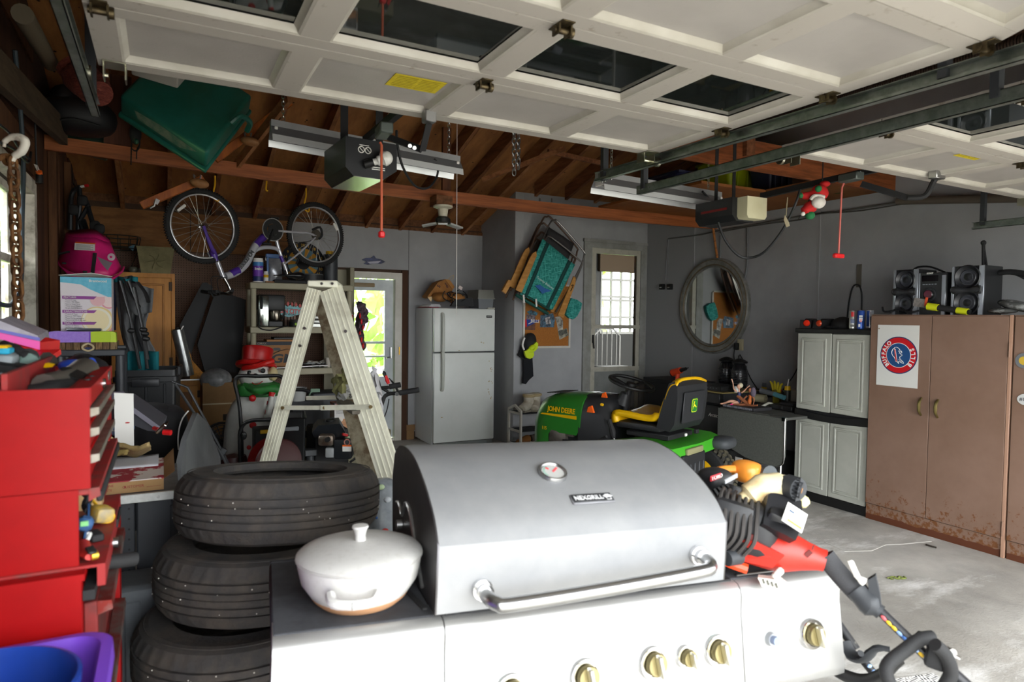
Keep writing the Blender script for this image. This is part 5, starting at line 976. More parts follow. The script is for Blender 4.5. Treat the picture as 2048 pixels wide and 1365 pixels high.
def beach_chair(lab,y,dx,dy,fabric,arms,full):
 g = th('beach_chair',lab,'folding chair',cy(1100+dx,430+dy,y),group='folded chairs hung in the alcove')
 f = lambda a,c,e=0: cy(a+dx,c+dy,y+e)
 for pts in (((1035,590),(1068,520),(1098,450),(1108,442),(1118,446),(1165,500),(1168,512),(1158,540),(1112,625)),((1050,595),(1078,500),(1092,478),(1104,476),(1158,520),(1162,535),(1128,610))):
  b = B(); b.tube([f(a,c,.03) for a,c in pts],.0115,8,k=4); b.o('tube_frame',mat('#8f8d89',.3,.9) if full else mat('#6a5548',.4,.7),g)
 if full:
  b = B(); b.grid(lambda u,v: f(1085+65*u-45*v,478+52*u+112*v-0*u*v-27*u*v*.0-22*u*v,-.01+.012*math.sin(PI*u))+wavy(u,v,3,.006,2),14,18); b.o('seat_fabric',fabric,g,sol=.008)
  for u0 in (.12,.80):
   b = B(); b.grid(lambda u,v: f(1085+65*(u0+.09*u)-45*v,478+52*(u0+.09*u)+112*v-22*(u0+.09*u)*v,-.02+.012*math.sin(PI*u0))+wavy(u0,v,3,.006,2),3,14); b.o('fabric_stripe',TEALD,g,sol=.004)
  c = f(1079,577,-.022); xd = (f(1110,590,0)-f(1085,572,0)); yd = V((.55,0,.83))
  txt(g,'Tommy Bahama',.042,f(1090,566,-.024),xd,yd,mat('#c9e4df',.7),shear=.2)
  b = B(); b.prism([f(1070,572,-.022),f(1080,570,-.022),f(1090,577,-.022),f(1104,582,-.022),f(1092,585,-.022),f(1084,588,-.022),f(1078,580,-.022)],(0,-.002,0)); b.o('marlin_print',mat('#27609f',.6),g)
 if arms:
  for q in (((1071,503),(1064,507),(1058,517),(1030,580),(1042,586),(1072,512)),((1146,553),(1150,556),(1149,568),(1125,636),(1114,631),(1141,566))):
   b = B(); b.prism([f(a,c,-.03) for a,c in q],(0,-.018,0)); ar = b.o('armrest',OAK,g)
  b = B(); b.tube([f(1143,572,-.05),f(1147,570,-.05),f(1141,583,-.05),f(1144,578,-.05)],.005,6,k=2); b.o('cup_slot',mat('#3a2812',.8),ar)
 return g
CHAR = mat('#2f2d2e',.8)
beach_chair('teal beach chair with wooden armrests, frontmost of the folded chairs hung in the alcove',6.74,0,0,TEAL,True,True)
g2 = beach_chair('charcoal folded chair with oak armrest hung directly behind the teal one',6.86,-14,-8,CHAR,True,False)
b = B(); b.grid(lambda u,v: cy(1098+50*u-22*v,455+32*u+62*v,6.85)+wavy(u,v,3,.005,5),8,10); b.o('back_fabric',CHAR,g2,sol=.008)
g3 = beach_chair('brown-framed folded chair hung rearmost against the alcove wall',6.95,-24,6,CHAR,False,False)
b = B(); b.grid(lambda u,v: cy(1075+50*u-38*v,480+40*u+80*v,6.94),6,8); b.o('back_fabric',mat('#4a4038',.8),g3,sol=.008)
b = B(); b.prism([cy(x,y_,7.092) for x,y_ in ((1139,597),(1150,600),(1160,607),(1158,618),(1150,633),(1143,639),(1134,636),(1128,630),(1132,612))],(0,-.05,0)); one(b,'chair_pillow',TEAL,'teal headrest pillow dangling at the corner of the frontmost beach chair','pillow')
b = B(); b.tube([cy(1032,590,6.72),cy(1052,602,6.72),cy(1096,628,6.72)],.019,10); b.tube([cy(1040,585,6.74),cy(1100,620,6.74)],.015,10); pg_ = th('umbrella','rolled dark green umbrella tucked under the teal chair','umbrella',cy(1065,612,6.72)); b.o('canopy',mat('#124a41',.7),pg_)
for x,y_ in ((1047,598),(1072,606)): b = B(); b.bar(cy(x,y_-8,6.7),cy(x+1,y_+8,6.7),.012,.02); b.o('strap',PAPER,pg_)
b = B(); b.prism([cy(1017,560,6.72),cy(1026,562,6.72),cy(1012,588,6.72),cy(1005,582,6.72)],(0,.04,0)); one(b,'oak_stick',OAK,'oak slat end poking out at the left of the hung chairs','slat')
for i,(x,lb_) in enumerate(((1080,'grey wall hook left of the hung beach chairs'),(1104,'grey wall hook right of the first chair hook'))):
 b = B(); b.bx(cy(x,400,YA-.01).x-.012,cy(x,400,YA-.01).x+.012,YA-.012,YA,cy(x,412,YA).z,cy(x,397,YA).z,.003); p_ = cy(x,425,YA-.02); b.tube([p_+V((0,0,.05)),p_,p_+V((0,-.2,-.03)),p_+V((0,-.22,.02))],.008,6,k=3); one(b,'wall_hook',mat('#8a8a86',.4,.7),lb_,'hook')
ck = th('corkboard','white-framed corkboard on the alcove wall under the chairs','corkboard',P(1092,690,y=YA-.01)); k0,k1 = P(1050,570,y=YA-.01),P(1137,692,y=YA-.01); k1.x = P(1137,640,y=YA-.01).x; k0.x = P(1049,640,y=YA-.01).x
b = B(); b.bx(k0.x,k1.x,YA-.012,YA-.004,k1.z,k0.z); b.o('cork',mat('#b0702f',.9,col2='#99602a',ns=90,bump=.2,bs=200),ck)
b = B(); b.bx(k0.x-.025,k0.x,YA-.025,YA-.001,k1.z-.025,k0.z); b.bx(k1.x,k1.x+.025,YA-.025,YA-.001,k1.z-.025,k0.z); b.bx(k0.x,k1.x,YA-.025,YA-.001,k1.z-.025,k1.z); b.bx(k0.x,k1.x,YA-.025,YA-.001,k0.z,k0.z+.02); b.o('board_frame',OFFWHITE,ck)
def pin(name,lab,cat,pts,m,dy=.015,prints=()):
 g = th(name,lab,cat,P(pts[0][0],pts[0][1],y=YA-dy)); b = B(); b.prism([P(x,y_,y=YA-dy) for x,y_ in pts],(0,.003,0)); b.o('sheet',m,g)
 for i,(q,mm) in enumerate(prints): b = B(); b.prism([P(x,y_,y=YA-dy-.001) for x,y_ in q],(0,-.002,0)); b.o('print',mm,g)
 return g
PHOT = mat('#3d3433',.5,col2='#7f6a5c',ns=22); PHOB = mat('#2f3137',.5,col2='#5b7f96',ns=20)
pin('photo','crumpled teal and pink photo pinned at the top left of the corkboard','photo',((1054,624),(1062,620),(1076,626),(1073,632),(1058,629)),mat('#4b8ea3',.5,col2='#3b3236',ns=18))
pin('photo','dark photo of pale figures pinned above the pennant','photo',((1053,629),(1071,630),(1070,645),(1053,641)),mat('#8d7f84',.5,col2='#2b2527',ns=26),.013)
pin('photo','brownish photo pinned below the blue pennant','photo',((1050,644),(1071,644),(1070,661),(1050,660)),mat('#7a4a30',.5,col2='#4d352c',ns=18),.013)
pn_ = pin('pennant','small blue and red triangular team pennant pinned on the corkboard','pennant',((1049,639),(1081,641),(1054,654),(1051,654)),mat('#26408f',.7),.018,[(((1049,639),(1053,639),(1054,654),(1050,655)),RED),(((1056,648),(1064,644),(1065,645),(1057,649)),PAPER)])
txt(pn_,'BILLS',.055,P(1070,643,y=YA-.022),(1,0,-.05),(0,0,1),PAPER,bold=.02)
pin('magazine_page','blue-edged magazine photo pinned at the middle of the corkboard','photo',((1081,631),(1106,627),(1110,640),(1108,655),(1080,655)),PHOB,.014,[(((1090,636),(1100,634),(1102,648),(1092,649)),mat('#c9c2c0',.5,col2='#3b3a40',ns=30))])
pin('photo','black and white photo strip hanging from the right of the corkboard','photo',((1110,635),(1120,633),(1126,642),(1126,660),(1116,662),(1114,648)),mat('#c9c5b8',.5,col2='#4d4a46',ns=9),.016)
pin('photo','dark photo on pale card pinned lowest on the corkboard','photo',((1116,662),(1134,657),(1137,671),(1119,680)),mat('#d3cbb4',.5,col2='#3d3d38',ns=7),.019,[(((1117,662),(1133,658),(1135,667),(1119,672)),mat('#3a3b36',.5,col2='#6a6a60',ns=20))])
cp = th('baseball_cap','neon yellow and black cap hung at the lower corner of the corkboard','cap',P(1060,695,y=6.98)); b = B(); b.ell(P(1059,686,y=7.0),(.085,.08,.125),Euler((0,.25,0)).to_matrix(),18,12); b.o('crown',BLACKM,cp)
NEON = mat('#c9e01a',.6)
b = B(); b.prism([P(x,y_,y=6.93) for x,y_ in ((1049,703),(1060,695),(1071,684),(1074,688),(1073,697),(1067,703),(1057,707))],(0,-.03,0)); b.ell(P(1064,696,y=6.92),(.05,.04,.035),Euler((0,-.6,0)).to_matrix(),12,8); b.o('front_panel',NEON,cp)
b = B(); b.prism([P(x,y_,y=6.91) for x,y_ in ((1047,702),(1056,705),(1065,704),(1065.5,711),(1062,716),(1057,718),(1051,716),(1048,710))],(0,-.035,-.0)); b.o('visor',NEON,cp)
b = B(); b.tube([P(1048,700,y=6.95),P(1045,690,y=6.95),P(1049,676,y=6.96)],.012,6,k=3); b.o('piping',PAPER,cp)
b = B(); b.prism([P(1044,685,y=7.05),P(1061,715,y=7.05),P(1063,752,y=7.05),P(1054,760,y=7.05),P(1048,768,y=7.05),P(1043,767,y=7.05),P(1045,745,y=7.05),P(1044,718,y=7.05),P(1035,711,y=7.05)],(0,-.05,0)); one(b,'dark_socks',mat('#15171c',.9),'pair of long dark socks hanging under the yellow cap','socks')
sr = th('shoe_rack','white-ended shoe rack with black shelves at the alcove corner','shoe rack',P(1100,890,y=6.75)); sx,sy = P(1025,850,y=6.85).x,6.65
for xx in (sx,sx+1.25):
 b = B()
 for y_ in (sy,sy+.3): b.bx(xx,xx+.022,y_,y_+.03,0,.50)
 b.bar((xx+.011,sy+.015,.49),(xx+.011,sy+.165,.55),.022,.028); b.bar((xx+.011,sy+.165,.55),(xx+.011,sy+.315,.49),.022,.028)
 for z in (.46,.25,.08): b.bx(xx,xx+.022,sy,sy+.33,z-.012,z+.012)
 b.o('end_frame',OFFWHITE,sr)
for z in (.46,.25,.08):
 for q in range(3): b = B(); b.bx(sx+.02,sx+1.25,sy+.03+.1*q,sy+.1+.1*q,z-.006,z+.01,.003); b.o('shelf_rail',BLACKM,sr)
def shoe(name,lab,c,L,W_,H,m,ms,boot=0,rz=0,grp=None):
 g = th(name,lab,'boot' if boot else 'shoe',c,rz,grp); b = B(g); b.tube([(-L*.45,0,H*.42),(-L*.2,0,H*.42),(L*.1,0,H*.3),(L*.38,0,H*.22),(L*.48,0,H*.16)],[W_*.42,W_*.5,W_*.48,W_*.44,W_*.25],12,k=3)
 b.o('upper',m,g)
 if boot: b = B(g); b.cyl((-L*.2,0,H*.35),(-L*.2,0,H),W_*.5,W_*.52,n=14); b.o('shaft',m,g); b = B(g); b.tor((-L*.2,0,H*.9),W_*.5,W_*.16,None,18,8); b.o('cuff',mat('#b7a67f',.95,bump=.6,bs=60),g)
 b = B(g); b.box((0,0,.012),(L,W_*.9,.024),None,.01); b.o('sole',ms,g); return g
BW = mat('#c9c3b3',.8,col2='#b5ad98',ns=8)
q = P(1053,818,y=sy+.12); shoe('work_boot','left cream boot with woolly cuff on top of the shoe rack',(q.x,q.y,.47),.24,.12,.21,BW,mat('#8d8677',.8),1,PI+.5)
q = P(1072,815,y=sy+.14); shoe('work_boot','right cream boot with woolly cuff on top of the shoe rack',(q.x,q.y+.02,.47),.24,.12,.21,BW,mat('#8d8677',.8),1,PI+1.0)
q = P(1105,800,y=sy+.12); tray = B(); tray.box((q.x+.02,q.y,.485),(.3,.24,.022),None,.01); one(tray,'shoe_tray',mat('#8f8488',.6),'mauve tray on the shoe rack under the black sneaker','tray')
sn = shoe('sneaker','black sneaker with red laces on the mauve tray',(q.x,q.y,.497),.22,.09,.13,BLACKM,BLACK,0,PI+.8); b = B(sn)
for i in range(3): b.tube([(-.04+.03*i,-.03,.085),(-.02+.03*i,0,.10),(-.04+.03*i,.03,.085)],.004,5)
b.tube([(-.02,0,.1),(-.06,.02,.14),(-.1,.0,.13)],.003,5,k=3); b.o('laces',RED,sn)
q = P(1045,878,y=sy+.1); shoe('work_boot','tan suede boot lying on the lowest rack shelf',(q.x+.03,q.y,.09),.27,.1,.12,mat('#8a5a2c',.85),mat('#5a4a36',.8),0,PI+.4)
q = P(1080,876,y=sy+.1); shoe('sneaker','grey-brown sneaker behind the tan boot on the lowest rack shelf',(q.x,q.y+.02,.09),.3,.11,.13,mat('#4d443c',.85),mat('#a89c86',.8),0,.15)
q = P(1103,865,y=sy+.12); b = B(); b.ell((q.x,q.y,.15),(.07,.06,.06),None,10,7); one(b,'cloth_wad',mat('#c3c6d0',.9),'wadded white cloth at the end of the lowest rack shelf','cloth')
# ---------------------------------------------------------------- riding mower
TG = mat('#2f7d2c',.3,col2='#2a7528',ns=3,coat=.3); TGL = mat('#3fa024',.4); JDY = mat('#e8b70a',.42,col2='#dcaa08',ns=5); JDK = mat('#232426',.5,bump=.06,bs=250)
HRZ = math.radians(110); tr = th('riding_mower','green and yellow riding lawn mower with black dash and steering wheel','riding mower',(3.55,4.07,0),HRZ)
def loft(b,secs,n=20,p=.55):   # secs: (x, halfwidth, z0, z1)
 vs = []
 for x,w,z0,z1 in secs:
  for i in range(n+1):
   a = PI*i/n; vs.append((x,w*math.copysign(abs(math.cos(a))**p,math.cos(a)),z0+(z1-z0)*abs(math.sin(a))**p))
 m = n+1; return b.add(vs,[[i*m+j,(i+1)*m+j,(i+1)*m+j+1,i*m+j+1] for i in range(len(secs)-1) for j in range(n)]+[list(range(m))[::-1],[(len(secs)-1)*m+j for j in range(m)]])
b = B(tr); loft(b,[(.62,.25,.66,.94),(.66,.25,.60,.95),(.85,.245,.60,.94),(1.0,.235,.58,.92),(1.1,.225,.46,.88),(1.16,.20,.44,.80),(1.18,.17,.45,.70)]); hd = b.o('hood',TG,tr,sm=50)
b = B(tr); b.bx(.95,1.12,-.2,.2,.44,.6,.02); b.bx(.9,1.1,.19,.225,.46,.62,.01); b.o('hood_skirt',TG,hd)
b = B(tr)
for i in range(6): b.box((.93+.028*i,.0,.935-.0025*i),(.016,.26,.006),Euler((0,.08,0)).to_matrix())
b.o('hood_vent',BLACK,hd)
yc = .236; b = B(tr); b.prism([(.66,yc+.014,.765),(1.04,yc+.004,.755),(1.06,yc+.002,.742),(.66,yc+.014,.735)],(0,.004,0)); b.o('yellow_stripe',YELLOW,hd)
txt(hd,'JOHN DEERE',.062,MW[tr] @ V((.82,yc+.022,.80)),MW[tr].to_3x3() @ V((-1,.02,0)),(0,0,1),YELLOW,bold=.025,sx=.85,shear=.1)
txt(hd,'115',.04,MW[tr] @ V((1.02,.238,.62)),MW[tr].to_3x3() @ V((-1,.04,0)),(0,0,1),YELLOW,bold=.01)
b = B(tr); b.bx(1.165,1.19,-.14,.14,.52,.68,.02); b.o('front_grille',BLACKM,hd)
b = B(tr); loft(b,[(.36,.20,.40,.90),(.42,.235,.40,.955),(.55,.255,.40,.955),(.64,.255,.42,.95)]); b.o('dash',JDK,tr,sm=50)
b = B(tr); b.bx(.5,.95,-.2,.2,.38,.66,.02); b.o('engine_bay',BLACKM,tr)
b = B(tr); b.ell((.88,.2,.55),(.1,.05,.085),None,12,8,.6); b.cyl((.8,.22,.47),(.8,.26,.47),.022); b.box((.76,.215,.6),(.1,.03,.05),None,.005); b.o('engine_block',mat('#6a645c',.5,.3,col2='#4d4843',ns=9),tr)
b = B(tr)
for i in range(9): b.bar((.40+.034*i,.262,.41),(.47+.034*i,.262,.54),.006,.006); b.bar((.47+.034*i,.262,.41),(.40+.034*i,.262,.54),.006,.006)
b.o('side_mesh',mat('#3a3a3a',.6),tr)
b = B(tr); b.bx(.38,.8,.235,.258,.4,.55); b.o('mesh_backing',BLACK,tr)
for x,z,s in ((.50,.84,.034),(.44,.955,.026)): b = B(tr); b.prism([(x-s,.258 if s > .03 else .15,z-s*.7),(x+s,.258 if s > .03 else .15,z-s*.7),(x+s*.6,.258 if s > .03 else .15,z+s*.6),(x-s*.3,.258 if s > .03 else .15,z+s)],(0,.022,0)); b.o('throttle_knob',mat('#e8601c',.4),tr)
b = B(tr); b.cyl((.43,.2,.88),(.43,.22,.885),.012,n=10); b.o('ignition',YELLOW,tr)
b = B(tr); b.cyl((.36,0,.7),(.30,0,1.03),.035,.028,n=12); b.cyl((.36,0,.88),(.33,0,.97),.075,.045,n=14); b.o('steering_column',JDK,tr)
SA = Matrix.Rotation(-.28,3,'Y'); b = B(tr); b.tor((.28,0,1.06),.185,.0155,SA,36,10); c = V((.28,0,1.055))
for a in (0.2,PI-.2,-PI/2): b.bar(c+SA @ V((.03*math.cos(a),.03*math.sin(a),-.03)),c+SA @ V((.18*math.cos(a),.18*math.sin(a),0)),.04,.018,(0,0,1),.006)
b.cyl(c+SA @ V((0,0,-.05)),c+SA @ V((0,0,.005)),.05,.042,n=16); b.o('steering_wheel',BLACK,tr)
b = B(tr); b.tube([(.30,.30,.78),(.26,.31,.70),(.24,.32,.64)],[.02,.026,.018],8,k=3); lv = b.o('lift_lever_grip',BLACKM,tr)
b = B(tr); b.cyl((.24,.32,.65),(.2,.33,.53),.009); b.o('lever_rod',CHROME,lv)
st_ = spl([(.28,.735,0),(.29,.79,0),(.24,.815,0),(.0,.80,0),(-.09,.83,0),(-.14,.95,0),(-.17,1.05,0),(-.2,1.115,0),(-.235,1.12,0)],4)
def seatshape(b,pts,w,th_):
 vs = []; n = 9
 for x,z,_ in pts:
  for j in range(n): t = j/(n-1)*2-1; vs.append((x-.03*abs(t)**3*(1 if z > .85 else 0),w*t,z+.025*abs(t)**2*(1 if z < .85 else 0)-.035*abs(t)**4*(1 if z > 1.0 else 0)))
 return b.add(vs,[[i*n+j,(i+1)*n+j,(i+1)*n+j+1,i*n+j+1] for i in range(len(pts)-1) for j in range(n-1)])
b = B(tr); seatshape(b,st_,.245,.05); b.o('seat',JDY,tr,sol=.05,sm=60)
b = B(tr); bp = [(-.10,.76),(-.05,.74),(-.21,.74),(-.25,.80),(-.275,1.0),(-.27,1.09),(-.235,1.125),(-.2,1.11),(-.165,1.0),(-.12,.84)]
b.prism([(x,-.252,z) for x,z in bp[0:1]+bp[2:]],(0,.504,0)); b.box((.08,0,.745),(.4,.46,.05),None,.015); sb_ = b.o('seat_shell',JDK,tr,sm=40)
b = B(tr); b.bar((-.268,0,.80),(-.288,0,1.04),.34,.012,(1,0,0),.005); b.o('back_panel',mat('#26272a',.55,bump=.06,bs=250),sb_)
lc = MW[tr] @ V((-.2845,0,.93)); xd = MW[tr].to_3x3() @ V((0,-1,0)); yd = MW[tr].to_3x3() @ V((-.08,0,1)); nn = xd.cross(yd).normalized(); LM = Matrix.Translation(lc+nn*.003) @ frame(xd,yd).to_4x4()
def rrect(w,h,r): return [(x,y_,0) for x,y_ in rr(-w,w,-h,h,r,4)]
for k_,(w,h,c_) in enumerate(((.05,.056,'#2a8a2e'),(.045,.051,'#e8d92a'),(.041,.047,'#1f7a2a'))): b = B(M=LM @ Matrix.Translation((0,0,.0015*k_))); b.prism(rrect(w,h,.018),(0,0,.0015)); b.o('emblem',mat(c_,.5),sb_)
DEER = [(-.033,-.03),(-.026,-.022),(-.02,-.01),(-.012,-.006),(.004,-.008),(.012,-.014),(.02,-.018),(.032,-.016),(.028,-.010),(.018,-.010),(.016,.0),(.006,.006),(-.006,.006),(-.012,.016),(-.01,.024),(-.004,.034),(-.009,.034),(-.015,.026),(-.022,.036),(-.025,.034),(-.02,.022),(-.03,.016),(-.029,.012),(-.022,.012),(-.021,.0),(-.03,-.006),(-.033,-.012),(-.027,-.011),(-.024,-.014)]
b = B(M=LM @ Matrix.Translation((0,0,.0045))); b.prism([(x,y_,0) for x,y_ in DEER],(0,0,.0015)); b.o('deer_emblem',mat('#e8d92a',.5),sb_)
b = B(tr); b.bx(-.18,.2,-.2,.2,.66,.70,.006); b.box((-.26,-.1,.71),(.03,.05,.035),None,.006); b.o('seat_base',BLACKM,tr)
b = B(tr); b.box((-.262,.08,.705),(.012,.03,.022),None,.003); b.o('white_catch',PAPER,tr)
# fender pan
pan = [(.42,.30,.47),(.36,.40,.56),(.25,.45,.64),(.0,.46,.665),(-.22,.45,.66),(-.32,.40,.645),(-.34,.0,.64),(-.32,-.40,.645),(-.22,-.45,.66),(.0,-.46,.665),(.25,-.45,.64),(.36,-.40,.56),(.42,-.30,.47)]
b = B(tr); tp_ = pan; m = len(tp_); inn = [(x*.55,y_*.55,z+.012) for x,y_,z in tp_]; low = [(x*1.0-(.0 if x > 0 else .012),y_*1.02,z-(.085 if x < .2 else .03)) for x,y_,z in tp_]
b.add(low+tp_+inn,[[k*m+j,k*m+j+1,(k+1)*m+j+1,(k+1)*m+j] for k in range(2) for j in range(m-1)]+[[2*m+j for j in range(m)]]); b.o('fender_pan',TGL,tr,sm=50)
b = B(tr); b.bx(.1,.45,-.3,.3,.44,.47,.01); b.tube([(.43,.3,.49),(.35,.4,.60),(.22,.452,.675)],.012,6,k=3); b.o('foot_deck',BLACKM,tr)
b = B(tr); b.bx(-.36,-.3,-.06,.30,.22,.58,.008); rp = b.o('rear_plate',JDK,tr)
for i in range(5): b = B(tr); b.box((-.362,-.0+.07*i-.02,.42),(.012,.016,.18),None,.004); b.o('plate_rib',mat('#3b3d40',.5),rp)
b = B(tr); b.box((-.367,-.02,.30),(.004,.06,.05)); b.o('white_label',PAPER,rp)
b = B(tr); b.box((-.345,.10,.60),(.03,.26,.05),None,.01); b.o('rear_reflector',mat('#8d8a66',.4),tr)
b = B(tr); b.ell((-.36,-.36,.60),(.1,.13,.05),None,16,10,.7); b.o('rear_bumper',mat('#3d4043',.6),tr)
for sd in (1,-1):
 w = .36 if sd > 0 else -.52; RX_ = 0 if sd > 0 else -.12; WM = MW[tr] @ Matrix.Translation((RX_,0,0)); b = B(M=WM); A = Matrix.Rotation(PI/2,3,'X'); R_ = .27; Wd = .11
 pr = [(.15,-Wd*.8),(.20,-Wd),(.25,-Wd*.95),(.268,-Wd*.6),(.272,0),(.268,Wd*.6),(.25,Wd*.95),(.20,Wd),(.15,Wd*.8)]; b.lathe(pr+[(.14,0),pr[0]],(0,w,.27),36,A); wl_ = b.o('rear_tyre',RUBBER,tr)
 b = B(M=WM)
 for i in range(40):
  a = 2*PI*i/40
  for s in (-1,0,1):
   off = a+(.07 if s else 0); b.box((.272*math.cos(off),w+s*.062,.27+.272*math.sin(off)),(.016,.05,.03 if s else .024),Matrix.Rotation(-off,3,'Y') @ Matrix.Rotation(s*.5,3,'X'))
 b.o('tread_block',mat('#2b2a27',.85,col2='#57513f',ns=14),wl_,kind='stuff')
 b = B(M=WM); b.lathe([(.155,-.09),(.15,-.06),(.10,-.05),(.05,-.03),(.03,-.05),(0,-.05)],(0,w,.27),28,A); b.lathe([(.155,.09),(.15,.06),(.10,.05),(.05,.03),(.03,.05),(0,.05)],(0,w,.27),28,A); b.o('rear_rim',mat('#d9a80c',.45),wl_)
 b = B(tr); A = Matrix.Rotation(PI/2,3,'X'); b.lathe([(.1,-.06),(.16,-.075),(.185,-.04),(.19,0),(.185,.04),(.16,.075),(.1,.06),(.09,0),(.1,-.06)],(1.02,sd*.33,.19),28,A); fw_ = b.o('front_tyre',RUBBER,tr)
 b = B(tr); b.cyl((1.02,sd*.33-.04,.19),(1.02,sd*.33+.04,.19),.1,n=20); b.o('front_rim',mat('#d9a80c',.45),fw_)
b = B(tr); b.cyl((0,-.36,.27),(0,.36,.27),.03); b.cyl((1.02,-.33,.19),(1.02,.33,.19),.02); b.bx(-.28,1.05,-.14,.14,.3,.42,.01); b.ell((.5,0,.2),(.4,.45,.09),None,20,8,.5); b.o('chassis',BLACKM,tr)
# ---------------------------------------------------------------- right wall: mirror, switches, wires, stick
MIR = mat('#d5d8d6',.03,1)
mc = P(1425,612,x=XR-.03); mr = th('wall_mirror','oval wall mirror in a silvery grey beaded frame on the right wall','mirror',mc); RY,RZ = .565,.58
A = Matrix(((0,0,-1),(1,0,0),(0,1,0))).transposed() if False else Matrix(((0,0,1),(-1,0,0),(0,-1,0)))
A = frame((0,-1,0),(0,0,1))
b = B(); b.lathe([(.0,.004),(.455,.004),(.455,0),(0,0)],mc,56,A,sq=RZ/RY); b.o('mirror_glass',MIR,mr)
b = B(); b.lathe([(.45,.0),(.452,.012),(.465,.018),(.475,.012),(.50,.02),(.53,.024),(.55,.018),(.563,.012),(.566,-.025),(.45,-.025)],mc,64,A,sq=RZ/RY); b.o('mirror_frame',mat('#8f8f89',.4,.25,col2='#74746f',ns=12),mr)
b = B(); b.tor(mc+V((-.016,0,0)),.482,.006,A,64,6,sq=RZ/RY); b.tor(mc+V((-.02,0,0)),.54,.005,A,64,6,sq=RZ/RY); b.o('frame_bead',mat('#6e5d40',.4,.3),mr)
def rwall(px,py,o=.01): return P(px,py,x=XR-o)
for i,(x,lb_) in enumerate(((1324,'left black wall switch box beside the mirror'),(1340,'right black wall switch box nearest the mirror'))):
 c = rwall(x,574,.03); g = th('switch_box',lb_,'switch',c); b = B(); b.box(c,(.05,.075,.075),None,.006); b.o('switch_body',BLACK,g); b = B(); b.box(c+V((-.028,0,-.01)),(.006,.035,.012)); b.o('switch_label',mat('#b8b7ad',.5),g)
c = rwall(1332,600,.005); b = B(); b.box(c,(.006,.07,.11),None,.002); one(b,'wall_tag',mat('#a39a8c',.7),'pale paper tag taped below the two switch boxes','tag')
WIRE = mat('#77787a',.6); PIPE = mat('#6d6e70',.5)
def wire(name,lab,pts,r,m,o=.015,k=4):
 b = B(); b.tube([rwall(x,y_,o) for x,y_ in pts],r,6,k=k); return one(b,name,m,lab,'wire')
wire('wall_wire','grey wire running down the wall to the two switch boxes',((1337,478),(1333,520),(1331,560)),.007,WIRE)
wire('wall_wire','second grey wire beside the one above the switch boxes',((1335,478),(1336,520),(1334,562)),.005,WIRE,.012)
wire('conduit','painted conduit coming down past the right side of the mirror',((1505,452),(1496,455),(1495,500),(1494,535),(1489,560)),.011,PIPE)
wire('conduit','painted thin conduit ending at the top of the mirror',((1441,470),(1440,519)),.009,PIPE)
wire('wall_wire','long double wire sagging along the top of the right wall',((1337,478),(1400,470),(1438,462),(1490,453),(1560,440),(1620,430),(1700,420),(1800,405),(1900,398)),.009,mat('#5b5b57',.6),.02)
wire('wall_wire','thinner wire strung just below the long double wire',((1438,465),(1520,450),(1600,440),(1640,428),(1720,422),(1830,404)),.006,mat('#4d4d49',.6),.03)
oc = rwall(1481,690,.03); og = th('wall_outlet','cream power outlet with a plug below the mirror','outlet',oc); b = B(); b.box(oc,(.03,.075,.13),None,.004); b.o('outlet_plate',mat('#b7ae90',.5),og); b = B(); b.box(oc+V((-.03,.03,-.02)),(.04,.05,.08),None,.006); b.o('plug',BLACK,og)
wire('outlet_wire','black cord dropping from the outlet behind the lanterns',((1470,695),(1468,715),(1475,735),(1480,710),(1500,755),(1516,780)),.006,CORD,.04)
wire('outlet_wire','thin black cord slanting up behind the cabinet from the folding table',((1596,735),(1585,755),(1572,772),(1560,790)),.006,CORD,.04)
b = B(); p0,p1 = P(1422,425,y=5.79),P(1445,593,y=5.79); b.tube([p0+(p1-p0)*t for t in (0,.9)],.014,8); sk = th('bamboo_stick','thin orange-brown bamboo stick hanging in front of the mirror','stick',p1); b.o('stick',mat('#a9682c',.6),sk)
b = B(); b.cyl(p0+(p1-p0)*.88,p1,.012,n=8); b.o('tip',BLACK,sk)
b = B()
for t in [i/12 for i in range(1,11)]: b.cyl(p0+(p1-p0)*t,p0+(p1-p0)*(t+.008),.015,n=8)
b.o('stick_node',mat('#6d3f1a',.6),sk)
# ---------------------------------------------------------------- mini fridge, drop-leaf table and their clutter
mf = th('mini_fridge','black compact refrigerator behind the mower seat','refrigerator',(5.2,5.0,0)); b = B(); b.bx(4.92,5.45,4.72,5.25,0,.86,.006); b.o('cabinet',BLACKM,mf)
b = B(); b.bx(4.86,4.915,4.72,5.25,.02,.74,.01); b.bx(4.86,4.915,4.72,5.25,.76,.86,.006); mfd = b.o('door',BLACK,mf); txt(mfd,'Arctic',.05,(4.858,4.80,.64),(0,-1,0),(0,0,1),PAPER,shear=.3)
b = B(); b.bx(4.9,5.45,4.72,5.25,.86,.872); b.o('top_edge',mat('#8a7a4a',.6),mf)
TT = mat('#63655f',.65,col2='#595b56',ns=60); tb = th('drop_leaf_table','grey drop-leaf table with hanging rounded leaf beside the grey cabinet','table',(5.05,4.2,0)); tzz = .755
la,lb2 = P(1437,816,x=4.74),P(1574,834,x=4.76); tzz = (la.z+lb2.z)/2
b = B(); b.bx(4.76,5.03,lb2.y,4.03,tzz-.025,tzz,.004); b.bx(4.76,5.55,4.03,la.y,tzz-.025,tzz,.004); b.o('table_top',mat('#4a4b47',.6),tb)
def leafp(t,d): return V((4.735,la.y+(lb2.y-la.y)*t,tzz-.01-d))
lp_ = [leafp(0,0),leafp(1,0),leafp(1.0,.33),leafp(.975,.40),leafp(.9,.43),leafp(.7,.435),leafp(.45,.415),leafp(.2,.36),leafp(0,.26)]
b = B(); b.prism(lp_,(.02,0,0)); b.o('leaf',TT,tb)
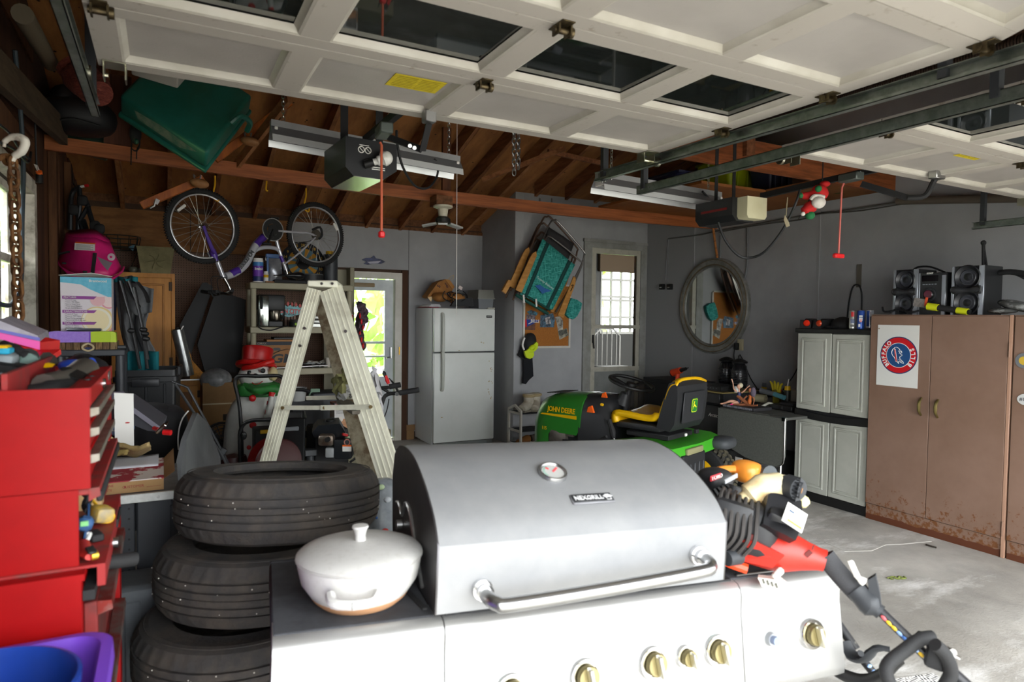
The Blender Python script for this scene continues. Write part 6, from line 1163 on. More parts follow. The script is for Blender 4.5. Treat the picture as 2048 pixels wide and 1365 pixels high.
b = B(); b.tube(lp_[1:5],.006,6,k=3); b.bx(4.73,4.76,lb2.y-.005,lb2.y+.03,tzz-.03,tzz+.002); b.o('leaf_edge',CHROME,tb)
for (x,y_),(x2,y2) in (((4.8,lb2.y+.08),(4.72,lb2.y+.03)),((4.8,la.y-.08),(4.76,la.y-.02)),((5.5,4.12),(5.55,4.08)),((5.5,la.y-.08),(5.55,la.y))): b = B(); b.cyl((x,y_,tzz-.02),(x2,y2,0),.013,n=8); b.o('leg',CHROME,tb)
# items on it
def tz_(px,py,z=None): return P(px,py,z=tzz if z is None else z)
bd = th('board_game','dark flat box with speckled rim on the folding table under the dolls','box',tz_(1470,813)); b = B(); q = tz_(1470,811); b.bx(4.78,5.02,4.22,4.60,tzz,tzz+.03,.003); b.o('box',mat('#2b2a2c',.6),bd); b = B(); b.bx(4.775,4.78,4.24,4.59,tzz+.006,tzz+.026); b.o('box_rim',mat('#8f8f96',.6,col2='#55555c',ns=60),bd)
SKIN = mat('#d9a58a',.55); SKIN2 = mat('#9a5f3f',.55)
def doll(lab,o,skin,hair,dress,P3,hr):
 g = th('doll',lab,'doll',o); b = B(); q = lambda a: V(a)
 sk_ = P3; b.tube([o+V(p) for p in sk_['torso']],[.016,.02,.015,.018],10,k=3); b.o('dress',dress,g)
 b = B(); b.ell(o+V(sk_['head']),(.02,.02,.025),None,12,9);
 for l in ('arm1','arm2'): b.tube([o+V(p) for p in sk_[l]],[.008,.007,.005,.006],8,k=3)
 for l in ('leg1','leg2'): b.tube([o+V(p) for p in sk_[l]],[.015,.012,.009,.008],8,k=3)
 b.cyl(o+V(sk_['torso'][-1]),o+V(sk_['head']),.007); b.o('body',skin,g)
 b = B(); b.ell(o+V(sk_['head'])+V(hr[0]),hr[1],None,12,8); b.o('hair',hair,g)
 b = B(); f = o+V(sk_['head'])+V((-.017,-.006,.002)); b.ell(f+V((0,.007,0)),(.003,.003,.002)); b.ell(f+V((.003,-.008,0)),(.003,.003,.002)); b.o('eyes',BLACK,g)
 b = B(); b.ell(o+V(sk_['leg1'][-1])+V((-.012,0,0)),(.02,.009,.008)); b.o('shoe',mat('#d82a7a',.4) if hr[2] else skin,g); return g
o1 = V((4.86,4.47,tzz+.05))
doll('fair doll in a blue dress with raised arms on the folding table',o1,SKIN,mat('#cfc6a8',.7),mat('#3c4268',.7),dict(torso=((0,0,0),(0,.0,.03),(0,0,.07),(0,.0,.10)),head=(-.005,0,.155),arm1=((0,.03,.1),(-.01,.06,.13),(-.01,.07,.18),(-.02,.08,.22)),arm2=((0,-.03,.1),(0,-.06,.12),(0,-.09,.15),(0,-.12,.175)),leg1=((0,.02,0),(-.05,.06,.01),(-.07,.1,-.01),(-.08,.13,-.02)),leg2=((0,-.0,.0),(-.03,.02,.0),(-.06,.04,-.02),(-.08,.06,-.03))),((.012,-.008,.012),(.022,.025,.025),0))
o2 = V((4.88,4.36,tzz+.045))
doll('brown doll with lilac hair and long crossed legs beside the fair doll',o2,SKIN2,mat('#5e5462',.9),mat('#c2672e',.6),dict(torso=((0,0,0),(0,.0,.03),(0,-.005,.06),(0,-.01,.09)),head=(-.005,-.01,.135),arm1=((0,.03,.08),(-.02,.05,.05),(-.02,.06,.03),(-.03,.08,.01)),arm2=((0,-.03,.08),(0,-.05,.06),(0,-.05,.03),(-.01,-.05,.0)),leg1=((0,.0,0),(-.04,.05,-.005),(-.06,.09,-.01),(-.07,.14,-.012)),leg2=((0,0,0),(-.03,.12,.07),(-.04,.06,.04),(-.04,-.04,.0),(-.03,-.12,.01))),((.012,-.022,-.015),(.026,.03,.048),1))
def small(name,lab,cat,c,parts):
 g = th(name,lab,cat,c)
 for nm,fn,m in parts: b = B(g); fn(b); b.o(nm,m,g)
 return g
q = tz_(1520,806); small('tape_roll','roll of pale masking tape lying on the folding table','tape',(q.x,q.y,tzz+.045),(('roll',lambda b: b.lathe([(.02,-.06),(.042,-.06),(.042,.06),(.02,.06),(.02,-.06)],(0,0,0),20,frame((0,0,1),(1,.3,0))),mat('#a39c7c',.7)),))
q = tz_(1518,796); small('glue_tin','black and yellow tin with grey cap at the back of the folding table','tin',(q.x+.2,q.y+.1,tzz),(('can',lambda b: b.cyl((0,0,0),(0,0,.075),.05,n=18),mat('#1d1c1a',.5)),('yellow_label',lambda b: b.cyl((0,0,.075),(0,0,.1),.034,n=16),YELLOW),('cap',lambda b: b.cyl((0,0,.1),(0,0,.145),.028,n=16),MGREY)))
q = tz_(1541,805); small('wax_tin','yellow and red paint tin on the folding table','tin',(q.x+.1,q.y,tzz),(('can',lambda b: b.cyl((0,0,0),(0,0,.11),.04,n=18),mat('#b08d23',.5)),('red_lid',lambda b: b.cyl((0,0,.11),(0,0,.135),.041,n=18),RED)))
q = tz_(1556,806); small('dark_tin','dark green can beside the yellow and red tin','tin',(q.x+.1,q.y-.02,tzz),(('can',lambda b: b.cyl((0,0,0),(0,0,.12),.038,n=18),mat('#2c332a',.4)),('rim',lambda b: b.tor((0,0,.118),.036,.004),STEEL)))
b = B(); b.tube([P(1522,782,x=5.25),P(1545,788,x=5.25),P(1565,794,x=5.25)],[.028,.024,.02],10); kf = th('bread_knife','grey and teal handled tool balanced across the tins','tool',P(1545,790,x=5.25)); b.o('grey_handle',MGREY,kf); b = B(); b.tube([P(1549,789,x=5.22),P(1569,796,x=5.22)],.024,10); b.o('teal_grip',mat('#4a7d86',.5),kf)
q = P(1552,790,x=5.45); gl2 = th('rubber_glove','yellow and black rubber glove standing upright among the tins','glove',(q.x,q.y,tzz)); b = B(gl2)
for i in range(4): b.tube([(0,.03-.022*i,.12),(.0,.05-.034*i,.19),(.0,.075-.05*i,.23-.01*abs(i-1))],[.014,.012,.009],8,k=3)
b.o('fingers',mat('#b9a81c',.6),gl2); b = B(gl2); b.lathe([(.02,0),(.04,.02),(.045,.1),(.035,.14),(0,.15)],(0,0,0),14,sq=.6); b.o('palm',mat('#7d741c',.7),gl2)
q = P(1568,780,x=5.4); small('glue_bottle','yellow and black glue bottle with white nozzle beside the rubber glove','bottle',(q.x,q.y-.04,tzz),(('bottle',lambda b: b.cyl((0,0,0),(0,0,.16),.032,n=16),mat('#23221f',.4)),('cap',lambda b: b.cyl((0,0,.16),(0,0,.2),.03,.026,n=16),YELLOW),('nozzle',lambda b: b.cyl((0,0,.2),(.005,-.01,.27),.01,.004,n=10),PAPER)))
q = tz_(1585,805); small('white_tub','shallow white plastic tub against the grey cabinet','tub',(q.x+.1,q.y+.02,tzz),(('tub',lambda b: rim_tub(b,-.09,.09,-.09,.09,.02,[(.012,0),(0,.11),(-.008,.112),(.006,.118),(.02,.01)]),mat('#c6c0b0',.5)),))
q = tz_(1560,822); small('black_case','black latched plastic case at the front of the folding table','case',(q.x+.12,q.y+.02,tzz),(('case',lambda b: b.box((0,0,.025),(.2,.26,.05),None,.008),BLACK),('case_lid',lambda b: b.box((.02,-.03,.06),(.16,.15,.025),None,.008),BLACKM),('latch',lambda b: b.box((-.1,-.02,.028),(.006,.02,.03)),STEEL)))
q = tz_(1528,818); small('wire_clip','bent white plastic clip lying at the front edge of the table','clip',(q.x+.05,q.y,tzz),(('clip',lambda b: b.tube([(-.03,.05,.01),(0,.03,.03),(.01,0,.05),(.02,-.04,.045)],.012,8,k=3),mat('#b5b3a6',.5)),))
def lantern(lab,c):
 return small('lantern',lab,'lantern',c,(('glass_body',lambda b: b.lathe([(.05,0),(.07,.01),(.085,.06),(.085,.18),(.06,.25),(.05,.26)],(0,0,0),20),mat('#1a1a1c',.25)),('cap',lambda b: b.lathe([(.055,.26),(.08,.265),(.085,.28),(.05,.30),(.03,.31),(0,.315)],(0,0,0),20),BLACK),('rib',lambda b: [b.tor((0,0,.05+.017*i),.0865,.0035,None,24,5) for i in range(9)],mat('#3a3b3d',.3)),('bail',lambda b: b.tube([(0,-.09,.24),(0,-.1,.12),(0,-.08,.02)],.005,6,k=3),BLACK)))
q = P(1478,778,x=5.45); lantern('nearer ribbed black lantern under the mirror',(q.x,q.y,.872))
q = P(1459,775,x=5.55); lantern('further ribbed black lantern, half hidden behind the other',(q.x,q.y+.05,.872))
b = B(); b.bx(5.3,5.6,4.7,5.3,.8,.871); one(b,'side_cabinet',BLACKM,'low black cabinet top under the two ribbed lanterns','cabinet')
q = P(1415,788,x=5.0); rd = th('cable_box','black media player with front buttons on the compact refrigerator','media player',(q.x,q.y,.873)); b = B(); b.bx(4.95,5.22,4.78,5.12,.873,.925,.004); b.o('player_case',BLACK,rd); b = B();
for i in range(6): b.box((4.949,4.85+.04*i,.9),(.004,.012,.008))
b.o('button',MGREY,rd)
b = B(); b.tube([P(1390,765,x=5.05),P(1420,775,x=5.05),P(1465,782,x=5.05)],.02,8); b.tube([P(1400,770,x=5.1),P(1450,790,x=5.1)],.013,8); one(b,'fishing_rod_case',BLACKM,'bundle of dark rods lying over the black media player','rods')
q = P(1473,776,x=5.05); small('plastic_cup','small white plastic cup standing on the compact refrigerator behind the dolls','cup',(q.x,q.y,.873),(('cup',lambda b: b.cyl((0,0,0),(.01,0,.06),.024,.03,n=14),PAPER),))
q = P(1357,742,x=5.35); dl = th('cordless_drill','orange cordless drill standing on the bench behind the mower seat','drill',q); b = B(); b.cyl(P(1346,746,x=5.35),P(1362,741,x=5.35),.045,.036,n=16); b.cyl(P(1356,745,x=5.35),P(1354,762,x=5.35),.025,n=10); b.o('drill_body',mat('#d8431c',.45),dl); b = B(); b.cyl(P(1362,741,x=5.35),P(1372,738,x=5.35),.026,.018,n=12); b.cyl(P(1372,738,x=5.35),P(1377,736,x=5.35),.005,n=6); b.cyl(P(1346,746,x=5.36),P(1345,746,x=5.36),.046,n=16); b.box(P(1352,763,x=5.35),(.09,.08,.04),None,.008); b.o('chuck',BLACK,dl)
b = B(); b.bx(5.2,5.6,5.5,6.3,.84,.885,.004); b.bx(5.22,5.58,5.52,6.28,0,.84); one(b,'side_cabinet',BLACKM,'low dark cabinet behind the mower holding the orange drill','cabinet')
q = P(1515,900,y=5.0); b = B(); b.bx(4.86,5.4,4.15,4.65,0,.33,.01); cr_ = th('storage_crate','black plastic crate with a white label under the folding table','crate',(5.1,4.4,0)); b.o('crate_body',BLACK,cr_); b = B(); b.box((4.857,4.45,.26),(.004,.09,.045)); b.o('white_label',PAPER,cr_)
# ---------------------------------------------------------------- grey plastic cabinet and brown metal cabinets
PGR = mat('#b3b4aa',.5,col2='#a8a99f',ns=3,bump=.04,bs=200); gy0,gy1,gx = 3.30,4.0,5.06; gz = P(1660,658,x=gx).z
gc = th('plastic_cabinet','grey plastic storage cabinet with four panelled doors and black trim','cabinet',(gx+.22,(gy0+gy1)/2,0)); b = B(); b.bx(gx+.03,gx+.43,gy0,gy1,.06,gz-.03); b.o('cabinet_body',BLACKM,gc)
b = B(); b.bx(gx-.02,gx+.45,gy0-.01,gy1+.01,gz-.04,gz,.006); b.o('cabinet_top',BLACK,gc); b = B(); b.bx(gx+.005,gx+.03,gy0,gy1,0,.075); b.o('kick_plate',BLACK,gc)
b = B(); n_ = 10; mz = P(1660,835,x=gx).z
for i in range(n_):
 t0,t1 = i/n_,(i+1)/n_; f_ = lambda t: .03*math.sin(PI*t)
 b.prism([(gx-.004,gy0+(gy1-gy0)*t0,mz-.035-f_(t0)*.5),(gx-.004,gy0+(gy1-gy0)*t1,mz-.035-f_(t1)*.5),(gx-.004,gy0+(gy1-gy0)*t1,mz+.035-f_(t1)),(gx-.004,gy0+(gy1-gy0)*t0,mz+.035-f_(t0))],(.03,0,0))
b.o('middle_band',BLACK,gc)
for y0,y1 in ((gy0+.008,(gy0+gy1)/2-.003),((gy0+gy1)/2+.003,gy1-.008)):
 for z0,z1 in ((.08,mz-.03),(mz+.036,gz-.042)):
  b = B(); b.bx(gx,gx+.028,y0,y1,z0,z1,.006); dr = b.o('door',PGR,gc)
  b = B(); e = .045; m_ = .018
  b.bx(gx-.008,gx+.002,y0+e,y0+e+m_,z0+e,z1-e,.004); b.bx(gx-.008,gx+.002,y1-e-m_,y1-e,z0+e,z1-e,.004); b.bx(gx-.008,gx+.002,y0+e,y1-e,z0+e,z0+e+m_,.004); b.bx(gx-.008,gx+.002,y0+e,y1-e,z1-e-m_,z1-e,.004)
  b.bx(gx-.005,gx+.002,y0+e+m_+.012,y1-e-m_-.012,z0+e+m_+.012,z1-e-m_-.012,.004); b.o('door_molding',PGR,dr)
def rust_brown():
 m = mat('#84695a',.5,col2='#7b6050',ns=2,bump=.02,bs=250).copy(); n,l,b = nodes(m); tc = [x for x in n if x.type == 'TEX_COORD'][0]; sp = n.new('ShaderNodeSeparateXYZ'); l.new(tc.outputs['Object'],sp.inputs[0])
 nz = n.new('ShaderNodeTexNoise'); nz.inputs['Scale'].default_value = 30; nz.inputs['Detail'].default_value = 6; nz.inputs['Roughness'].default_value = .7; l.new(tc.outputs['Object'],nz.inputs['Vector'])
 mr_ = n.new('ShaderNodeMapRange'); mr_.inputs[1].default_value = .0; mr_.inputs[2].default_value = .5; mr_.inputs[3].default_value = .17; mr_.inputs[4].default_value = -.12; l.new(sp.outputs[2],mr_.inputs[0])
 ad = n.new('ShaderNodeMath'); l.new(nz.outputs['Fac'],ad.inputs[0]); l.new(mr_.outputs[0],ad.inputs[1]); rp = n.new('ShaderNodeValToRGB'); rp.color_ramp.elements[0].position = .60; rp.color_ramp.elements[1].position = .67; l.new(ad.outputs[0],rp.inputs[0])
 mx = n.new('ShaderNodeMix'); mx.data_type = 'RGBA'; l.new(rp.outputs[0],mx.inputs[0]); l.new(b.inputs['Base Color'].links[0].from_socket,mx.inputs[6]); mx.inputs[7].default_value = lin('#6e4424')
 n2 = n.new('ShaderNodeTexNoise'); n2.inputs['Scale'].default_value = 7; l.new(tc.outputs['Object'],n2.inputs['Vector']); a2 = n.new('ShaderNodeMath'); a2.operation = 'MULTIPLY_ADD'; a2.inputs[1].default_value = .06; l.new(n2.outputs['Fac'],a2.inputs[0]); l.new(sp.outputs[2],a2.inputs[2])
 lt = n.new('ShaderNodeMath'); lt.operation = 'LESS_THAN'; lt.inputs[1].default_value = .078; l.new(a2.outputs[0],lt.inputs[0]); m3 = n.new('ShaderNodeMix'); m3.data_type = 'RGBA'; l.new(lt.outputs[0],m3.inputs[0]); l.new(mx.outputs[2],m3.inputs[6]); m3.inputs[7].default_value = lin('#59301d'); l.new(m3.outputs[2],b.inputs['Base Color']); return m
BR = rust_brown(); bx_ = 5.03; BZ = P(1862,630,x=bx_).z
def metal_cabinet(lab,y0,y1,split,hinge):
 g = th('metal_cabinet',lab,'cabinet',(bx_+.25,(y0+y1)/2,0)); b = B(); b.bx(bx_+.022,bx_+.5,y0,y1,.0,BZ-.002); b.bx(bx_+.005,bx_+.5,y0,y1,BZ-.006,BZ); b.bx(bx_+.012,bx_+.024,y0+.004,y1-.004,.0,.125); b.o('cabinet_body',BR,g)
 b = B(); b.bx(bx_+.0,bx_+.03,y0,y0+.022,.0,BZ,.002); b.o('edge_post',mat('#a9846e',.5),g)
 for ya,yb,hy in ((y0+.024,split-.002,split-.065),(split+.002,y1-.004,split+.055)):
  b = B(); b.bx(bx_,bx_+.02,ya,yb,.13,BZ-.008,.002); d = b.o('door',BR,g)
  b = B(); b.tube([(bx_-.002,hy,.90),(bx_-.03,hy,.93),(bx_-.034,hy,.965),(bx_-.03,hy,1.0),(bx_-.002,hy,1.03)],[.008,.011,.012,.011,.008],8,k=3); b.o('door_handle',BRONZE,d)
 for z in (.2,1.42): b = B(); b.cyl((bx_-.003,y0+.014,z-.05),(bx_-.003,y0+.014,z+.05),.006,n=8); b.o('hinge',mat('#8d705e',.5,.4),g)
 return g
b1 = metal_cabinet('brown metal cabinet with rusty base and a round team poster',2.287,3.288,P(1862,700,x=bx_).y,1)
b2 = metal_cabinet('second brown metal cabinet cut by the right picture edge, with oval magnets',1.25,2.28,1.76,1)
# poster
q0,q2 = P(1757,650,x=bx_-.002),P(1835,778,x=bx_-.002); py0,py1 = P(1755,700,x=bx_).y,P(1838,700,x=bx_).y; pz1,pz0 = q0.z,q2.z
po = th('team_poster','white paper poster with a round red and navy team emblem on the brown cabinet','poster',(bx_-.003,(py0+py1)/2,pz0)); b = B(); b.bx(bx_-.004,bx_-.002,py1,py0,pz0,pz1); b.o('paper',mat('#d9d9d4',.6),po)
pc = P(1797,711,x=bx_-.004); PA = frame((0,-1,0),(0,0,1)); rE = .145
NAVY = mat('#17345f',.5); PRED = mat('#c4141e',.5); PWH = mat('#e9e9e6',.5)
for k_,(r,mm,nm) in enumerate(((rE,NAVY,'outer_ring'),(rE*.945,PRED,'red_ring'),(rE*.665,PWH,'white_ring'),(rE*.635,mat('#1d4a7d',.5),'navy_disc'))):
 b = B(); b.lathe([(0,.0006+.0006*k_),(r,.0006+.0006*k_),(r,0),(0,0)],pc,56,PA); b.o(nm,mm,po)
def arc_text(s,a0,a1,r,size,flip):
 for i,ch in enumerate(s):
  a = a0+(a1-a0)*i/(len(s)-1); out = V((0,-math.cos(a),math.sin(a))); tan = V((0,math.sin(a),math.cos(a)))*(1)
  up = out if flip else -out; xr = V((0,-up.z,up.y)) if False else up.cross(V((-1,0,0)))
  txt(po,ch,size,pc+out*r+V((-.003,0,0)),xr,up,PWH,bold=.03)
arc_text('BUFFALO',math.radians(222),math.radians(130),rE*.80,.042,True)
arc_text('BILLS',math.radians(-38),math.radians(24),rE*.80,.042,False)
LB = Matrix.Translation(pc+V((-.0032,0,0))) @ PA.to_4x4()
BUF = [(-.028,.060),(-.035,.052),(-.045,.044),(-.052,.026),(-.052,.01),(-.042,-.008),(-.032,-.016),(-.02,-.036),(-.006,-.05),(.002,-.062),(.006,-.066),(.003,-.052),(.004,-.046),(.03,-.058),(.044,-.062),(.04,-.05),(.024,-.036),(.014,-.026),(.012,-.012),(.03,.0),(.028,.01),(.02,.006),(.016,.018),(.028,.02),(.024,.034),(.014,.03),(.01,.046),(-.004,.058),(-.016,.062)]
b = B(M=LB); b.tube([(x,y_,.0005) for x,y_ in BUF],.0022,5,closed=True); b.o('buffalo_outline',PWH,po)
b = B(M=LB); b.prism([(-.034,.05,.0004),(-.022,.047,.0004),(-.004,-.056,.0004),(-.020,-.050,.0004)],(0,0,.001)); b.o('stripe_border',PWH,po)
b = B(M=LB); b.prism([(-.031,.044,.0015),(-.0245,.043,.0015),(-.008,-.051,.0015),(-.0175,-.047,.0015)],(0,0,.001)); b.o('red_stripe',PRED,po)
b = B(M=LB); b.tube([(.004,-.03,.0005),(.02,-.045,.0005),(.034,-.05,.0005)],.0018,5,k=3); b.tube([(.0,.035,.0005),(.01,.022,.0005),(.006,.012,.0005)],.0018,5,k=3); b.o('buffalo_detail',PWH,po)
b = B(M=Matrix.Translation((bx_-.003,py0-.01,pz1-.03)) @ PA.to_4x4()); b.cyl((0,0,0),(0,0,.002),.005,n=8); b.o('pin',mat('#8a7a4a',.4,.8),po)
for i,(px,py,lb_,c1,c2) in enumerate(((2048,722,'round blue and yellow magnet on the cabinet cut by the picture edge','#6b6f74','#c9a83a'),(2052,800,'oval pale magnet with grey letters below the blue and yellow one','#c9c9c6','#8f9092'))):
 c = P(px,py,x=bx_-.003); g = th('magnet',lb_,'magnet',c); b = B(); b.lathe([(0,.003),(.05,.003),(.05,0)],c,28,PA,sq=.75 if i else 1); b.o('disc',mat(c1,.4),g)
 if i == 0: b = B(); b.lathe([(0,.0045),(.028,.0045),(.028,.003)],c,20,PA); b.o('center',mat(c2,.5),g)
 else: txt(g,'#1',.03,c+V((-.004,.02,0)),(0,-1,0),(0,0,1),mat('#55565a',.5),bold=.02)
# things on the grey cabinet
for i,(px,lb_,c_) in enumerate(((1617,'left black trailer light with glowing red lens on the grey cabinet','#e8321a'),(1646,'right black trailer light with orange-red lens on the grey cabinet','#c9401c'))):
 q = P(px,652,x=gx+.12); g = th('trailer_light',lb_,'light',(q.x,q.y,gz),.25 if i == 0 else -.15); b = B(g); b.prism([(-.07,-.05,0),(-.07,.05,0),(-.06,.05,.075),(-.06,-.05,.075)],(.14,0,0)); b.box((.05,0,.045),(.09,.085,.085),None,.012); b.o('housing',BLACK,g)
 b = B(g); b.lathe([(0,.012),(.022,.008),(.027,0),(.03,-.004)],(-.07,-.01 if i == 0 else -.02,.045),18,frame((0,-1,0),(0,0,1))); b.o('lens',mat(c_,.25),g)
q = P(1686,650,x=gx+.2); cpx = th('baseball_cap','black cap lying on the grey cabinet behind the cans','cap',(q.x,q.y,gz)); b = B(cpx); b.ell((0,0,.03),(.1,.1,.075),None,18,10); b.o('crown',BLACKM,cpx); b = B(cpx); b.ell((-.1,.03,.012),(.07,.06,.012),None,14,6); b.o('visor',BLACKM,cpx)
def can(lab,q,z,body,parts,tilt=0):
 g = th('drink_can',lab,'can',(q.x,q.y,z)); b = B(g); b.lathe([(0,0),(.022,0),(.029,.008),(.029,.150),(.024,.158),(.0,.157)],(0,0,0),22); b.o('can_body',body,g)
 b = B(g); b.tor((0,0,.158),.0235,.0025,None,20,6); b.o('can_rim',CHROME,g)
 for (pts,mm) in parts:
  b = B(g)
  u0,u1,z0,z1 = pts; base = math.atan2(-q.y,-q.x)
  b.grid(lambda u,v: V((.0296*math.cos(base+u0+(u1-u0)*u),.0296*math.sin(base+u0+(u1-u0)*u),z0+(z1-z0)*v)),6,2); b.o('print',mm,g)
 return g
q = P(1705,660,x=gx+.06); can('tall silver drink can with a red square on the grey cabinet',q,gz,mat('#b9b7b2',.3,.7),(((-.45,.35,.105,.145),RED),((-.6,.6,.05,.085),mat('#6a7390',.5)),((-.6,.3,.02,.04),mat('#6a6a6a',.5))))
q = P(1721,660,x=gx+.04); c_ = can('tall blue drink can with white shield beside the silver can',q,gz,mat('#2a4b98',.3,.3),(((-.45,.45,.07,.115),PWH),((-.3,.3,.06,.085),mat('#d98a8a',.5)),((-.6,-.1,.02,.045),PWH))); txt(c_,'USA',.017,V((q.x,q.y,gz+.10))+V((-.78,-.62,0)).normalized()*.0312,(.62,-.78,0),(0,0,1),mat('#2a3f7d',.5),bold=.03)
q = P(1744,640,x=bx_+.2); can('blue and silver drink can set back between the two cabinets',V((q.x,q.y+.02,0)),P(1744,640,x=bx_+.2).z-.075,mat('#c9c9cc',.3,.4),(((-.9,-.1,.02,.15),mat('#2a4b98',.4)),((.1,.35,.03,.14),mat('#55565c',.4))))
b = B(); b.bx(gx+.13,gx+.4,3.30,3.42,gz,P(1744,640,x=bx_+.2).z-.076,.004); one(b,'paper_roll',mat('#8d8a84',.7),'grey block standing on the cabinet under the third can','block')
wire('wall_cable','black cable looping on the wall above the grey cabinet',((1693,650),(1699,600),(1706,574),(1716,570),(1722,580),(1724,600),(1722,640)),.008,CORD,.03)
c = rwall(1718,552,.01); b = B(); b.box(c,(.01,.05,.22),None,.002); one(b,'wall_strip',mat('#5f5a50',.7),'narrow brown strip fixed on the right wall above the cable loop','strip')
# stereo on the brown cabinet
SPK = mat('#1b1c1e',.4); SIL = mat('#8d9197',.35,.6)
def speaker(lab,pxl,pxr,top):
 xf = bx_+.10; q0,q1 = P(pxl,600,x=xf),P(pxr,600,x=xf); zt_ = P(pxl,top,x=xf).z; h = zt_-BZ; w = abs(q0.y-q1.y); yc = (q0.y+q1.y)/2
 g = th('stereo_speaker',lab,'speaker',(xf+.12,yc,BZ)); b = B(); b.bx(xf,xf+.24,yc-w/2,yc+w/2,BZ,zt_,.004); b.o('speaker_case',SPK,g)
 b = B(); b.bx(xf-.012,xf,yc-w/2,yc-w/2+.035,BZ,zt_,.003); b.bx(xf-.012,xf,yc+w/2-.02,yc+w/2,BZ,zt_,.003); b.o('side_trim',SIL,g)
 for zc in (BZ+h*.25,BZ+h*.77):
  r = w*.40; A_ = frame((0,-1,0),(0,0,1)); c = V((xf,yc,zc)); b = B(); b.lathe([(r,0),(r*1.02,.012),(r*.95,.018),(r*.88,.01),(r*.6,-.004),(r*.5,.002),(r*.3,-.006),(r*.28,.004),(0,.01)],c,28,A_); b.o('woofer',mat('#222327',.35),g)
  b = B(); b.lathe([(r*.62,.004),(r*.58,.007),(r*.34,.003),(r*.32,.004)],c,24,A_); b.o('cone',mat('#34363d',.3),g)
 b = B(); b.tube([(xf-.008,yc-w*.42,BZ+h*.51),(xf-.014,yc,BZ+h*.505),(xf-.008,yc+w*.42,BZ+h*.51)],[.03,.02,.03],12,k=4); b.o('port_bar',mat('#2a2b2e',.4),g);
 for s in (-1,1): b = B(); b.lathe([(.014,.0),(.02,.004),(.026,.0)],(xf-.034,yc+s*w*.36,BZ+h*.51),14,frame((0,-1,0),(0,0,1))); b.o('port_ring',BLACK,g)
speaker('black stereo speaker standing left of the receiver on the brown cabinet',1787,1836,541)
speaker('black stereo speaker standing right of the receiver on the brown cabinet',1903,1968,534)
xf = bx_+.11; q0,q1 = P(1836,600,x=xf),P(1882,600,x=xf); zt_ = P(1860,546,x=xf).z; rc_ = th('stereo_receiver','stereo receiver with round silver dial between the two speakers','stereo',(xf+.12,(q0.y+q1.y)/2,BZ))
b = B(); b.bx(xf,xf+.26,q1.y-.04,q0.y,BZ,zt_,.004); b.o('receiver_case',SPK,rc_); ym = (q0.y+q1.y)/2
b = B(); b.bx(xf-.01,xf,q1.y-.035,q1.y-.005,BZ,zt_-.02,.003); b.bx(xf-.008,xf,q0.y-.015,q0.y-.002,BZ,zt_,.003); b.o('side_trim',SIL,rc_)
A_ = frame((0,-1,0),(0,0,1)); b = B(); b.lathe([(.052,0),(.05,.01),(.042,.012),(.04,.004)],(xf,ym,BZ+.155),28,A_); b.o('dial_ring',mat('#3b3d40',.3,.5),rc_); b = B(); b.lathe([(0,.022),(.03,.022),(.034,.016),(.034,0)],(xf,ym,BZ+.155),28,A_); b.o('volume_dial',CHROME,rc_)
b = B(); b.bx(xf-.003,xf,ym-.06,ym+.06,BZ+.255,BZ+.3); b.o('display',mat('#0c0d10',.15),rc_); txt(rc_,'SONY',.018,(xf-.004,ym,BZ+.315),(0,-1,0),(0,0,1),PAPER,bold=.02)
b = B()
for i in range(5): b.bx(xf-.005,xf,ym-.05+.022*i,ym-.036+.022*i,BZ+.228,BZ+.236)
b.o('button',SIL,rc_)
tn = th('hand_tool','neon yellow and black tool lying across the brown cabinet top','tool',P(1900,620,x=bx_+.03)); LY = mat('#c9cf1c',.5); pa,pb2_ = P(1856,613,x=bx_+.04),P(1936,624,x=bx_+.04); pa.z = max(pa.z,BZ+.03); pb2_.z = BZ+.022
b = B(); b.cyl(pa,pa+(pb2_-pa)*.27,.028,.026,n=14); b.o('head',LY,tn); b = B(); b.cyl(pa+(pb2_-pa)*.25,pa+(pb2_-pa)*.76,.022,n=14); b.o('grip',BLACKM,tn); b = B(); b.cyl(pa+(pb2_-pa)*.74,pb2_,.024,n=14); b.o('collar',LY,tn); b = B(); b.cyl(pb2_,pb2_+(pb2_-pa)*.05,.018,n=12); b.o('tip',BLACK,tn)
c = P(1840,606,x=bx_+.06); tg = th('price_tag','printed paper tag with an orange edge propped before the receiver','tag',c); b = B(); b.box(c,(.003,.095,.065),Euler((.15,0,0)).to_matrix()); b.o('paper',mat('#8d8783',.7,col2='#77716d',ns=60),tg); b = B(); b.box(c+V((-.002,-.046,.007)),(.003,.018,.067),Euler((.15,0,0)).to_matrix()); b.o('orange_edge',mat('#d8542c',.5),tg)
b = B(); b.tube([P(1838,622,x=bx_+.08),P(1820,625,x=bx_+.06),P(1800,620,x=bx_+.08),P(1770,624,x=bx_+.06),P(1765,615,x=bx_+.1)],.008,6,k=4); b.tube([P(1780,626,x=bx_+.05),P(1800,615,x=bx_+.1),P(1815,627,x=bx_+.05)],.006,6,k=4); one(b,'stereo_cable',CORD,'black cables strewn on the brown cabinet left of the stereo','cable')
b = B(); b.ell(P(2035,612,x=bx_+.12),(.1,.12,.035),Euler((.25,0,0)).to_matrix(),18,10); b.ell(P(2005,622,x=bx_+.08),(.08,.09,.022)); one(b,'plastic_bag',mat('#4c4d4c',.2,col2='#8d8f8e',ns=18,lo=.5,hi=.7),'crumpled grey plastic bag on the brown cabinet beside the right speaker','bag')
p_ = P(1967,486,x=5.46); b = B(); q_ = P(1970,545,x=5.46); q_.z = BZ; b.cyl(p_,q_,.012,n=8); q_ = P(1990,560,x=5.46); q_.z = BZ; b.cyl(p_,q_,.007,n=8); b.ell(p_,(.02,.02,.02),None,8,6); one(b,'tripod_stand',BLACKM,'thin black tripod standing behind the right speaker','tripod')
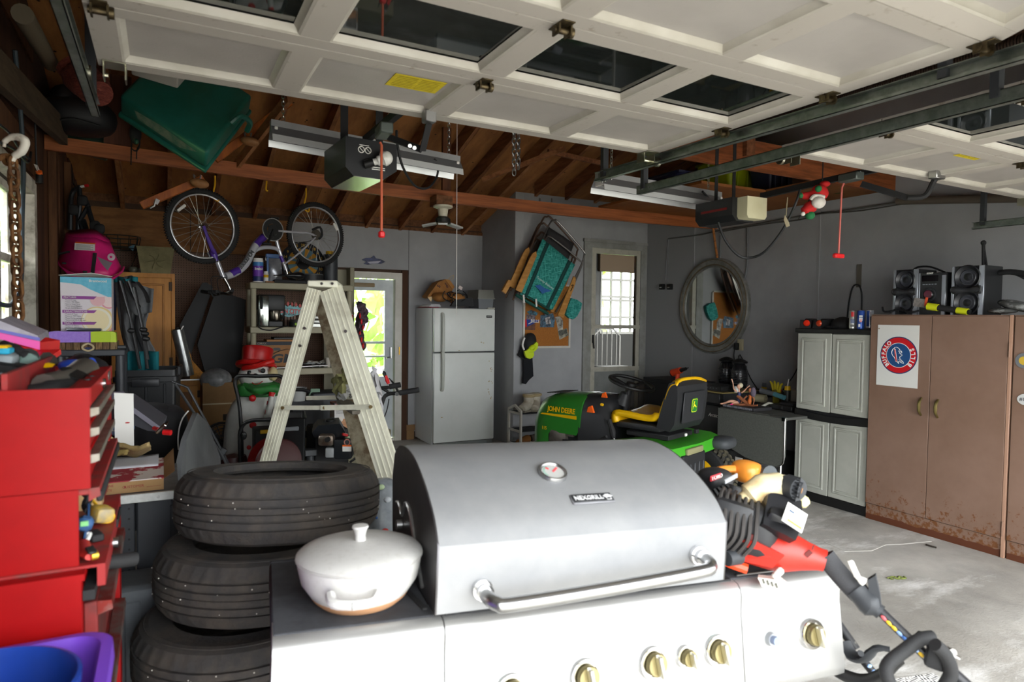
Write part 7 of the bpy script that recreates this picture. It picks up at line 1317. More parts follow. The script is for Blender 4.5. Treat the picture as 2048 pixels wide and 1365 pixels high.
b = B(); b.tube([P(1999,546,x=5.3),P(2020,544,x=5.3),P(2052,548,x=5.3)],.02,8,k=3); b.tube([P(1999,545,x=5.35),P(2030,548,x=5.35),P(2055,560,x=5.35)],.01,8,k=3); one(b,'speaker_cable',CORD,'thick black cable running off behind the right speaker','cable')
b = B(); b.tube([P(1822,545,x=5.4),P(1835,535,x=5.4),P(1860,534,x=5.4),P(1890,545,x=5.4)],.008,6,k=4); one(b,'loop_cable',CORD,'black cable arching above the stereo receiver','cable')
# ---------------------------------------------------------------- stepladder
LAD = mat('#e2e0cc',.5,.1,col2='#b9b49e',ns=7,lo=.5,hi=.75,det=8); LADD = mat('#8d8570',.6,col2='#5d4d38',ns=12,lo=.4,hi=.6)
ld = th('stepladder','pale aluminium stepladder standing open in front of the shelving','ladder',P(640,800,d=3.5)*1)
def foot(px0,py0,px1,py1,d0,d1):
 a,c = P(px0,py0,d=d0),P(px1,py1,d=d1); t = a.z/(a.z-c.z); return a,a+(c-a)*t
BK = V((.30,.95,0))*.40
nl0,nl1 = foot(628,578,536,917,3.45,3.42); nr0,nr1 = foot(660,578,783,965,3.45,3.2)
def rail(a,c,w,th_,m,nm,ribs):
 x = (c-a).normalized(); n_ = -_F; y = x.cross(n_).normalized(); n_ = y.cross(x); R_ = Matrix((x,y,n_)).transposed()
 b = B(); b.box((a+c)/2,((c-a).length,w,.004),R_);
 for s in (-1,1): b.box((a+c)/2+y*s*w/2-n_*.014,((c-a).length,.003,.03),R_)
 r = b.o(nm,m,ld)
 if ribs:
  for s in (-.32,-.11,.11,.32): b = B(); b.box((a+c)/2+y*s*w+n_*.003,((c-a).length,.006,.004),R_); b.o('rib',m,r)
 return r
rail(nl0,nl1,.072,.03,LAD,'rear_rail',True); rail(nr0,nr1,.115,.03,LAD,'front_rail',True)
rail(nl0+BK-_R*.04,nl1+BK-_R*.06,.05,.03,LADD,'rear_rail',False); rail(nr0+BK-_R*.10,nr1+BK-_R*.18,.085,.03,LADD,'front_rail',False)
tc0 = P(645,568,d=3.42); b = B(); b.box(tc0+BK*.5,(.152,.42,.036),Matrix.Rotation(-.3,3,'Z'),.006); cap = b.o('top_cap',LAD,ld)
for dx in (-.05,.0,.055): b = B(); c = tc0+V((dx,0,0)).x*_R-_F*.012; b.cyl(c+_F*.01,c-_F*.004,.007,n=8); b.o('rivet',STEEL,cap)
for t in (.36,.60,.84):
 a,c = nr0+(nr1-nr0)*t,nr0+BK-_R*.10+((nr1+BK-_R*.18)-(nr0+BK-_R*.10))*t; b = B(); b.bar(a-_R*.05,c-_R*.03,.075,.022,(0,0,1),.003); b.o('step',mat('#6d6a60',.5,.5,col2='#4d463c',ns=9),ld)
for t in (.45,.8): a,c = nl0+(nl1-nl0)*t,nl0+BK-_R*.04+(nl1-nl0)*t; b = B(); b.cyl(a,c,.012,n=8); b.o('cross_tube',LADD,ld)
p,q,m_ = P(566,816,d=3.38),P(742,814,d=3.22),P(650,816,d=3.3)
b = B(); b.bar(p,m_+_R*.02,.004,.022,(0,0,1)); b.bar(m_-_R*.02-_F*.004,q-_F*.004,.004,.026,(0,0,1)); b.o('spreader',LAD,ld)
for c in (p,q,m_): b = B(); b.cyl(c-_F*.002,c-_F*.012,.009,n=10); b.o('spreader_rivet',mat('#8d7a52',.4,.7),ld)
b = B(); b.bar(p+BK+_R*.07,q+BK-_R*.03,.004,.024,(0,0,1)); b.o('spreader',LAD,ld)
b = B()
for px,py,dd in ((610,657,3.44),(601,692,3.44),(692,663,3.38)): c = P(px,py,d=dd)-_F*.004; b.cyl(c,c-_F*.006,.008,n=10)
b.o('rail_bolt',STEEL,ld)
cl = th('work_cloth','olive and grey rag draped over the ladder step','rag',P(692,770,d=3.55)); b = B()
def cf(u,v): return P(664+44*u+10*v*(1-u),772-36*math.sin(1.5*u+.2)+34*v-10*u*v,d=3.48-.1*math.sin(PI*u))+wavy(u,v,4,.05,4)
b.grid(cf,14,12); b.o('olive_cloth',mat('#8c8a5a',.9,col2='#76744a',ns=10),cl,sol=.012)
b = B(); b.grid(lambda u,v: P(676+36*u,762+32*v-8*u+(14*v if u < .5 else 0)*(.5-u),d=3.5-.05*math.sin(5*u))+wavy(u,v,5,.04,7),14,12); b.o('grey_cloth',mat('#8b8a86',.9,col2='#a3a29d',ns=6),cl,sol=.012)
b = B(); b.grid(lambda u,v: P(728+26*u+20*v*(1-.3*u),745+90*v-6*u,d=3.75)+wavy(u,v,4,.04,11),10,16); one(b,'hanging_rag',mat('#a3a2a3',.9,col2='#b7b5b5',ns=6),'long pale grey rag hanging behind the right ladder rail','rag',sol=.012)
# ---------------------------------------------------------------- beige plastic shelving by the back wall
SB = mat('#a39d85',.55,col2='#989279',ns=3); sh = th('shelving_unit','beige plastic shelving unit loaded with clutter in front of the pegboard','shelving',(1.25,7.1,0)); SY = 6.88
xl,xr = P(500,600,y=SY).x,P(707,600,y=SY).x
ZS = [P(500,564,y=SY).z,P(500,654,y=SY).z,P(500,740,y=SY).z,P(500,860,y=SY).z]
for z in ZS: b = B(); b.bx(xl,xr,SY,SY+.42,z-.065,z,.008); b.o('shelf_board',SB,sh)
for x in (xl+.035,xr-.035):
 for y_ in (SY+.04,SY+.38): b = B(); b.cyl((x,y_,0),(x,y_,ZS[0]-.06),.028,n=12); b.o('post',SB,sh)
def sp3(px,py,y=SY+.1): return P(px,py,y=y)
def cylz(b,c,r,z0,z1,n=16,r2=None): return b.cyl((c.x,c.y,z0),(c.x,c.y,z1),r,r2,n)
c = sp3(516,560); z = ZS[0]; g = th('spray_bottle','white bottle with purple label at the left of the top shelf','bottle',(c.x,c.y,z)); H_ = sp3(516,517).z-z
b = B(); cylz(b,c,.05,z,z+H_*.93); cylz(b,c,.046,z+H_*.93,z+H_); b.o('bottle',PAPER,g)
for nm,r,f0,f1,m_ in (('navy_label',.0508,.05,.25,'#1d2c5c'),('purple_label',.0508,.25,.68,'#6a35a0'),('blue_label',.0508,.68,.84,'#3d7db8')): b = B(); cylz(b,c,r,z+H_*f0,z+H_*f1); b.o(nm,mat(m_,.5),g)
txt(g,'Stabil',.035,c+V((-.0,-.053,z+H_*.55-c.z)),(1,0,0),(0,0,1),PAPER,bold=.02)
c = sp3(532,560); g = th('small_bottle','small white and yellow bottle beside the purple-labelled bottle','bottle',(c.x,c.y,z)); H_ = sp3(532,543).z-z; b = B(); cylz(b,c,.024,z,z+H_*.8); cylz(b,c,.02,z+H_*.8,z+H_); b.o('bottle',PAPER,g); b = B(); cylz(b,c,.0246,z+H_*.45,z+H_*.7); b.o('yellow_band',YELLOW,g)
c = sp3(549,560,SY+.16); g = th('chip_bag','blue and silver foil pouch standing on the top shelf','pouch',(c.x,c.y,z)); b = B(); b.grid(lambda u,v: V((c.x-.075+.15*u-.01*v,c.y-.035*math.sin(PI*u)*math.sin(PI*min(v+.1,1)),z+v*(sp3(549,508).z-z)))+wavy(u,v,4,.01,3),12,14); b.grid(lambda u,v: V((c.x-.075+.15*u-.01*v,c.y+.035*math.sin(PI*u)*math.sin(PI*min(v+.1,1)),z+v*(sp3(549,508).z-z))),12,14); b.o('pouch',mat('#a9abb0',.3,.6,col2='#8f9196',ns=9),g)
b = B(); h_ = sp3(549,508).z-z; b.bx(c.x-.085,c.x+.07,c.y-.02,c.y+.012,z+h_*.86,z+h_*1.01,.006); b.bx(c.x-.078,c.x-.058,c.y-.03,c.y,z+.01,z+h_*.9,.004); b.o('blue_edge',mat('#3f6aa5',.4),g)
b = B(); b.bx(xl+.15,xl+.43,SY+.03,SY+.35,z,z+.014,.002); one(b,'wooden_board',mat('#8a5a32',.7),'thin brown board under the bottles on the top shelf','board')
db = th('dartboard','worn black, yellow and blue dartboard leaning behind the bicycle wheel','dartboard',sp3(605,525,SY+.3)); cc = sp3(606,527,SY+.28); DA = frame((1,0,0),(0,.12,1)); b = B(); b.lathe([(0,.012),(.225,.012),(.23,.0),(.22,-.02),(0,-.02)],cc,40,DA); b.o('board',mat('#17171a',.8),db)
for i in range(20):
 a0,a1 = 2*PI*(i-.5)/20,2*PI*(i+.5)/20; b = B(M=Matrix.Translation(cc) @ DA.to_4x4()); b.prism([(.07*math.cos(a0),.07*math.sin(a0),.013),(.155*math.cos(a0),.155*math.sin(a0),.013),(.158*math.cos((a0+a1)/2),.158*math.sin((a0+a1)/2),.013),(.155*math.cos(a1),.155*math.sin(a1),.013),(.07*math.cos(a1),.07*math.sin(a1),.013)],(0,0,.002)); b.o('segment',mat('#4d6b74',.8) if i % 2 else mat('#a5761f',.8),db)
for i,s_ in enumerate((6,13,4,18,1,20,5,12,9,14,11,8,16,7,19,3,17,2,15,10)): a = 2*PI*i/20; txt(db,str(s_),.04,cc+DA @ V((.19*math.cos(a),.19*math.sin(a),.014)),(1,0,0),DA @ V((0,1,0)),mat('#b08a2a',.7),bold=.02)
c = sp3(661,545,SY+.2); g = th('canister','dark canister with a yellow lid at the right of the top shelf','canister',(c.x,c.y,z)); b = B(); hz_ = sp3(661,510,SY+.2).z; cylz(b,c,.075,z,hz_); b.o('can',mat('#33363a',.45),g); b = B(); cylz(b,c,.05,hz_,hz_+.035); b.o('yellow_lid',YELLOW,g)
c = sp3(622,552,SY+.12); g = th('round_case','low round black case with ribbed side on the top shelf','case',(c.x,c.y,z)); b = B(); cylz(b,c,.125,z+.0,z+.1,28); b.o('case',mat('#1e1e1f',.5),g); b = B(); b.tor((c.x,c.y,z+.1),.12,.006); b.o('case_rim',MGREY,g)
c = sp3(590,560,SY+.03); b = B(); b.bx(c.x-.2,c.x+.42,SY+.02,SY+.3,z,z+.035,.01); one(b,'black_mat',BLACKM,'folded black mat lying on the top shelf under the saddle','mat')
# second shelf
z = ZS[1]; c = sp3(538,650,SY+.12); g = th('coffee_maker','chrome and black coffee maker with carafe on the second shelf','coffee maker',(c.x,c.y,z)); zt_ = sp3(538,590).z
b = B(); b.bx(c.x-.11,c.x-.01,SY+.02,SY+.3,z,zt_-.01,.012); b.o('chrome_tower',mat('#c9cdca',.15,.95,col2='#7d8a78',ns=7),g)
b = B(); b.bx(c.x-.115,c.x+.145,SY+.03,SY+.32,zt_-.16,zt_,.02); b.bx(c.x-.02,c.x+.12,SY+.01,SY+.3,z,z+.06,.008); b.bx(c.x-.03,c.x+.13,SY+.22,SY+.32,z,zt_-.1); b.o('black_body',BLACK,g)
b = B(); b.lathe([(0,.06),(.055,.06),(.06,.08),(.06,.19),(.05,.21),(0,.215)],(c.x+.06,SY+.1,z),22); b.o('carafe',mat('#8d8578',.2,.9,col2='#3a362f',ns=4),g)
b = B(); b.tube([(c.x+.115,SY+.07,z+.2),(c.x+.14,SY+.05,z+.15),(c.x+.12,SY+.07,z+.08)],.01,8,k=3); b.tube([(c.x-.085,SY+.01,z+.30),(c.x-.085,SY-.005,z+.22),(c.x-.085,SY+.01,z+.18)],.012,8,k=3); b.o('handle',BLACK,g)
b = B(); b.tube([sp3(516,653,SY-.01),sp3(525,659,SY-.03),sp3(543,661,SY-.03),sp3(560,656,SY-.02),sp3(575,652,SY+.05)],.006,6,k=4); b.o('power_cord',CORD,g)
s0 = SY+.06; sg = th('novelty_sign','light blue novelty sign lettered Sin City Las Vegas on the second shelf','sign',sp3(583,635,s0)); TEALS = mat('#6fa9b0',.5)
b = B(); b.prism([sp3(x,y_,s0) for x,y_ in ((557,613),(564,614),(569,610),(575,614),(581,610),(587,614),(593,611),(598,615),(609,617),(606,625),(597,630),(577,635),(562,630))],(0,.015,0)); b.o('board',TEALS,sg)
for x,y_ in ((561,612),(568,609),(576,608),(584,609),(592,610),(600,612)): b = B(); b.prism([sp3(x,y_-5,s0-.004),sp3(x+3,y_,s0-.004),sp3(x,y_+5,s0-.004),sp3(x-3,y_,s0-.004)],(0,-.006,0)); b.o('diamond',mat('#a8332a',.5),sg)
txt(sg,'SIN CITY',.062,sp3(581,623.5,s0-.004),(1,0,-.03),(0,0,1),mat('#c23a30',.5),bold=.025,sx=.8); txt(sg,'LAS VEGAS',.027,sp3(578,629.5,s0-.004),(1,0,-.03),(0,0,1),mat('#1d2426',.5),bold=.02); txt(sg,'in Country',.022,sp3(575,617,s0-.004),(1,0,-.03),(0,0,1),mat('#24454a',.5),shear=.3)
c = sp3(580,610,SY+.3); g = th('knife_block','slatted wooden knife block behind the novelty sign','knife block',(c.x,c.y,z)); b = B()
for i in range(4): b.bx(c.x-.06+.03*i,c.x-.035+.03*i,SY+.26,SY+.36,z,z+.2+.02*i,.003)
b.o('block',mat('#7d6152',.6),g); b = B(); b.bx(c.x-.06,c.x+.06,SY+.3,SY+.34,z,z+.22); b.o('core',BLACK,g)
c = sp3(593,648,SY+.1); g = th('camp_light','round black and silver lamp with green lenses on the second shelf','lamp',(c.x,c.y,z)); b = B(); cylz(b,c,.075,z,z+.05); b.o('base',BLACK,g); b = B(); cylz(b,c,.07,z+.05,z+.075,r2=.06); b.o('silver_top',STEEL,g); b = B()
for dx in (-.02,.025): b.ell((c.x+dx,c.y-.073,z+.028),(.014,.006,.014))
b.o('green_lens',mat('#7fa822',.4),g)
c = sp3(643,640,SY+.1); b = B(); b.bx(c.x-.1,c.x+.13,SY+.03,SY+.3,z+.035,z+.075,.01); b.bx(c.x-.1,c.x+.13,SY+.03,SY+.3,z+.08,z+.115,.01); b.bx(c.x-.1,c.x+.13,SY+.04,SY+.3,z,z+.03); g = th('metal_box','stacked silver metal trays on the second shelf behind the ladder','tray',(c.x,c.y,z)); b.o('trays',mat('#b5b6b0',.35,.5),g)
b = B(); b.bx(c.x-.1,c.x+.16,SY+.05,SY+.3,z+.117,z+.135); one(b,'wooden_plank',mat('#5e4632',.7),'short brown plank lying on the silver trays','plank')
c = sp3(645,615,SY+.15); b = B(); b.ell((c.x,c.y,z+.21),(.11,.1,.075),None,16,10,.8); g = th('plastic_bag','black plastic bag with purple scribble above the silver trays','bag',(c.x,c.y,z+.135)); b.o('bag_body',BLACK,g); b = B(); b.tube([c+V((-.05,-.1,.03)),c+V((-.03,-.11,.07)),c+V((0,-.11,.0)),c+V((.03,-.1,.06)),c+V((.06,-.09,.02))],.004,5,k=3); b.o('scribble',mat('#7a67c4',.5),g); b = B(); b.bx(c.x-.02,c.x+.03,c.y-.02,c.y+.06,z+.28,z+.33,.006); b.o('blue_box',mat('#2a86b8',.5),g)
# third shelf
z = ZS[2]; g = th('shelf_carton','brown carton with dark swoosh print on the third shelf','carton',sp3(550,738)); x0,x1 = sp3(513,700,SY+.03).x,sp3(597,700,SY+.03).x; zt_ = sp3(550,684,SY+.03).z; b = B(); b.bx(x0,x1,SY+.03,SY+.38,z,zt_); b.o('box_body',mat('#9b6f47',.8,col2='#936842',ns=5),g)
INKD = mat('#33373c',.7); yk = SY+.028
b = B(); b.bx(x0,x1,yk-.002,yk,zt_-.035,zt_); b.o('top_band',INKD,g); txt(g,'GMAX',.03,(x0+.05,yk-.003,zt_-.018),(1,0,0),(0,0,1),mat('#9b8a78',.7),bold=.01)
b = B(); b.prism([(x,yk,zz) for x,zz in ((x0+.15,zt_-.075),(x0+.165,zt_-.06),(x0+.215,zt_-.06),(x0+.23,zt_-.075),(x0+.215,zt_-.09),(x0+.165,zt_-.09))],(0,-.002,0)); b.o('hand_hole',BLACK,g)
b = B(); b.tube([(x0+.1,yk,z+.06),(x0+.13,yk,z+.13),(x0+.24,yk,z+.185),(x0+.40,yk,z+.20)],[.005,.008,.006,.003],6,k=5,flat=.4); b.tube([(x0+.1,yk,z+.09),(x0+.16,yk,z+.16),(x0+.30,yk,z+.205)],.003,5,k=5,flat=.5); b.tube([(x0+.12,yk,z+.04),(x0+.2,yk,z+.025),(x0+.35,yk,z+.03)],.003,5,k=5,flat=.5); b.o('swoosh',INKD,g); txt(g,'GM',.12,(x0+.25,yk-.002,z+.10),(1,0,.0),(0,0,1),INKD,bold=.03,sx=1.3,shear=.15)
b = B(); b.bx(x0+.1,x1+.02,SY+.05,SY+.3,zt_+.0,zt_+.02); one(b,'flat_carton',mat('#a5764b',.8),'flattened brown cardboard on the third-shelf carton','cardboard'); b = B(); b.bx(x0+.17,x1-.02,SY+.08,SY+.3,zt_+.021,zt_+.042,.004); one(b,'black_tray',BLACK,'flat black tray on top of the flattened cardboard','tray')
pp = th('paper_heap','heap of crumpled papers and foil on the third shelf','papers',sp3(630,735));
for i in range(10):
 c = sp3(605+6.5*i,733-2*(i % 3),SY+.08+.03*(i % 4)); b = B(); b.grid(lambda u,v: V((c.x-.06+.12*u,c.y-.04+.08*v,z+.015+.012*(i % 4)+.03*noise.noise(V((u*3,v*3,i))))),6,6); b.o('sheet',mat(('#b5b4ac','#2b2b2c','#8f9290','#d3d0c4')[i % 4],.6),pp,sol=.003)
c = sp3(668,735); g = th('grey_can','grey square can holding thin rods at the right of the third shelf','can',(c.x,c.y,z)); b = B(); b.bx(c.x-.042,c.x+.042,c.y-.04,c.y+.04,z,sp3(668,713).z,.008); b.o('can',mat('#51585d',.45),g); b = B()
for dx in (-.02,.0,.02): b.cyl((c.x+dx,c.y,sp3(668,714).z),(c.x+dx*1.4,c.y,sp3(668,672).z),.007,n=6)
b.o('rod',PAPER,g)
c = sp3(655,735); b = B(); b.lathe([(.02,0),(.03,.1),(.028,.1),(.018,.004),(0,.004)],(c.x,c.y-.03,z),16); one(b,'plastic_cup',mat('#b9b2a6',.3),'clear plastic cup beside the grey can','cup')
b = B(); b.cyl(sp3(545,737,SY-.005),sp3(655,731,SY+.03),.009); one(b,'metal_rod',STEEL,'thin metal rod lying along the front of the third shelf','rod')
c = sp3(596,800,SY); b = B(); b.lathe([(.07,0),(.085,.13),(.09,.135),(.08,.135),(.066,.01),(0,.01)],(c.x,c.y,sp3(596,802,SY).z),20); wbk = one(b,'white_bucket',mat('#b9bbb8',.5),'small white bucket seen left of centre under the third shelf','bucket'); b = B(); b.bx(c.x-.15,c.x+.25,SY-.03,SY+.2,ZS[3],sp3(596,803,SY).z); one(b,'storage_crate',mat('#2c2d2f',.6),'dark crate under the third shelf holding the white bucket','crate')
b = B(); b.tube([sp3(575,781,SY-.1),sp3(605,780,SY-.1),sp3(620,785,SY-.1)],.018,8,k=3); one(b,'black_tube',BLACK,'black bent tube lying across the white bucket','tube'); b = B(); b.prism([sp3(622,778,SY+.1),sp3(640,778,SY+.1),sp3(640,795,SY+.1),sp3(618,790,SY+.1)],(0,.02,0)); b.bx(sp3(618,790,SY+.1).x,sp3(640,790,SY+.1).x,SY+.1,SY+.14,ZS[3],sp3(620,789,SY+.1).z); one(b,'green_card',mat('#7d9a82',.7),'pale green card standing at the back of the low shelf','card')
b = B(); b.bx(sp3(625,800,SY).x,sp3(694,800,SY).x,SY-.02,SY+.35,ZS[3],sp3(660,786,SY).z,.02); one(b,'grey_tote',mat('#3d3f42',.55),'dark grey tote on the lowest shelf board','tote')
# tall beige rack side at the right of the shelving
rk = th('tall_rack','tall beige louvred rack end standing between shelving and back door','rack',(1.75,7.2,0)); b = B(); xk = P(709,560,y=7.34).x; zk = P(709,535,y=7.34).z; b.bx(xk-.05,xk,7.34,7.55,0,zk,.006); b.bx(xk-.3,xk,7.5,7.55,0,zk-.02); b.o('side_panel',mat('#8d8872',.6),rk)
for i in range(3): b = B(); b.cyl((xk-.07-.045*i,7.36,zk-.55),(xk-.07-.045*i,7.36,zk-.25+.03*i*0),.016,n=8); b.o('louvre',mat('#b5b0a0',.5),rk)
c = P(698,636,y=6.95); b = B(); b.lathe([(0,0),(.038,0),(.038,.13),(.033,.14),(0,.14)],(c.x,c.y,ZS[1]),18); g = th('soda_can','red and white can at the right end of the second shelf','can',(c.x,c.y,ZS[1])); b.o('can_body',PAPER,g); b = B(); cylz(b,c,.0386,ZS[1]+.09,ZS[1]+.13); b.o('red_band',RED,g)
b = B(); b.grid(lambda u,v: P(716+10*u+3*math.sin(7*v),606+92*v,y=7.05-.04*math.sin(3*u+9*v))+wavy(u,v,6,.05,5),9,26); g = th('holiday_garland','shaggy mauve garland with red ribbon hanging by the back door','garland',P(720,600,y=7.05)); b.o('garland_body',mat('#6d5a62',.9,col2='#40323a',ns=40,bump=.8,bs=90),g,sol=.05); b = B()
for i in range(6): b.ell(P(720+(i % 3)*3,632+12*i,y=6.98),(.012,.012,.03))
b.o('red_ribbon',RED,g)
fw = th('wall_fish','small dark blue metal fish ornament on the wall above the back door','ornament',P(747,522,y=YB-.03)); b = B(); b.prism([P(x,y_,y=YB-.03) for x,y_ in ((724,520),(732,516),(742,516),(748,511),(752,517),(762,519),(771,524),(762,528),(748,528),(736,530),(727,528),(733,524))],(0,.014,0)); b.o('fish_body',mat('#3a3f5c',.4,.4,col2='#22242f',ns=12),fw); b = B(); b.prism([P(x,y_,y=YB-.036) for x,y_ in ((734,524),(762,522),(756,527),(740,528))],(0,-.003,0)); b.o('belly',mat('#8d8a94',.4,.3),fw)
# ---------------------------------------------------------------- bicycle hung from the rafters
bk = th('bicycle','silver and purple bicycle hung upside down by its wheels from the rafters','bicycle',P(510,480,y=6.5)); BSIL = mat('#c9c9cf',.2,.35); BPUR = mat('#4a2a8a',.35)
def by(px,py,o=0): t = (px-406)/(632-406); return P(px,py,y=6.40+.42*t+o)
bx_dir = (by(632,460)-by(406,460)); bx_dir.z = 0; bx_dir.normalize(); BA = frame(bx_dir,(0,0,1)); bn_ = BA @ V((0,0,1))
for nm,(cx,cy_),rp,refl,ra in (('front_wheel',(406,453),74.0,(363,416),.75),('rear_wheel',(632,470),63.5,(671,454),-1.1)):
 c = by(cx,cy_); R_ = rp*(c-CAM).dot(_F)/FPX; b = B(); b.tor(c,R_*.93,R_*.072,BA,56,10); wh_ = b.o(nm,RUBBER,bk)
 b = B(M=Matrix.Translation(c) @ BA.to_4x4()); N_ = 70; b.lathe([(R_*.83,-.011),(R_*.86,-.014),(R_*.875,-.012),(R_*.875,.012),(R_*.86,.014),(R_*.83,.011),(R_*.83,-.011)],(0,0,0),56); b.o('rim',mat('#b9b9b9',.3,.8),wh_)
 b = B(M=Matrix.Translation(c) @ BA.to_4x4())
 for i in range(28):
  a = 2*PI*i/28; s = 1 if i % 2 else -1; a2 = a+(1 if i % 4 < 2 else -1)*1.0; b.cyl((.02*math.cos(a2),.02*math.sin(a2),s*.03),(R_*.84*math.cos(a),R_*.84*math.sin(a),0),.0018,n=4,cap=False)
 b.o('spokes',mat('#b0aea6',.3,.7),wh_)
 b = B(M=Matrix.Translation(c) @ BA.to_4x4()); b.cyl((0,0,-.05),(0,0,.05),.018,n=12); b.cyl((0,0,-.035),(0,0,-.03),.028,n=14); b.cyl((0,0,.03),(0,0,.035),.028,n=14); b.o('hub',CHROME,wh_)
 rc2 = by(*refl,-.03); b = B(); b.box(rc2,(.085,.016,.026),Euler((0,-ra,0)).to_matrix() if ra > 0 else Euler((0,-ra,0)).to_matrix(),.006); b.o('spoke_reflector',PAPER,wh_)
 b = B(M=Matrix.Translation(c) @ BA.to_4x4())
 for i in range(90): a = 2*PI*i/90; b.box((R_*1.0*math.cos(a),R_*1.0*math.sin(a),0),(.01,.012,.03),Matrix.Rotation(a,3,'Z'))
 b.o('tread',RUBBER,wh_,kind='stuff')
c = by(632,470,-.03)
b = B(M=Matrix.Translation(c) @ BA.to_4x4()); [b.cyl((0,0,.0+.006*i),(0,0,.003+.006*i),.055-.005*i,n=20) for i in range(5)]; b.o('cassette',mat('#5c554a',.4,.6),bk)
def bt(nm,pts,r,m,k=5,n=10,o=0): b = B(); b.tube([by(x,y_,o) for x,y_ in pts],r,n,k=k); return b.o(nm,m,bk)
bt('down_tube',((451,553),(470,546),(490,530),(502,508),(513,488),(528,474),(545,464)),.035,BSIL)
bt('top_tube',((508,503),(520,497),(535,495),(550,497),(557,501)),.019,BSIL)
bt('seat_tube',((549,466),(558,500),(572,540)),.017,BSIL,3); bt('seat_post',((570,533),(575,549)),.012,CHROME,1)
for o in (-.05,.05):
 bt('chain_stay',((556,462),(595,465),(615,466),(632,472)),[.011,.011,.009,.012],BSIL,4,8,o); bt('seat_stay',((570,528),(600,505),(632,474)),.009,BSIL,3,8,o)
 bt('fork_blade',((407,452),(417,480),(425,500),(430,506)),[.014,.018,.02,.018],BPUR,4,8,o)
bt('fork_crown',((424,500),(432,522)),.03,BPUR,2); bt('head_tube',((430,512),(447,556)),.021,BSIL,2); bt('stem',((446,553),(457,572),(461,583)),[.018,.015,.015],CHROME,3)
bt('stem_clamp',((461,581),(447,586)),.015,CHROME,2); b = B(); q = by(445,587); b.tube([q+bn_*.28+V((-.05,0,.02)),q+bn_*.15+V((0,0,-.01)),q,q-bn_*.15+V((0,0,-.01)),q-bn_*.28+V((-.05,0,.02))],.012,8,k=4); b.o('handlebar',BLACK,bk)
b = B(); b.tube([q-bn_*.16,q-bn_*.29+V((-.05,0,.02))],.017,8); b.o('grip',BLACKM,bk); b = B(); b.tube([q+bn_*.16,q+bn_*.29+V((-.05,0,.02))],.017,8); b.o('grip',BLACKM,bk); b = B(); b.box(q-bn_*.12+V((-.04,0,.01)),(.07,.02,.04),None,.008); b.tube([by(433,590),by(420,583),by(428,596)],.007,6,k=3); b.o('brake_lever',BLACKM,bk,kind='stuff')
for a_,c_ in (((440,590),(453,556)),((425,585),(445,554))): b = B(); m_ = ((a_[0]+c_[0])/2-12,(a_[1]+c_[1])/2-14); b.tube([by(*a_,-.03),by(*m_,-.05),by(*c_,-.03)],.004,6,k=5); b.o('brake_cable',CORD,bk)
for (x0_,y0_,x1_,y1_) in ((462,549,478,541),(512,490,528,474)): b = B(); b.tube([by(x0_,y0_,-.004),by((x0_+x1_)/2,(y0_+y1_)/2-1,-.004),by(x1_,y1_,-.004)],.0353,10,k=2); b.o('purple_flash',BPUR,bk)
b = B(); b.tube([by(561,512,-.003),by(566,524,-.003)],.0178,10); b.o('purple_band',BPUR,bk)
for i,ch in enumerate('MONGOOSE'):
 t = i/7; x,y_ = 503-19*t-3*t*t,505+29*t; txt(bk,ch,.05,by(x,y_,-.043),V((-.62+.0*t,0,-.78+.12*t)),V((.78,0,-.62)),BLACK,bold=.03)
bt('rear_brake',((589,510),(596,520),(592,528)),.008,BLACK,3); bt('front_brake',((415,505),(420,516),(419,523)),.009,mat('#55565a',.4,.5),3)
c = by(545,460,-.05); b = B(M=Matrix.Translation(c) @ BA.to_4x4()); r_ = 22*(c-CAM).dot(_F)/FPX; b.lathe([(r_*.55,.0),(r_*.97,.0),(r_*.97,.006),(r_*.55,.006),(r_*.55,0)],(0,0,0),40); b.lathe([(0,.008),(r_*.5,.008),(r_*.5,.012),(0,.012)],(0,0,0),30)
for i in range(5): a = 2*PI*i/5; b.bar((0,0,.004),(r_*.8*math.cos(a),r_*.8*math.sin(a),.004),.018,.006)
crk = b.o('chainring',mat('#2c2c2b',.4,.5),bk); b = B(M=Matrix.Translation(c) @ BA.to_4x4()); b.lathe([(r_*.97,.008),(r_*1.05,.008),(r_*1.05,.011),(r_*.97,.011),(r_*.97,.008)],(0,0,0),40); b.o('chain_guard',mat('#8b8b88',.2,alpha=1),crk)
b = B(); b.tube([c-bn_*-.02,by(540,478,-.07),by(536,484,-.08)],.011,8); b.o('crank_arm',BLACK,bk); b = B(); b.box(by(534,488,-.13),(.08,.06,.02),None,.005); b.box(by(549,437,.1),(.08,.06,.02),None,.005); b.o('pedal',BLACKM,bk)
b = B(); s0_,s1_ = by(552,554,-.02),by(612,556,-.02); b.tube([by(548,551),by(562,551),by(580,551),by(597,552),by(604,553)],[.012,.022,.05,.075,.06],14,k=3,flat=.5); b.tube([by(574,548),by(580,551)],.012); b.o('saddle',mat('#17171a',.35),bk)
b = B(); b.tube([by(560,482),by(600,485),by(640,478)],.003,5,k=4); b.o('chain',mat('#3a352c',.5,.6),bk)
b = B(); b.tube([by(625,460,-.06),by(640,455,-.06),by(644,470,-.06),by(638,478,-.06)],.012,8,k=3); b.o('derailleur',BLACKM,bk)
for i,(x,y0_,y1_) in enumerate(((429,370,398),(611,393,420))):
 b = B(); a_,c_ = by(x,y1_),by(x+1,y0_); b.tube([c_+V((0,0,.08)),c_,by(x-2,(y0_+y1_)/2),a_,a_+V((.03,.0,-.015)),a_+V((.035,0,.02))],.008,6,k=3); one(b,'bike_hook',mat('#d8a018',.5),('yellow ceiling hook holding the front bicycle wheel','yellow ceiling hook holding the rear bicycle wheel')[i],'hook')
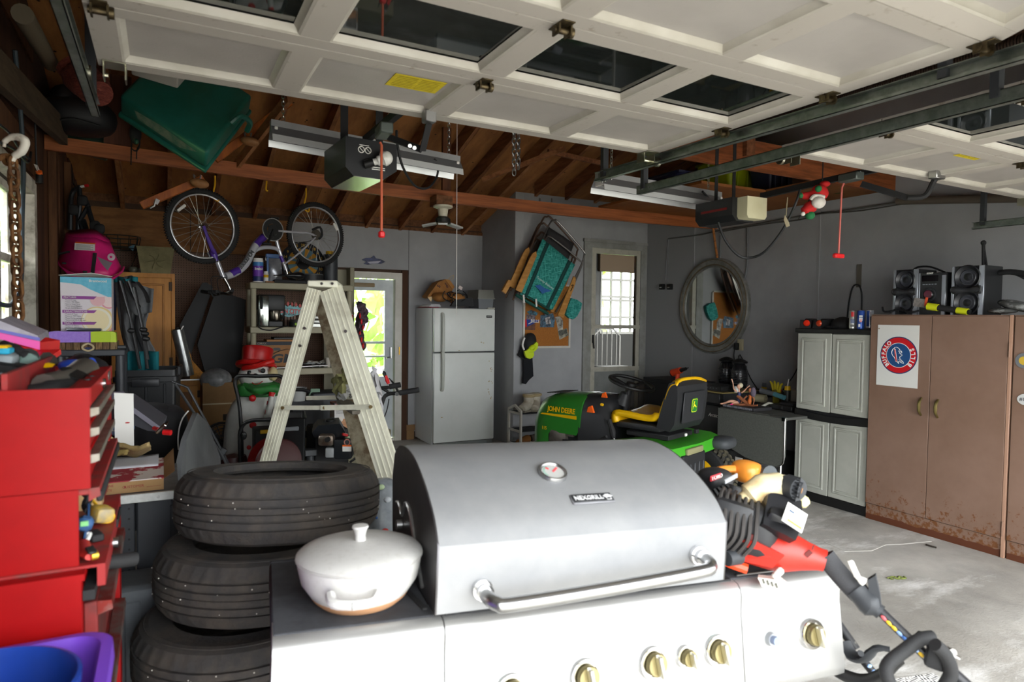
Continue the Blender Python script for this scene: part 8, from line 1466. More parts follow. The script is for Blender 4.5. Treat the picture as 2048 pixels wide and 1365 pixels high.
b = B(); a_ = P(533,366,y=6.6); b.tube([a_+V((0,0,.08)),a_,P(532,380,y=6.6),P(536,382,y=6.6)],.008,6,k=3); one(b,'bike_hook',mat('#d8a018',.5),'empty yellow hook hanging between the two bicycle wheels','hook')
# ---------------------------------------------------------------- pine cabinets, canopy chair, totes and the dark panels
PINE = mat('#d3913a',.5,col2='#bb7a2c',ns=3,stretch=(3,3,.5),bump=.04); PY = 7.5; px0,px1 = P(222,600,y=PY).x,P(350,600,y=PY).x; pz = P(290,546,y=PY).z
pcab = th('pine_cabinet','tall golden pine cabinet with one panelled door at the back left','cabinet',((px0+px1)/2,PY+.25,0)); b = B(); b.bx(px0,px1+.0,PY+.02,8.0,.9,pz,.004); b.bx(px0,px1,PY,PY+.02,.9,.96); b.bx(px0,px0+.12,PY,PY+.02,.9,pz); b.bx(px1-.03,px1,PY,PY+.02,.9,pz); b.bx(px0,px1,PY,PY+.02,pz-.05,pz); b.o('carcass',PINE,pcab)
b = B(); b.bx(px0+.11,px1-.035,PY-.02,PY,.95,pz-.045,.004); dpn = b.o('door',PINE,pcab)
b = B(); e = .06; x0,x1,z0,z1 = px0+.11,px1-.035,.95,pz-.045
b.bx(x0+e,x1-e,PY-.028,PY-.019,z0+e,z0+e+.02,.004); b.bx(x0+e,x1-e,PY-.028,PY-.019,z1-e-.02,z1-e,.004); b.bx(x0+e,x0+e+.02,PY-.028,PY-.019,z0+e,z1-e,.004); b.bx(x1-e-.02,x1-e,PY-.028,PY-.019,z0+e,z1-e,.004); b.o('door_molding',mat('#bb7c30',.5,col2='#a56c26',ns=3),dpn)
for z in (pz-.13,1.1): b = B(); b.bx(x1-.02,x1+.01,PY-.03,PY-.018,z-.045,z+.045,.003); b.o('hinge',mat('#3a2817',.5,.4),dpn)
lx0,lx1 = P(338,780,y=7.3).x,P(402,780,y=7.3).x; lz = P(370,760,y=7.3).z; pc2 = th('low_pine_cabinet','low golden pine cabinet with a panelled door under the silver roll','cabinet',((lx0+lx1)/2,7.5,0)); b = B(); b.bx(lx0-.2,lx1,7.3,7.85,0,lz,.004); b.o('carcass',PINE,pc2); b = B(); b.bx(lx0-.02,lx1-.03,7.275,7.3,.1,lz-.06,.004); dd_ = b.o('door',PINE,pc2); b = B(); b.bx(lx0+.03,lx1-.08,7.268,7.276,.2,lz-.12,.006); b.o('door_molding',mat('#8d5824',.5),dd_); b = B(); b.bx(lx1-.035,lx1-.01,7.268,7.28,lz-.18,lz-.11); b.o('hinge',mat('#3a2817',.5,.4),dd_)
b = B(); b.bx(lx0-.05,lx1+.08,7.2,7.6,lz,lz+.012); one(b,'shelf_plate',STEEL,'thin grey metal sheet on the low pine cabinet','sheet')
c0,c1 = P(376,752,y=7.15),P(355,660,y=7.15); g = th('insulation_roll','tall silver foil roll leaning beside the pine cabinet','roll',c0); c0.z = max(c0.z,lz+.013); b = B(); b.cyl(c0,c1,.058,n=22); b.o('foil_roll',mat('#a3a5a3',.28,.8,col2='#8d8f8d',ns=14),g); b = B(); b.cyl(c1,c1+(c1-c0)*.02,.05,.04,n=16); b.cyl(c1+(c1-c0)*.02,c1+(c1-c0)*.05,.02,n=8); b.o('cap',BLACK,g); b = B(); b.bar(P(362,660,y=7.1),P(367,652,y=7.1),.02,.01); b.o('clip',PAPER,g)
b = B(); b.prism([P(378,700,y=7.2),P(385,722,y=7.2),P(412,752,y=7.2),P(388,755,y=7.2),P(376,745,y=7.2)],(0,.06,0)); b.bx(P(380,750,y=7.2).x,P(408,750,y=7.2).x,7.2,7.26,lz+.013,P(388,755,y=7.2).z+.02); one(b,'orange_bag',mat('#b87a14',.6,col2='#8d5c10',ns=20),'crumpled orange bag behind the silver roll','bag')
pl = th('stone_planter','pale embossed stone-look planter on the pine cabinet','planter',P(312,542,y=7.6)); c = P(312,542,y=7.6); c.z = pz; b = B(M=Matrix.Translation(c)); w0 = 31*(c-CAM).dot(_F)/FPX; h0 = P(312,496,y=7.6).z-pz; taper(b,w0*1.65,.2,w0*2.1,.26,0,h0*.93); taper(b,w0*2.15,.27,w0*2.15,.27,h0*.93,h0); b.o('pot',mat('#8d8560',.8,col2='#7d7552',ns=8,bump=.2),pl)
b = B(M=Matrix.Translation(c));
for a in range(6): b.tube([(.0,-.125,h0*.45),(.04*math.cos(a*PI/3),-.128,h0*.45+.045*math.sin(a*PI/3)),(.09*math.cos(a*PI/3+.2),-.13,h0*.45+.08*math.sin(a*PI/3+.2))],.004,5,k=3)
b.o('relief',mat('#847c58',.8),pl)
b = B(); b.lathe([(.03,0),(.045,.03),(.04,.05),(.03,.06),(0,.06)],(P(266,537,y=7.55).x,7.6,pz),16); b.lathe([(.03,0),(.03,.05),(0,.05)],(P(279,537,y=7.55).x,7.62,pz),14); g = one(b,'glass_jar',mat('#5c5c50',.2),'small dark glass jars on the pine cabinet beside the planter','jar')
wbk_ = th('wire_basket','thin dark wire basket hanging above the pine cabinet','basket',P(238,475,y=7.7)); b = B(); A_ = Matrix.Identity(3); cb = P(238,474,y=7.7)
for dz,r in ((0,.19),(-.08,.18),(-.12,.17)): b.tor(cb+V((0,0,dz)),r,.005,A_,28,5)
for i in range(12): a = i*PI/6; b.cyl(cb+V((.19*math.cos(a),.19*math.sin(a),0)),cb+V((.17*math.cos(a),.17*math.sin(a),-.12)),.004,n=5)
for i in (0,4,8): a = i*PI/6; b.cyl(cb+V((.17*math.cos(a),.17*math.sin(a),-.12)),cb+V((.06*math.cos(a),.06*math.sin(a),-.42)),.004,n=5)
b.o('wire_frame',mat('#33362f',.5,.5),wbk_)
b = B(); b.prism([P(257,494,y=7.6),P(270,489,y=7.6),P(266,503,y=7.6)],(0,.01,0)); one(b,'teal_tag',mat('#5f8a9a',.6),'small teal tag hanging from the wire basket','tag')
cc_ = th('camp_chair','folded grey and teal canopy camp chair standing in the black tote','folding chair',P(275,745,d=5.1)); CG = mat('#66686a',.9,col2='#717375',ns=30); CT = mat('#1c7d86',.8,col2='#196f77',ns=10)
def cc(px,py,o=0): return P(px,py,d=5.15+o)
def cfab(u,v):
 L = 231+10*v+16*v*v; R = 272+34*min(1,v*2.6)-16*math.sin(PI*min(1,max(0,v-.3)/.5))+18*max(0,v-.55)
 return cc(L+(R-L)*u,557+178*v+6*math.sin(7*u)*(1-v))+V((0,.07*math.sin(11*u+3*v)+.03*math.sin(23*u),0))
b = B(); b.grid(cfab,40,24); b.o('grey_fabric',CG,cc_,sol=.02)
b = B(); b.grid(lambda u,v: cc(250+56*u-4*v,562+62*v*(1-.5*abs(u-.5))+16*u,-.16)+V((0,.05*math.sin(7*u+2),0)),18,10); b.o('grey_flap',CG,cc_,sol=.015)
b = B(); b.grid(lambda u,v: cc(256+60*u,703+42*v,-.17)+V((0,.04*math.sin(12*u),0)),20,6); b.o('teal_skirt',CT,cc_,sol=.02)
b = B(); b.grid(lambda u,v: cc(230+42*u,556+9*v-3*math.sin(9*u),-.08)+V((0,.03*math.sin(10*u),0)),14,5); b.o('teal_collar',CT,cc_,sol=.03)
for q in (((241,562),(262,640),(280,738)),((258,562),(280,630),(295,738)),((268,575),(284,650),(296,720))): b = B(); b.tube([cc(x,y_,-.27) for x,y_ in q],.012,8,k=4); b.o('pole',BLACK,cc_)
for q in (((248,560),(262,590),(280,614)),((275,565),(290,585),(297,605))): b = B(); b.tube([cc(x,y_,-.26) for x,y_ in q],.026,6,k=4,flat=.3); b.o('strap',BLACKM,cc_)
for x,y_ in ((263,662),(290,668),(292,678),(287,660)): b = B(); b.ell(cc(x,y_,-.28),(.028,.02,.02),None,8,6); b.o('joint',BLACK,cc_)
b = B(); b.grid(lambda u,v: P(212+22*u-4*v,556+106*v+3*math.sin(6*u),y=7.46)+V((0,.03*math.sin(6*u),0)),8,10); one(b,'navy_tarp',mat('#131c3a',.7),'folded navy tarp hanging between the appliance carton and camp chair','tarp',sol=.02)
bt_ = th('black_tote','large black plastic tote with handles below the camp chair','tote',P(290,800,d=4.75)); c = P(295,752,d=4.75); ez = .64
b = B(M=Matrix.Translation((c.x,c.y,0)) @ rotm('Z',-.1)); zb_ = c.z+.04; rim_tub(b,-.21,.19,-.0,.42,.03,[(.03,.3),(.005,zb_-.09),(-.012,zb_-.085),(-.012,zb_-.05),(.0,zb_-.045),(.0,zb_),(.014,zb_),(.03,.32)]); b.o('tub',mat('#1f2022',.4),bt_); b = B(M=Matrix.Translation((c.x,c.y,0)) @ rotm('Z',-.1))
for x in (-.14,-.02,.1): b.bx(x,x+.02,.0,.02,.34,zb_-.1,.004)
b.bx(-.1,.08,-.03,.0,zb_-.12,zb_-.06,.01); b.bx(.185,.21,.1,.3,zb_-.05,zb_+.02,.006); b.o('rib',mat('#26272a',.4),bt_)
b = B(); b.bx(c.x-.2,c.x+.2,c.y+.02,c.y+.42,0,.3,.02); one(b,'storage_tote',mat('#26282a',.5),'dark lower tote hidden under the large black tote','tote')
for i,(pts,lb_) in enumerate(((((405,566),(412,565),(426,574),(372,740),(360,650)),'upright black folded case at the left below the bicycle handlebar'),(((432,580),(492,600),(488,660),(478,745),(410,745),(395,690)),'broad flat black case leaning against the pegboard'))):
 b = B(); b.prism([P(x,y_,y=7.55-.1*i) for x,y_ in pts],(0,.09,0)); lo_ = min((P(x,y_,y=7.55).z,x) for x,y_ in pts); g = th('folded_case',lb_,'case',P(pts[0][0],740,y=7.55)); b.o('panel_body',mat('#0b0b0c',.6,bump=.05,bs=9),g)
b = B(); b.bx(P(412,745,y=7.4).x,P(500,745,y=7.4).x,7.55,7.85,0,P(440,746,y=7.5).z+.01,.004); one(b,'low_bench',mat('#241c16',.8),'dark low bench carrying the black panels by the back wall','bench')
cb_ = th('moving_carton','brown taped carton behind the snowman','carton',P(430,850,y=6.6)); x0,x1 = P(405,800,y=6.6).x,P(478,800,y=6.6).x; zt_ = P(440,766,y=6.6).z; b = B(); b.bx(x0,x1,6.6,7.0,.25,zt_,.004); b.o('box_body',mat('#8a6a44',.8,col2='#7f603c',ns=4),cb_); b = B(); b.bx(x0,x1,6.597,6.6,P(440,808,y=6.6).z-.006,P(440,808,y=6.6).z+.006); b.o('packing_tape',mat('#b7a98a',.3),cb_); b = B(); q = P(453,835,y=6.6); b.bx(q.x-.03,q.x+.03,6.596,6.6,q.z-.03,q.z+.03); b.o('printed_mark',mat('#2b2620',.8),cb_); b = B(); b.bx(x0,x1,6.6,7.0,0,.25); b.o('carton_base',mat('#7d5f3d',.8),cb_)
b = B(); b.ell(P(432,760,y=6.7),(.14,.12,.11),None,16,10); one(b,'plastic_sheet',mat('#6d6f70',.3,col2='#8d8f90',ns=14),'bunched clear plastic sheeting on the taped carton','plastic sheet')
fn = th('floor_fan','round black floor fan beside the snowman base','fan',P(445,880,d=5.9)); cF = P(445,882,d=5.9); FA = frame((1,0,0),(0,.2,1)); b = B()
for r in (.02,.05,.08,.11,.14): b.tor(cF,r,.004,FA,28,5)
b.tor(cF,.16,.012,FA,32,8);
for i in range(10): a = i*PI/5; b.cyl(cF+FA @ V((.02*math.cos(a),.02*math.sin(a),0)),cF+FA @ V((.16*math.cos(a),.16*math.sin(a),0)),.004,n=5)
b.o('grille',mat('#2c2d2f',.5),fn)
for i in range(5):
 a = i*2*PI/5; b = B(M=Matrix.Translation(cF) @ FA.to_4x4() @ rotm('Z',a)); b.prism([(.03,-.02,-.03),(.13,-.05,-.025),(.14,.03,-.045),(.03,.02,-.04)],(0,0,.003)); b.o('blade',mat('#4a4b4c',.5),fn)
b = B(); b.bx(cF.x-.12,cF.x+.12,cF.y-.05,cF.y+.15,0,.04,.01); b.cyl((cF.x,cF.y+.08,.03),(cF.x,cF.y+.08,cF.z),.025); b.o('stand',BLACK,fn)
b = B(); q = P(468,915,d=4.9); b.lathe([(.09,0),(.1,.05),(.085,.11),(0,.13)],(q.x,q.y,q.z-.1),20); b.cyl((q.x,q.y,0),(q.x,q.y,q.z-.1),.05); g = one(b,'maroon_kettle',mat('#4a2628',.4),'maroon domed vessel at the foot of the snowman','vessel')
# ---------------------------------------------------------------- blow-mould snowman
SNW = mat('#d3d3cd',.4,col2='#c6c6be',ns=5); SD = 5.5
sn_ = th('snowman_figure','plastic snowman lawn figure with red hat and green scarf by the ladder','snowman',(P(515,900,d=SD).x,P(515,900,d=SD).y,0)); s0 = P(515,900,d=SD); sc = SD/FPX
def sl(px,py,o=0): return P(px,py,d=SD-o)
b = B(M=Matrix.Translation((s0.x,s0.y,0))); b.lathe([(.20,0),(.24,.03),(.26,.2),(.268,.45),(.258,.62),(.238,.76),(.20,.85),(.15,.92),(.10,.96),(0,.97)],(0,0,0),32,sq=.72); b.o('body',SNW,sn_)
hc = sl(513,752); b = B(); b.ell(hc,(.145,.125,.115),None,24,14); b.o('head',SNW,sn_)
HR = Matrix.Rotation(.14,3,'Y'); hb = sl(512,731); b = B(); b.lathe([(.155,0),(.165,.015),(.16,.035),(.13,.045),(.115,.05),(.118,.1),(.125,.155),(.12,.168),(0,.172)],hb-V((0,0,.02)),28,HR @ Matrix.Rotation(-.25,3,'X') @ Matrix.Identity(3)); b.o('hat',mat('#b81412',.4,col2='#a51010',ns=6),sn_)
b = B(); b.tube([sl(487,737,.12),sl(505,734,.16),sl(530,727,.15),sl(546,722,.1)],.022,8,k=4); b.o('hat_brim',mat('#c41a14',.4),sn_)
GRN = mat('#2f7f35',.5,col2='#276c2d',ns=9); b = B(); b.lathe([(.13,.06),(.17,.04),(.185,0),(.18,-.04),(.15,-.06)],sl(518,779),28,sq=.8); b.tube([sl(490,772,.1),sl(515,782,.17),sl(550,778,.14),sl(562,790,.1)],[.03,.04,.04,.02],10,k=4); b.prism([sl(480,800,.12),sl(492,830,.16),sl(488,860,.16),sl(470,905,.1),sl(460,870,.1),sl(468,825,.1)],(0,.05,0)); b.o('scarf',GRN,sn_)
for px,py in ((499,746.5),(526,742)): b = B(); b.ell(sl(px,py,.118),(.019,.012,.021)); b.o('eye',BLACK,sn_)
b = B(); b.ell(sl(511,752,.13),(.022,.02,.02)); b.o('nose',mat('#2c2a2a',.5),sn_)
b = B(); b.tube([sl(504,766,.118),sl(510,769,.122),sl(518,768,.12),sl(525,763,.11)],.004,6,k=4); b.o('mouth',mat('#a8201c',.5),sn_)
b = B(); b.ell(sl(546,748,.03),(.04,.05,.06)); b.ell(sl(482,765,.03),(.03,.04,.04)); b.o('ear_muff',mat('#c9b98a',.5),sn_)
for px,py in ((505,797),(506,851),(499,895)): b = B(); b.ell(sl(px,py,.185),(.028,.02,.028)); b.o('button',RED,sn_)
b = B(); b.tube([sl(545,786,.2),sl(541,808,.215),sl(536,830,.215)],.024,10); cn = b.o('candy_cane',SNW,sn_)
for py in (789,807,825): b = B(); b.tube([sl(545-(py-786)*.2,py-4,.205),sl(545-(py-786)*.2-1.5,py+4,.207)],.0252,10); b.o('red_stripe',RED,cn)
b = B(); b.ell(sl(560,830,.16),(.07,.06,.08)); b.ell(sl(538,836,.2),(.045,.04,.035)); b.ell(sl(468,855,.12),(.03,.04,.06)); b.o('arm',SNW,sn_)
# ---------------------------------------------------------------- power equipment behind the ladder
lm = th('lawn_mower','black tube mower handle frame standing in front of the snowman','mower',(P(480,900,d=4.9).x,P(480,900,d=4.9).y,0)); MD = 4.9
def ml(px,py,o=0): return P(px,py,d=MD-o)
pts = [ml(484,930),ml(482,850),ml(477,800),ml(470,768),ml(474,755),ml(486,752),ml(520,753),ml(555,752),ml(566,758),ml(572,775),ml(585,830,-.3),ml(588,870,-.4)]; b = B(); b.tube(pts,.014,10,k=4); b.o('handle_tube',BLACK,lm)
b = B(); b.tube([ml(481,925,.1),ml(480,870,.1),ml(487,850,.1),ml(503,842,.1),ml(530,840,.1),ml(560,839,.1)],.014,10,k=4); b.o('lower_tube',BLACK,lm); b = B(); b.ell(ml(488,872,.12),(.02,.012,.03)); b.cyl(ml(480,872,.1),ml(490,872,.13),.008); b.o('clamp_knob',BLACK,lm)
q = ml(484,930); b = B(); b.bx(q.x-.03,q.x+.16,q.y,q.y+.2,.06,q.z,.02); b.cyl((q.x-.02,q.y,.1),(q.x+.02,q.y,.1),.1,n=18); b.o('deck',mat('#7d1a17',.5),lm)
c = P(583,880,d=4.8); bb_ = th('black_bin','black open plastic bin behind the left ladder rail','bin',(c.x,c.y,0)); zt_ = P(583,838,d=4.8).z; b = B(M=Matrix.Translation((c.x,c.y,0)) @ rotm('Z',-.15)); rim_tub(b,-.11,.10,-.05,.3,.02,[(.02,0),(0,zt_),(-.008,zt_+.01),(.004,zt_+.014),(.012,zt_),(.03,.02)]); b.o('bin_body',mat('#101112',.4),bb_); b = B(M=Matrix.Translation((c.x,c.y,0)) @ rotm('Z',-.15)); b.bx(-.06,.05,-.056,-.045,zt_-.08,zt_-.05,.004); b.o('grip_slot',MGREY,bb_)
c = P(524,905,d=4.6); hr_ = th('hose_reel','red round reel half hidden by the tyres and ladder','reel',c); b = B(); A_ = frame((1,.3,0),(0,0,1)); b.lathe([(0,.03),(.12,.03),(.16,.045),(.165,0),(.165,-.09),(0,-.09)],P(552,925,d=4.6),36,A_); b.o('reel_disc',mat('#7d0d0f',.7,spec=.2),hr_); b = B(); b.lathe([(.13,.045),(.165,.055),(.172,.04),(.165,.03)],P(552,925,d=4.6),36,A_); b.o('reel_rim',mat('#3a1412',.5),hr_); b = B(); q = P(552,925,d=4.6); b.bx(q.x-.1,q.x+.12,q.y,q.y+.1,0,q.z-.1); b.o('reel_stand',BLACK,hr_)
c = P(527,868,d=5.0); b = B(); b.bx(c.x-.06,c.x+.08,c.y,c.y+.2,0,c.z+.03,.01); tbx = th('tool_box','black tool box with a yellow latch beside the snowman','tool box',(c.x,c.y,0)); b.o('box_body',BLACKM,tbx); b = B(); b.box((c.x+.005,c.y-.004,c.z+.015),(.06,.012,.03),None,.004); b.o('latch',YELLOW,tbx)
c = P(613,868,d=5.4); ob = th('power_post','beige outlet box on a post beside the black bin','outlet',(c.x,c.y,0)); b = B(); b.box(c,(.075,.05,.11),None,.012); b.cyl((c.x,c.y+.03,0),(c.x,c.y+.03,c.z),.02); b.o('box_body',mat('#c2b998',.5),ob); b = B(); b.box(c+V((-.01,-.027,0)),(.05,.006,.055)); b.box(c+V((.07,-.02,-.05)),(.03,.02,.01)); b.o('socket_face',BLACK,ob)
en = th('snow_blower','black gas engine machine with silver muffler behind the ladder','engine',(P(665,900,d=4.9).x,P(665,900,d=4.9).y,0)); ED = 4.9
def el(px,py,o=0): return P(px,py,d=ED-o)
q0 = el(625,915); b = B(); b.bx(el(630,900).x,el(708,900).x,q0.y,q0.y+.35,0,el(650,862).z,.02); b.o('engine_base',BLACKM,en)
b = B(); b.prism([el(624,866,.05),el(636,852,.05),el(680,848,.05),el(692,868,.05),el(690,874,.05),el(628,876,.05)],(.06,.3,0)); b.o('shroud',mat('#1d2024',.3),en); b = B(); q = el(661,848,-.1); b.cyl(q,q+V((0,0,.03)),.035,n=14); b.tube([q+V((-.05,0,0)),q+V((-.03,0,.035)),q+V((.02,0,.04)),q+V((.04,0,.0))],.008,6,k=3); b.o('pull_start',BLACK,en)
q = el(653,880,.12); b = B(); b.box(q,(.115,.09,.085),Matrix.Rotation(-.4,3,'Z'),.022); mf_ = b.o('muffler',mat('#8d8578',.35,.7,col2='#5c4a40',ns=8),en); b = B(); q2 = el(655,880,.19); b.cyl(q2+_F*.02,q2-_F*.012,.018,n=14); b.o('muffler_port',BLACK,mf_)
b = B(); q = el(661,905,.12); b.box(q,(.07,.06,.075),Matrix.Rotation(-.4,3,'Z'),.012); b.o('grey_box',mat('#8f9292',.5),en)
b = B(); b.box(el(688,896,.08),(.13,.14,.15),Matrix.Rotation(-.4,3,'Z'),.018); tk_ = b.o('fuel_tank',mat('#1b1e21',.4),en); b = B(); q = el(694,885,.17); b.tor(q,.02,.004,frame(_R,_U),20,6); b.o('tank_gauge',mat('#b5766a',.5),tk_)
b = B(); q = el(694,897,.165); b.box(q,(.066,.002,.048),frame(_R,_F)); b.o('warning_label',PAPER,tk_); b = B(); b.box(q+_U*.018-_F*.002,(.066,.002,.012),frame(_R,_F)); b.o('label_band',ORANGE,tk_)
for x,y_ in ((690,870),(707,878)): b = B(); b.box(el(x,y_,.1),(.045,.03,.02),Euler((0,.3,0)).to_matrix(),.005); b.o('red_lever',RED,tk_)
b = B(); q = P(620,905,d=4.85); b.box((q.x,q.y,q.z),(.09,.08,.05),None,.006); b.cyl((q.x,q.y,0),(q.x,q.y,q.z),.03); one(b,'small_engine_part',mat('#3c3e40',.4,.4),'small dark metal block between the black bin and engine','engine part')
cbx = th('coffee_carton','white and brown coffee maker carton behind the ladder','carton',P(690,865,y=6.2)); KY = 6.2; x0,x1 = P(669,840,y=KY).x,P(712,840,y=KY).x; z0,z1 = P(690,866,y=KY).z,P(690,812,y=KY).z; b = B(); b.bx(x0,x1,KY,KY+.2,z0,z1); b.o('box_body',mat('#cfccc8',.6),cbx); b = B(); b.bx(x0,x1,KY-.002,KY,z0+.03,z0+(z1-z0)*.52); b.o('photo_print',mat('#a0673d',.6,col2='#c99a72',ns=9),cbx)
b = B(); q = (x0+(x1-x0)*.7,KY-.003); w_ = .055; b.prism([(q[0]-w_*.9,q[1],z0+.03),(q[0]+w_*.9,q[1],z0+.03),(q[0]+w_*.8,q[1],z0+.1),(q[0]-w_*.5,q[1],z0+.12),(q[0]-w_,q[1],z1-.065),(q[0]+w_*.9,q[1],z1-.06),(q[0]+w_,q[1],z0+.02),(q[0]-w_,q[1],z0+.02)],(0,-.002,0)); b.o('maker_print',mat('#55534f',.5,col2='#77746e',ns=20),cbx); txt(cbx,'COFFEE',.022,(x0+.05,KY-.003,z1-.045),(1,0,0),(0,0,1),mat('#8a8782',.6)); txt(cbx,'MAKER',.022,(x0+.05,KY-.003,z1-.068),(1,0,0),(0,0,1),mat('#8a8782',.6)); b = B(); b.cyl((x0+.055,KY-.003,z0+.13),(x0+.055,KY-.005,z0+.13),.024,n=18); b.o('cup_print',mat('#d8d0c4',.6),cbx)
b = B(); b.bx(x0-.05,x1+.35,KY,KY+.25,0,z0,.01); one(b,'low_shelf_box',mat('#6d6852',.7),'olive low box under the coffee maker carton','box'); b = B(); b.bx(x0,x1+.02,KY,KY+.2,z1+.001,z1+.025); one(b,'magazine_pile',mat('#3a3b4a',.5,col2='#b9552a',ns=30),'thin pile of magazines lying on the coffee maker carton','magazine')
# BMX handlebars and frame by the back door
hb2 = th('bmx_bike','black bmx bicycle handlebars and grips in front of the back door','bicycle',(P(740,900,d=4.9).x,P(740,900,d=4.9).y,0)); HD = 4.7
def hl(px,py,o=0): return P(px,py,d=HD-o)
b = B(); b.tube([hl(766,802),hl(770,793),hl(780,788),hl(795,787)],.014,10,k=4); b.tube([hl(795,787),hl(805,785)],.013,10); b.tube([hl(755,777),hl(780,775)],.013,10); b.tube([hl(752,777),hl(762,776),hl(779,786),hl(790,787)],.011,8,k=3); b.tube([hl(766,802),hl(752,850),hl(735,900)],.014,8,k=3); b.o('handlebar',BLACK,hb2)
for a_,c_ in (((799,786.5),(838,780)),((779,774),(801,770))): b = B(); b.tube([hl(*a_),hl(*c_)],.0195,12); b.o('grip',BLACKM,hb2)
for q in (((797,786),(789,770),(778,757)),((760,776),(757,760),(752,746))): b = B(); b.tube([hl(x,y_) for x,y_ in q],[.014,.012,.006],8,k=3,flat=.6); b.o('brake_lever',BLACK,hb2)
b = B(); b.cyl(hl(795,788),hl(795,788)-_F*.03,.014,n=12); b.o('clamp_bolt',STEEL,hb2)
b = B(); b.tube([hl(778,798),hl(774,820),hl(765,844)],.004,6,k=3); b.o('brake_cable',CORD,hb2)
b = B(); b.tube([hl(728,855),hl(712,910)],.016,8); b.tube([hl(722,850),hl(724,905)],.014,8); b.tube([hl(735,900),hl(700,925)],.009,8); q = hl(735,900); b.tor((q.x+.05,q.y+.2,.255),.235,.022,frame((.8,.6,0),(0,0,1)),36,8); b.tor((q.x-.55,q.y-.25,.255),.235,.022,frame((.8,.6,0),(0,0,1)),36,8); b.o('frame_tube',BLACK,hb2)
b = B(); b.cyl(hl(721,870,.02),hl(720,873,.02),.018,n=8); b.cyl(hl(716,886,.02),hl(715,889,.02),.018,n=8); b.o('red_mark',RED,hb2)
pl_ = th('pliers','red and black handled pliers clamped on the bmx handlebars','pliers',hl(773,765)); b = B(); b.tube([hl(771,752),hl(774,760),hl(777,768)],[.012,.015,.012],8,k=3); b.o('red_grip',RED,pl_); b = B(); b.tube([hl(767,742),hl(768,746),hl(771,754)],[.008,.014,.012],8,k=3); b.o('black_grip',BLACK,pl_); b = B(); b.tube([hl(776,767),hl(779,785)],.007,8); b.cyl(hl(767,738),hl(767,743),.006); b.o('jaw',STEEL,pl_)
b = B(); b.tube([P(782,905,d=5.2),P(800,898,d=5.3),P(812,893,d=5.35),P(815,900,d=5.35)],.01,8,k=3); q = P(790,905,d=5.2); b.cyl((q.x,q.y,0),(q.x,q.y,q.z+.02),.008); one(b,'metal_rack_bar',mat('#4d5252',.4,.6),'bent grey metal bar near the foot of the back door','bar')
b = B(); q = P(752,1000,d=2.9); b.ell(P(768,1030,d=2.85),(.09,.1,.16),None,16,12,.8); g = th('plastic_sack','clear plastic sack of coloured clutter between the tyres and grill','sack',(P(768,1010,d=2.85).x,P(768,1010,d=2.85).y,0)); b.cyl((P(768,1010,d=2.85).x,P(768,1010,d=2.85).y,0),P(768,1010,d=2.85),.1); b.o('sack_film',mat('#7b8085',.25,col2='#9aa0a6',ns=9),g)
for px,py,c_ in ((762,975,'#9db08a'),(757,1035,'#3f6ab0'),(770,1062,'#b8302a'),(775,1000,'#b9bfc4')): b = B(); b.ell(P(px,py,d=2.76),(.016,.01,.012)); b.o('sack_print',mat(c_,.5),g)
# ---------------------------------------------------------------- hanging from the roof
FXM = mat('#b5b6b6',.35,.5,col2='#a5a6a6',ns=4)
def shoplight(lab,p,q,gs):
 g = th('shop_light',lab,'shop light',(p+q)/2); d = (q-p).normalized(); n_ = V((-d.y,d.x,0)); up = V((0,0,1)); b = B()
 b.prism([p+n_*x+up*z for x,z in ((-.03,.0),(.03,.0),(.03,.062),(-.03,.062))],q-p); b.o('spine',FXM,g)
 for sg in (-1,1):
  b = B(); b.prism([p+n_*x*sg+up*z for x,z in ((.03,.02),(.075,-.035),(.077,-.033),(.032,.024))],q-p); b.o('wing',mat('#77787a',.4,.3),g)
  b = B(); b.prism([p+n_*x*sg+up*z for x,z in ((.074,-.035),(.082,-.072),(.086,-.072),(.079,-.033))],q-p); b.o('lip',mat('#d3d5d5',.35,.3),g)
 b = B();
 for s in (-.025,.025): b.cyl(p+n_*s-up*.02+d*.03,q+n_*s-up*.02-d*.03,.013,n=10)
 b.o('tube',mat('#8a8b8a',.3),g)
 for t in (.02,.98): b = B(); c = p+(q-p)*t; b.box(c-up*.005,(.02,.1,.05),frame(d,n_),.003); b.o('lamp_holder',PAPER,g)
 for t in gs: b = B(); c = p+(q-p)*t+up*.05; b.chain(c,c+up*(roofz(c.y)-.02-c.z),.03,.0022,.008); b.o('hang_chain',STEEL,g)
 return g
l1 = shoplight('unlit fluorescent shop light behind the left door opener',P(541,262,y=4.05),P(917,333,y=4.05),(.06,.94))
l2 = shoplight('unlit fluorescent shop light beside the right door opener',P(1195,362,y=3.75),P(1438,402,y=3.75),(.1,.9))
b = B(); b.tube([P(868,318,y=4.0),P(876,330,y=4.0),P(873,355,y=4.0),P(856,376,y=3.9),P(830,372,y=3.8),P(806,335,y=3.5),P(795,290,y=3.4),P(793,262,y=3.3)],.007,6,k=5); one(b,'light_cord',CORD,'black cord looping from the left shop light to the opener rail','cord')
b = B(); b.tube([P(1405,383,y=3.7),P(1420,400,y=3.7),P(1423,415,y=3.6)],.008,6,k=3); one(b,'light_cord',CORD,'short black cord from the right shop light to its opener','cord')
OPB = mat('#1c1d1f',.4,bump=.03,bs=200)
def opener_rail(g,p,q):
 b = B(); b.bar(p,q,.04,.03); b.o('rail',BLACKM,g)
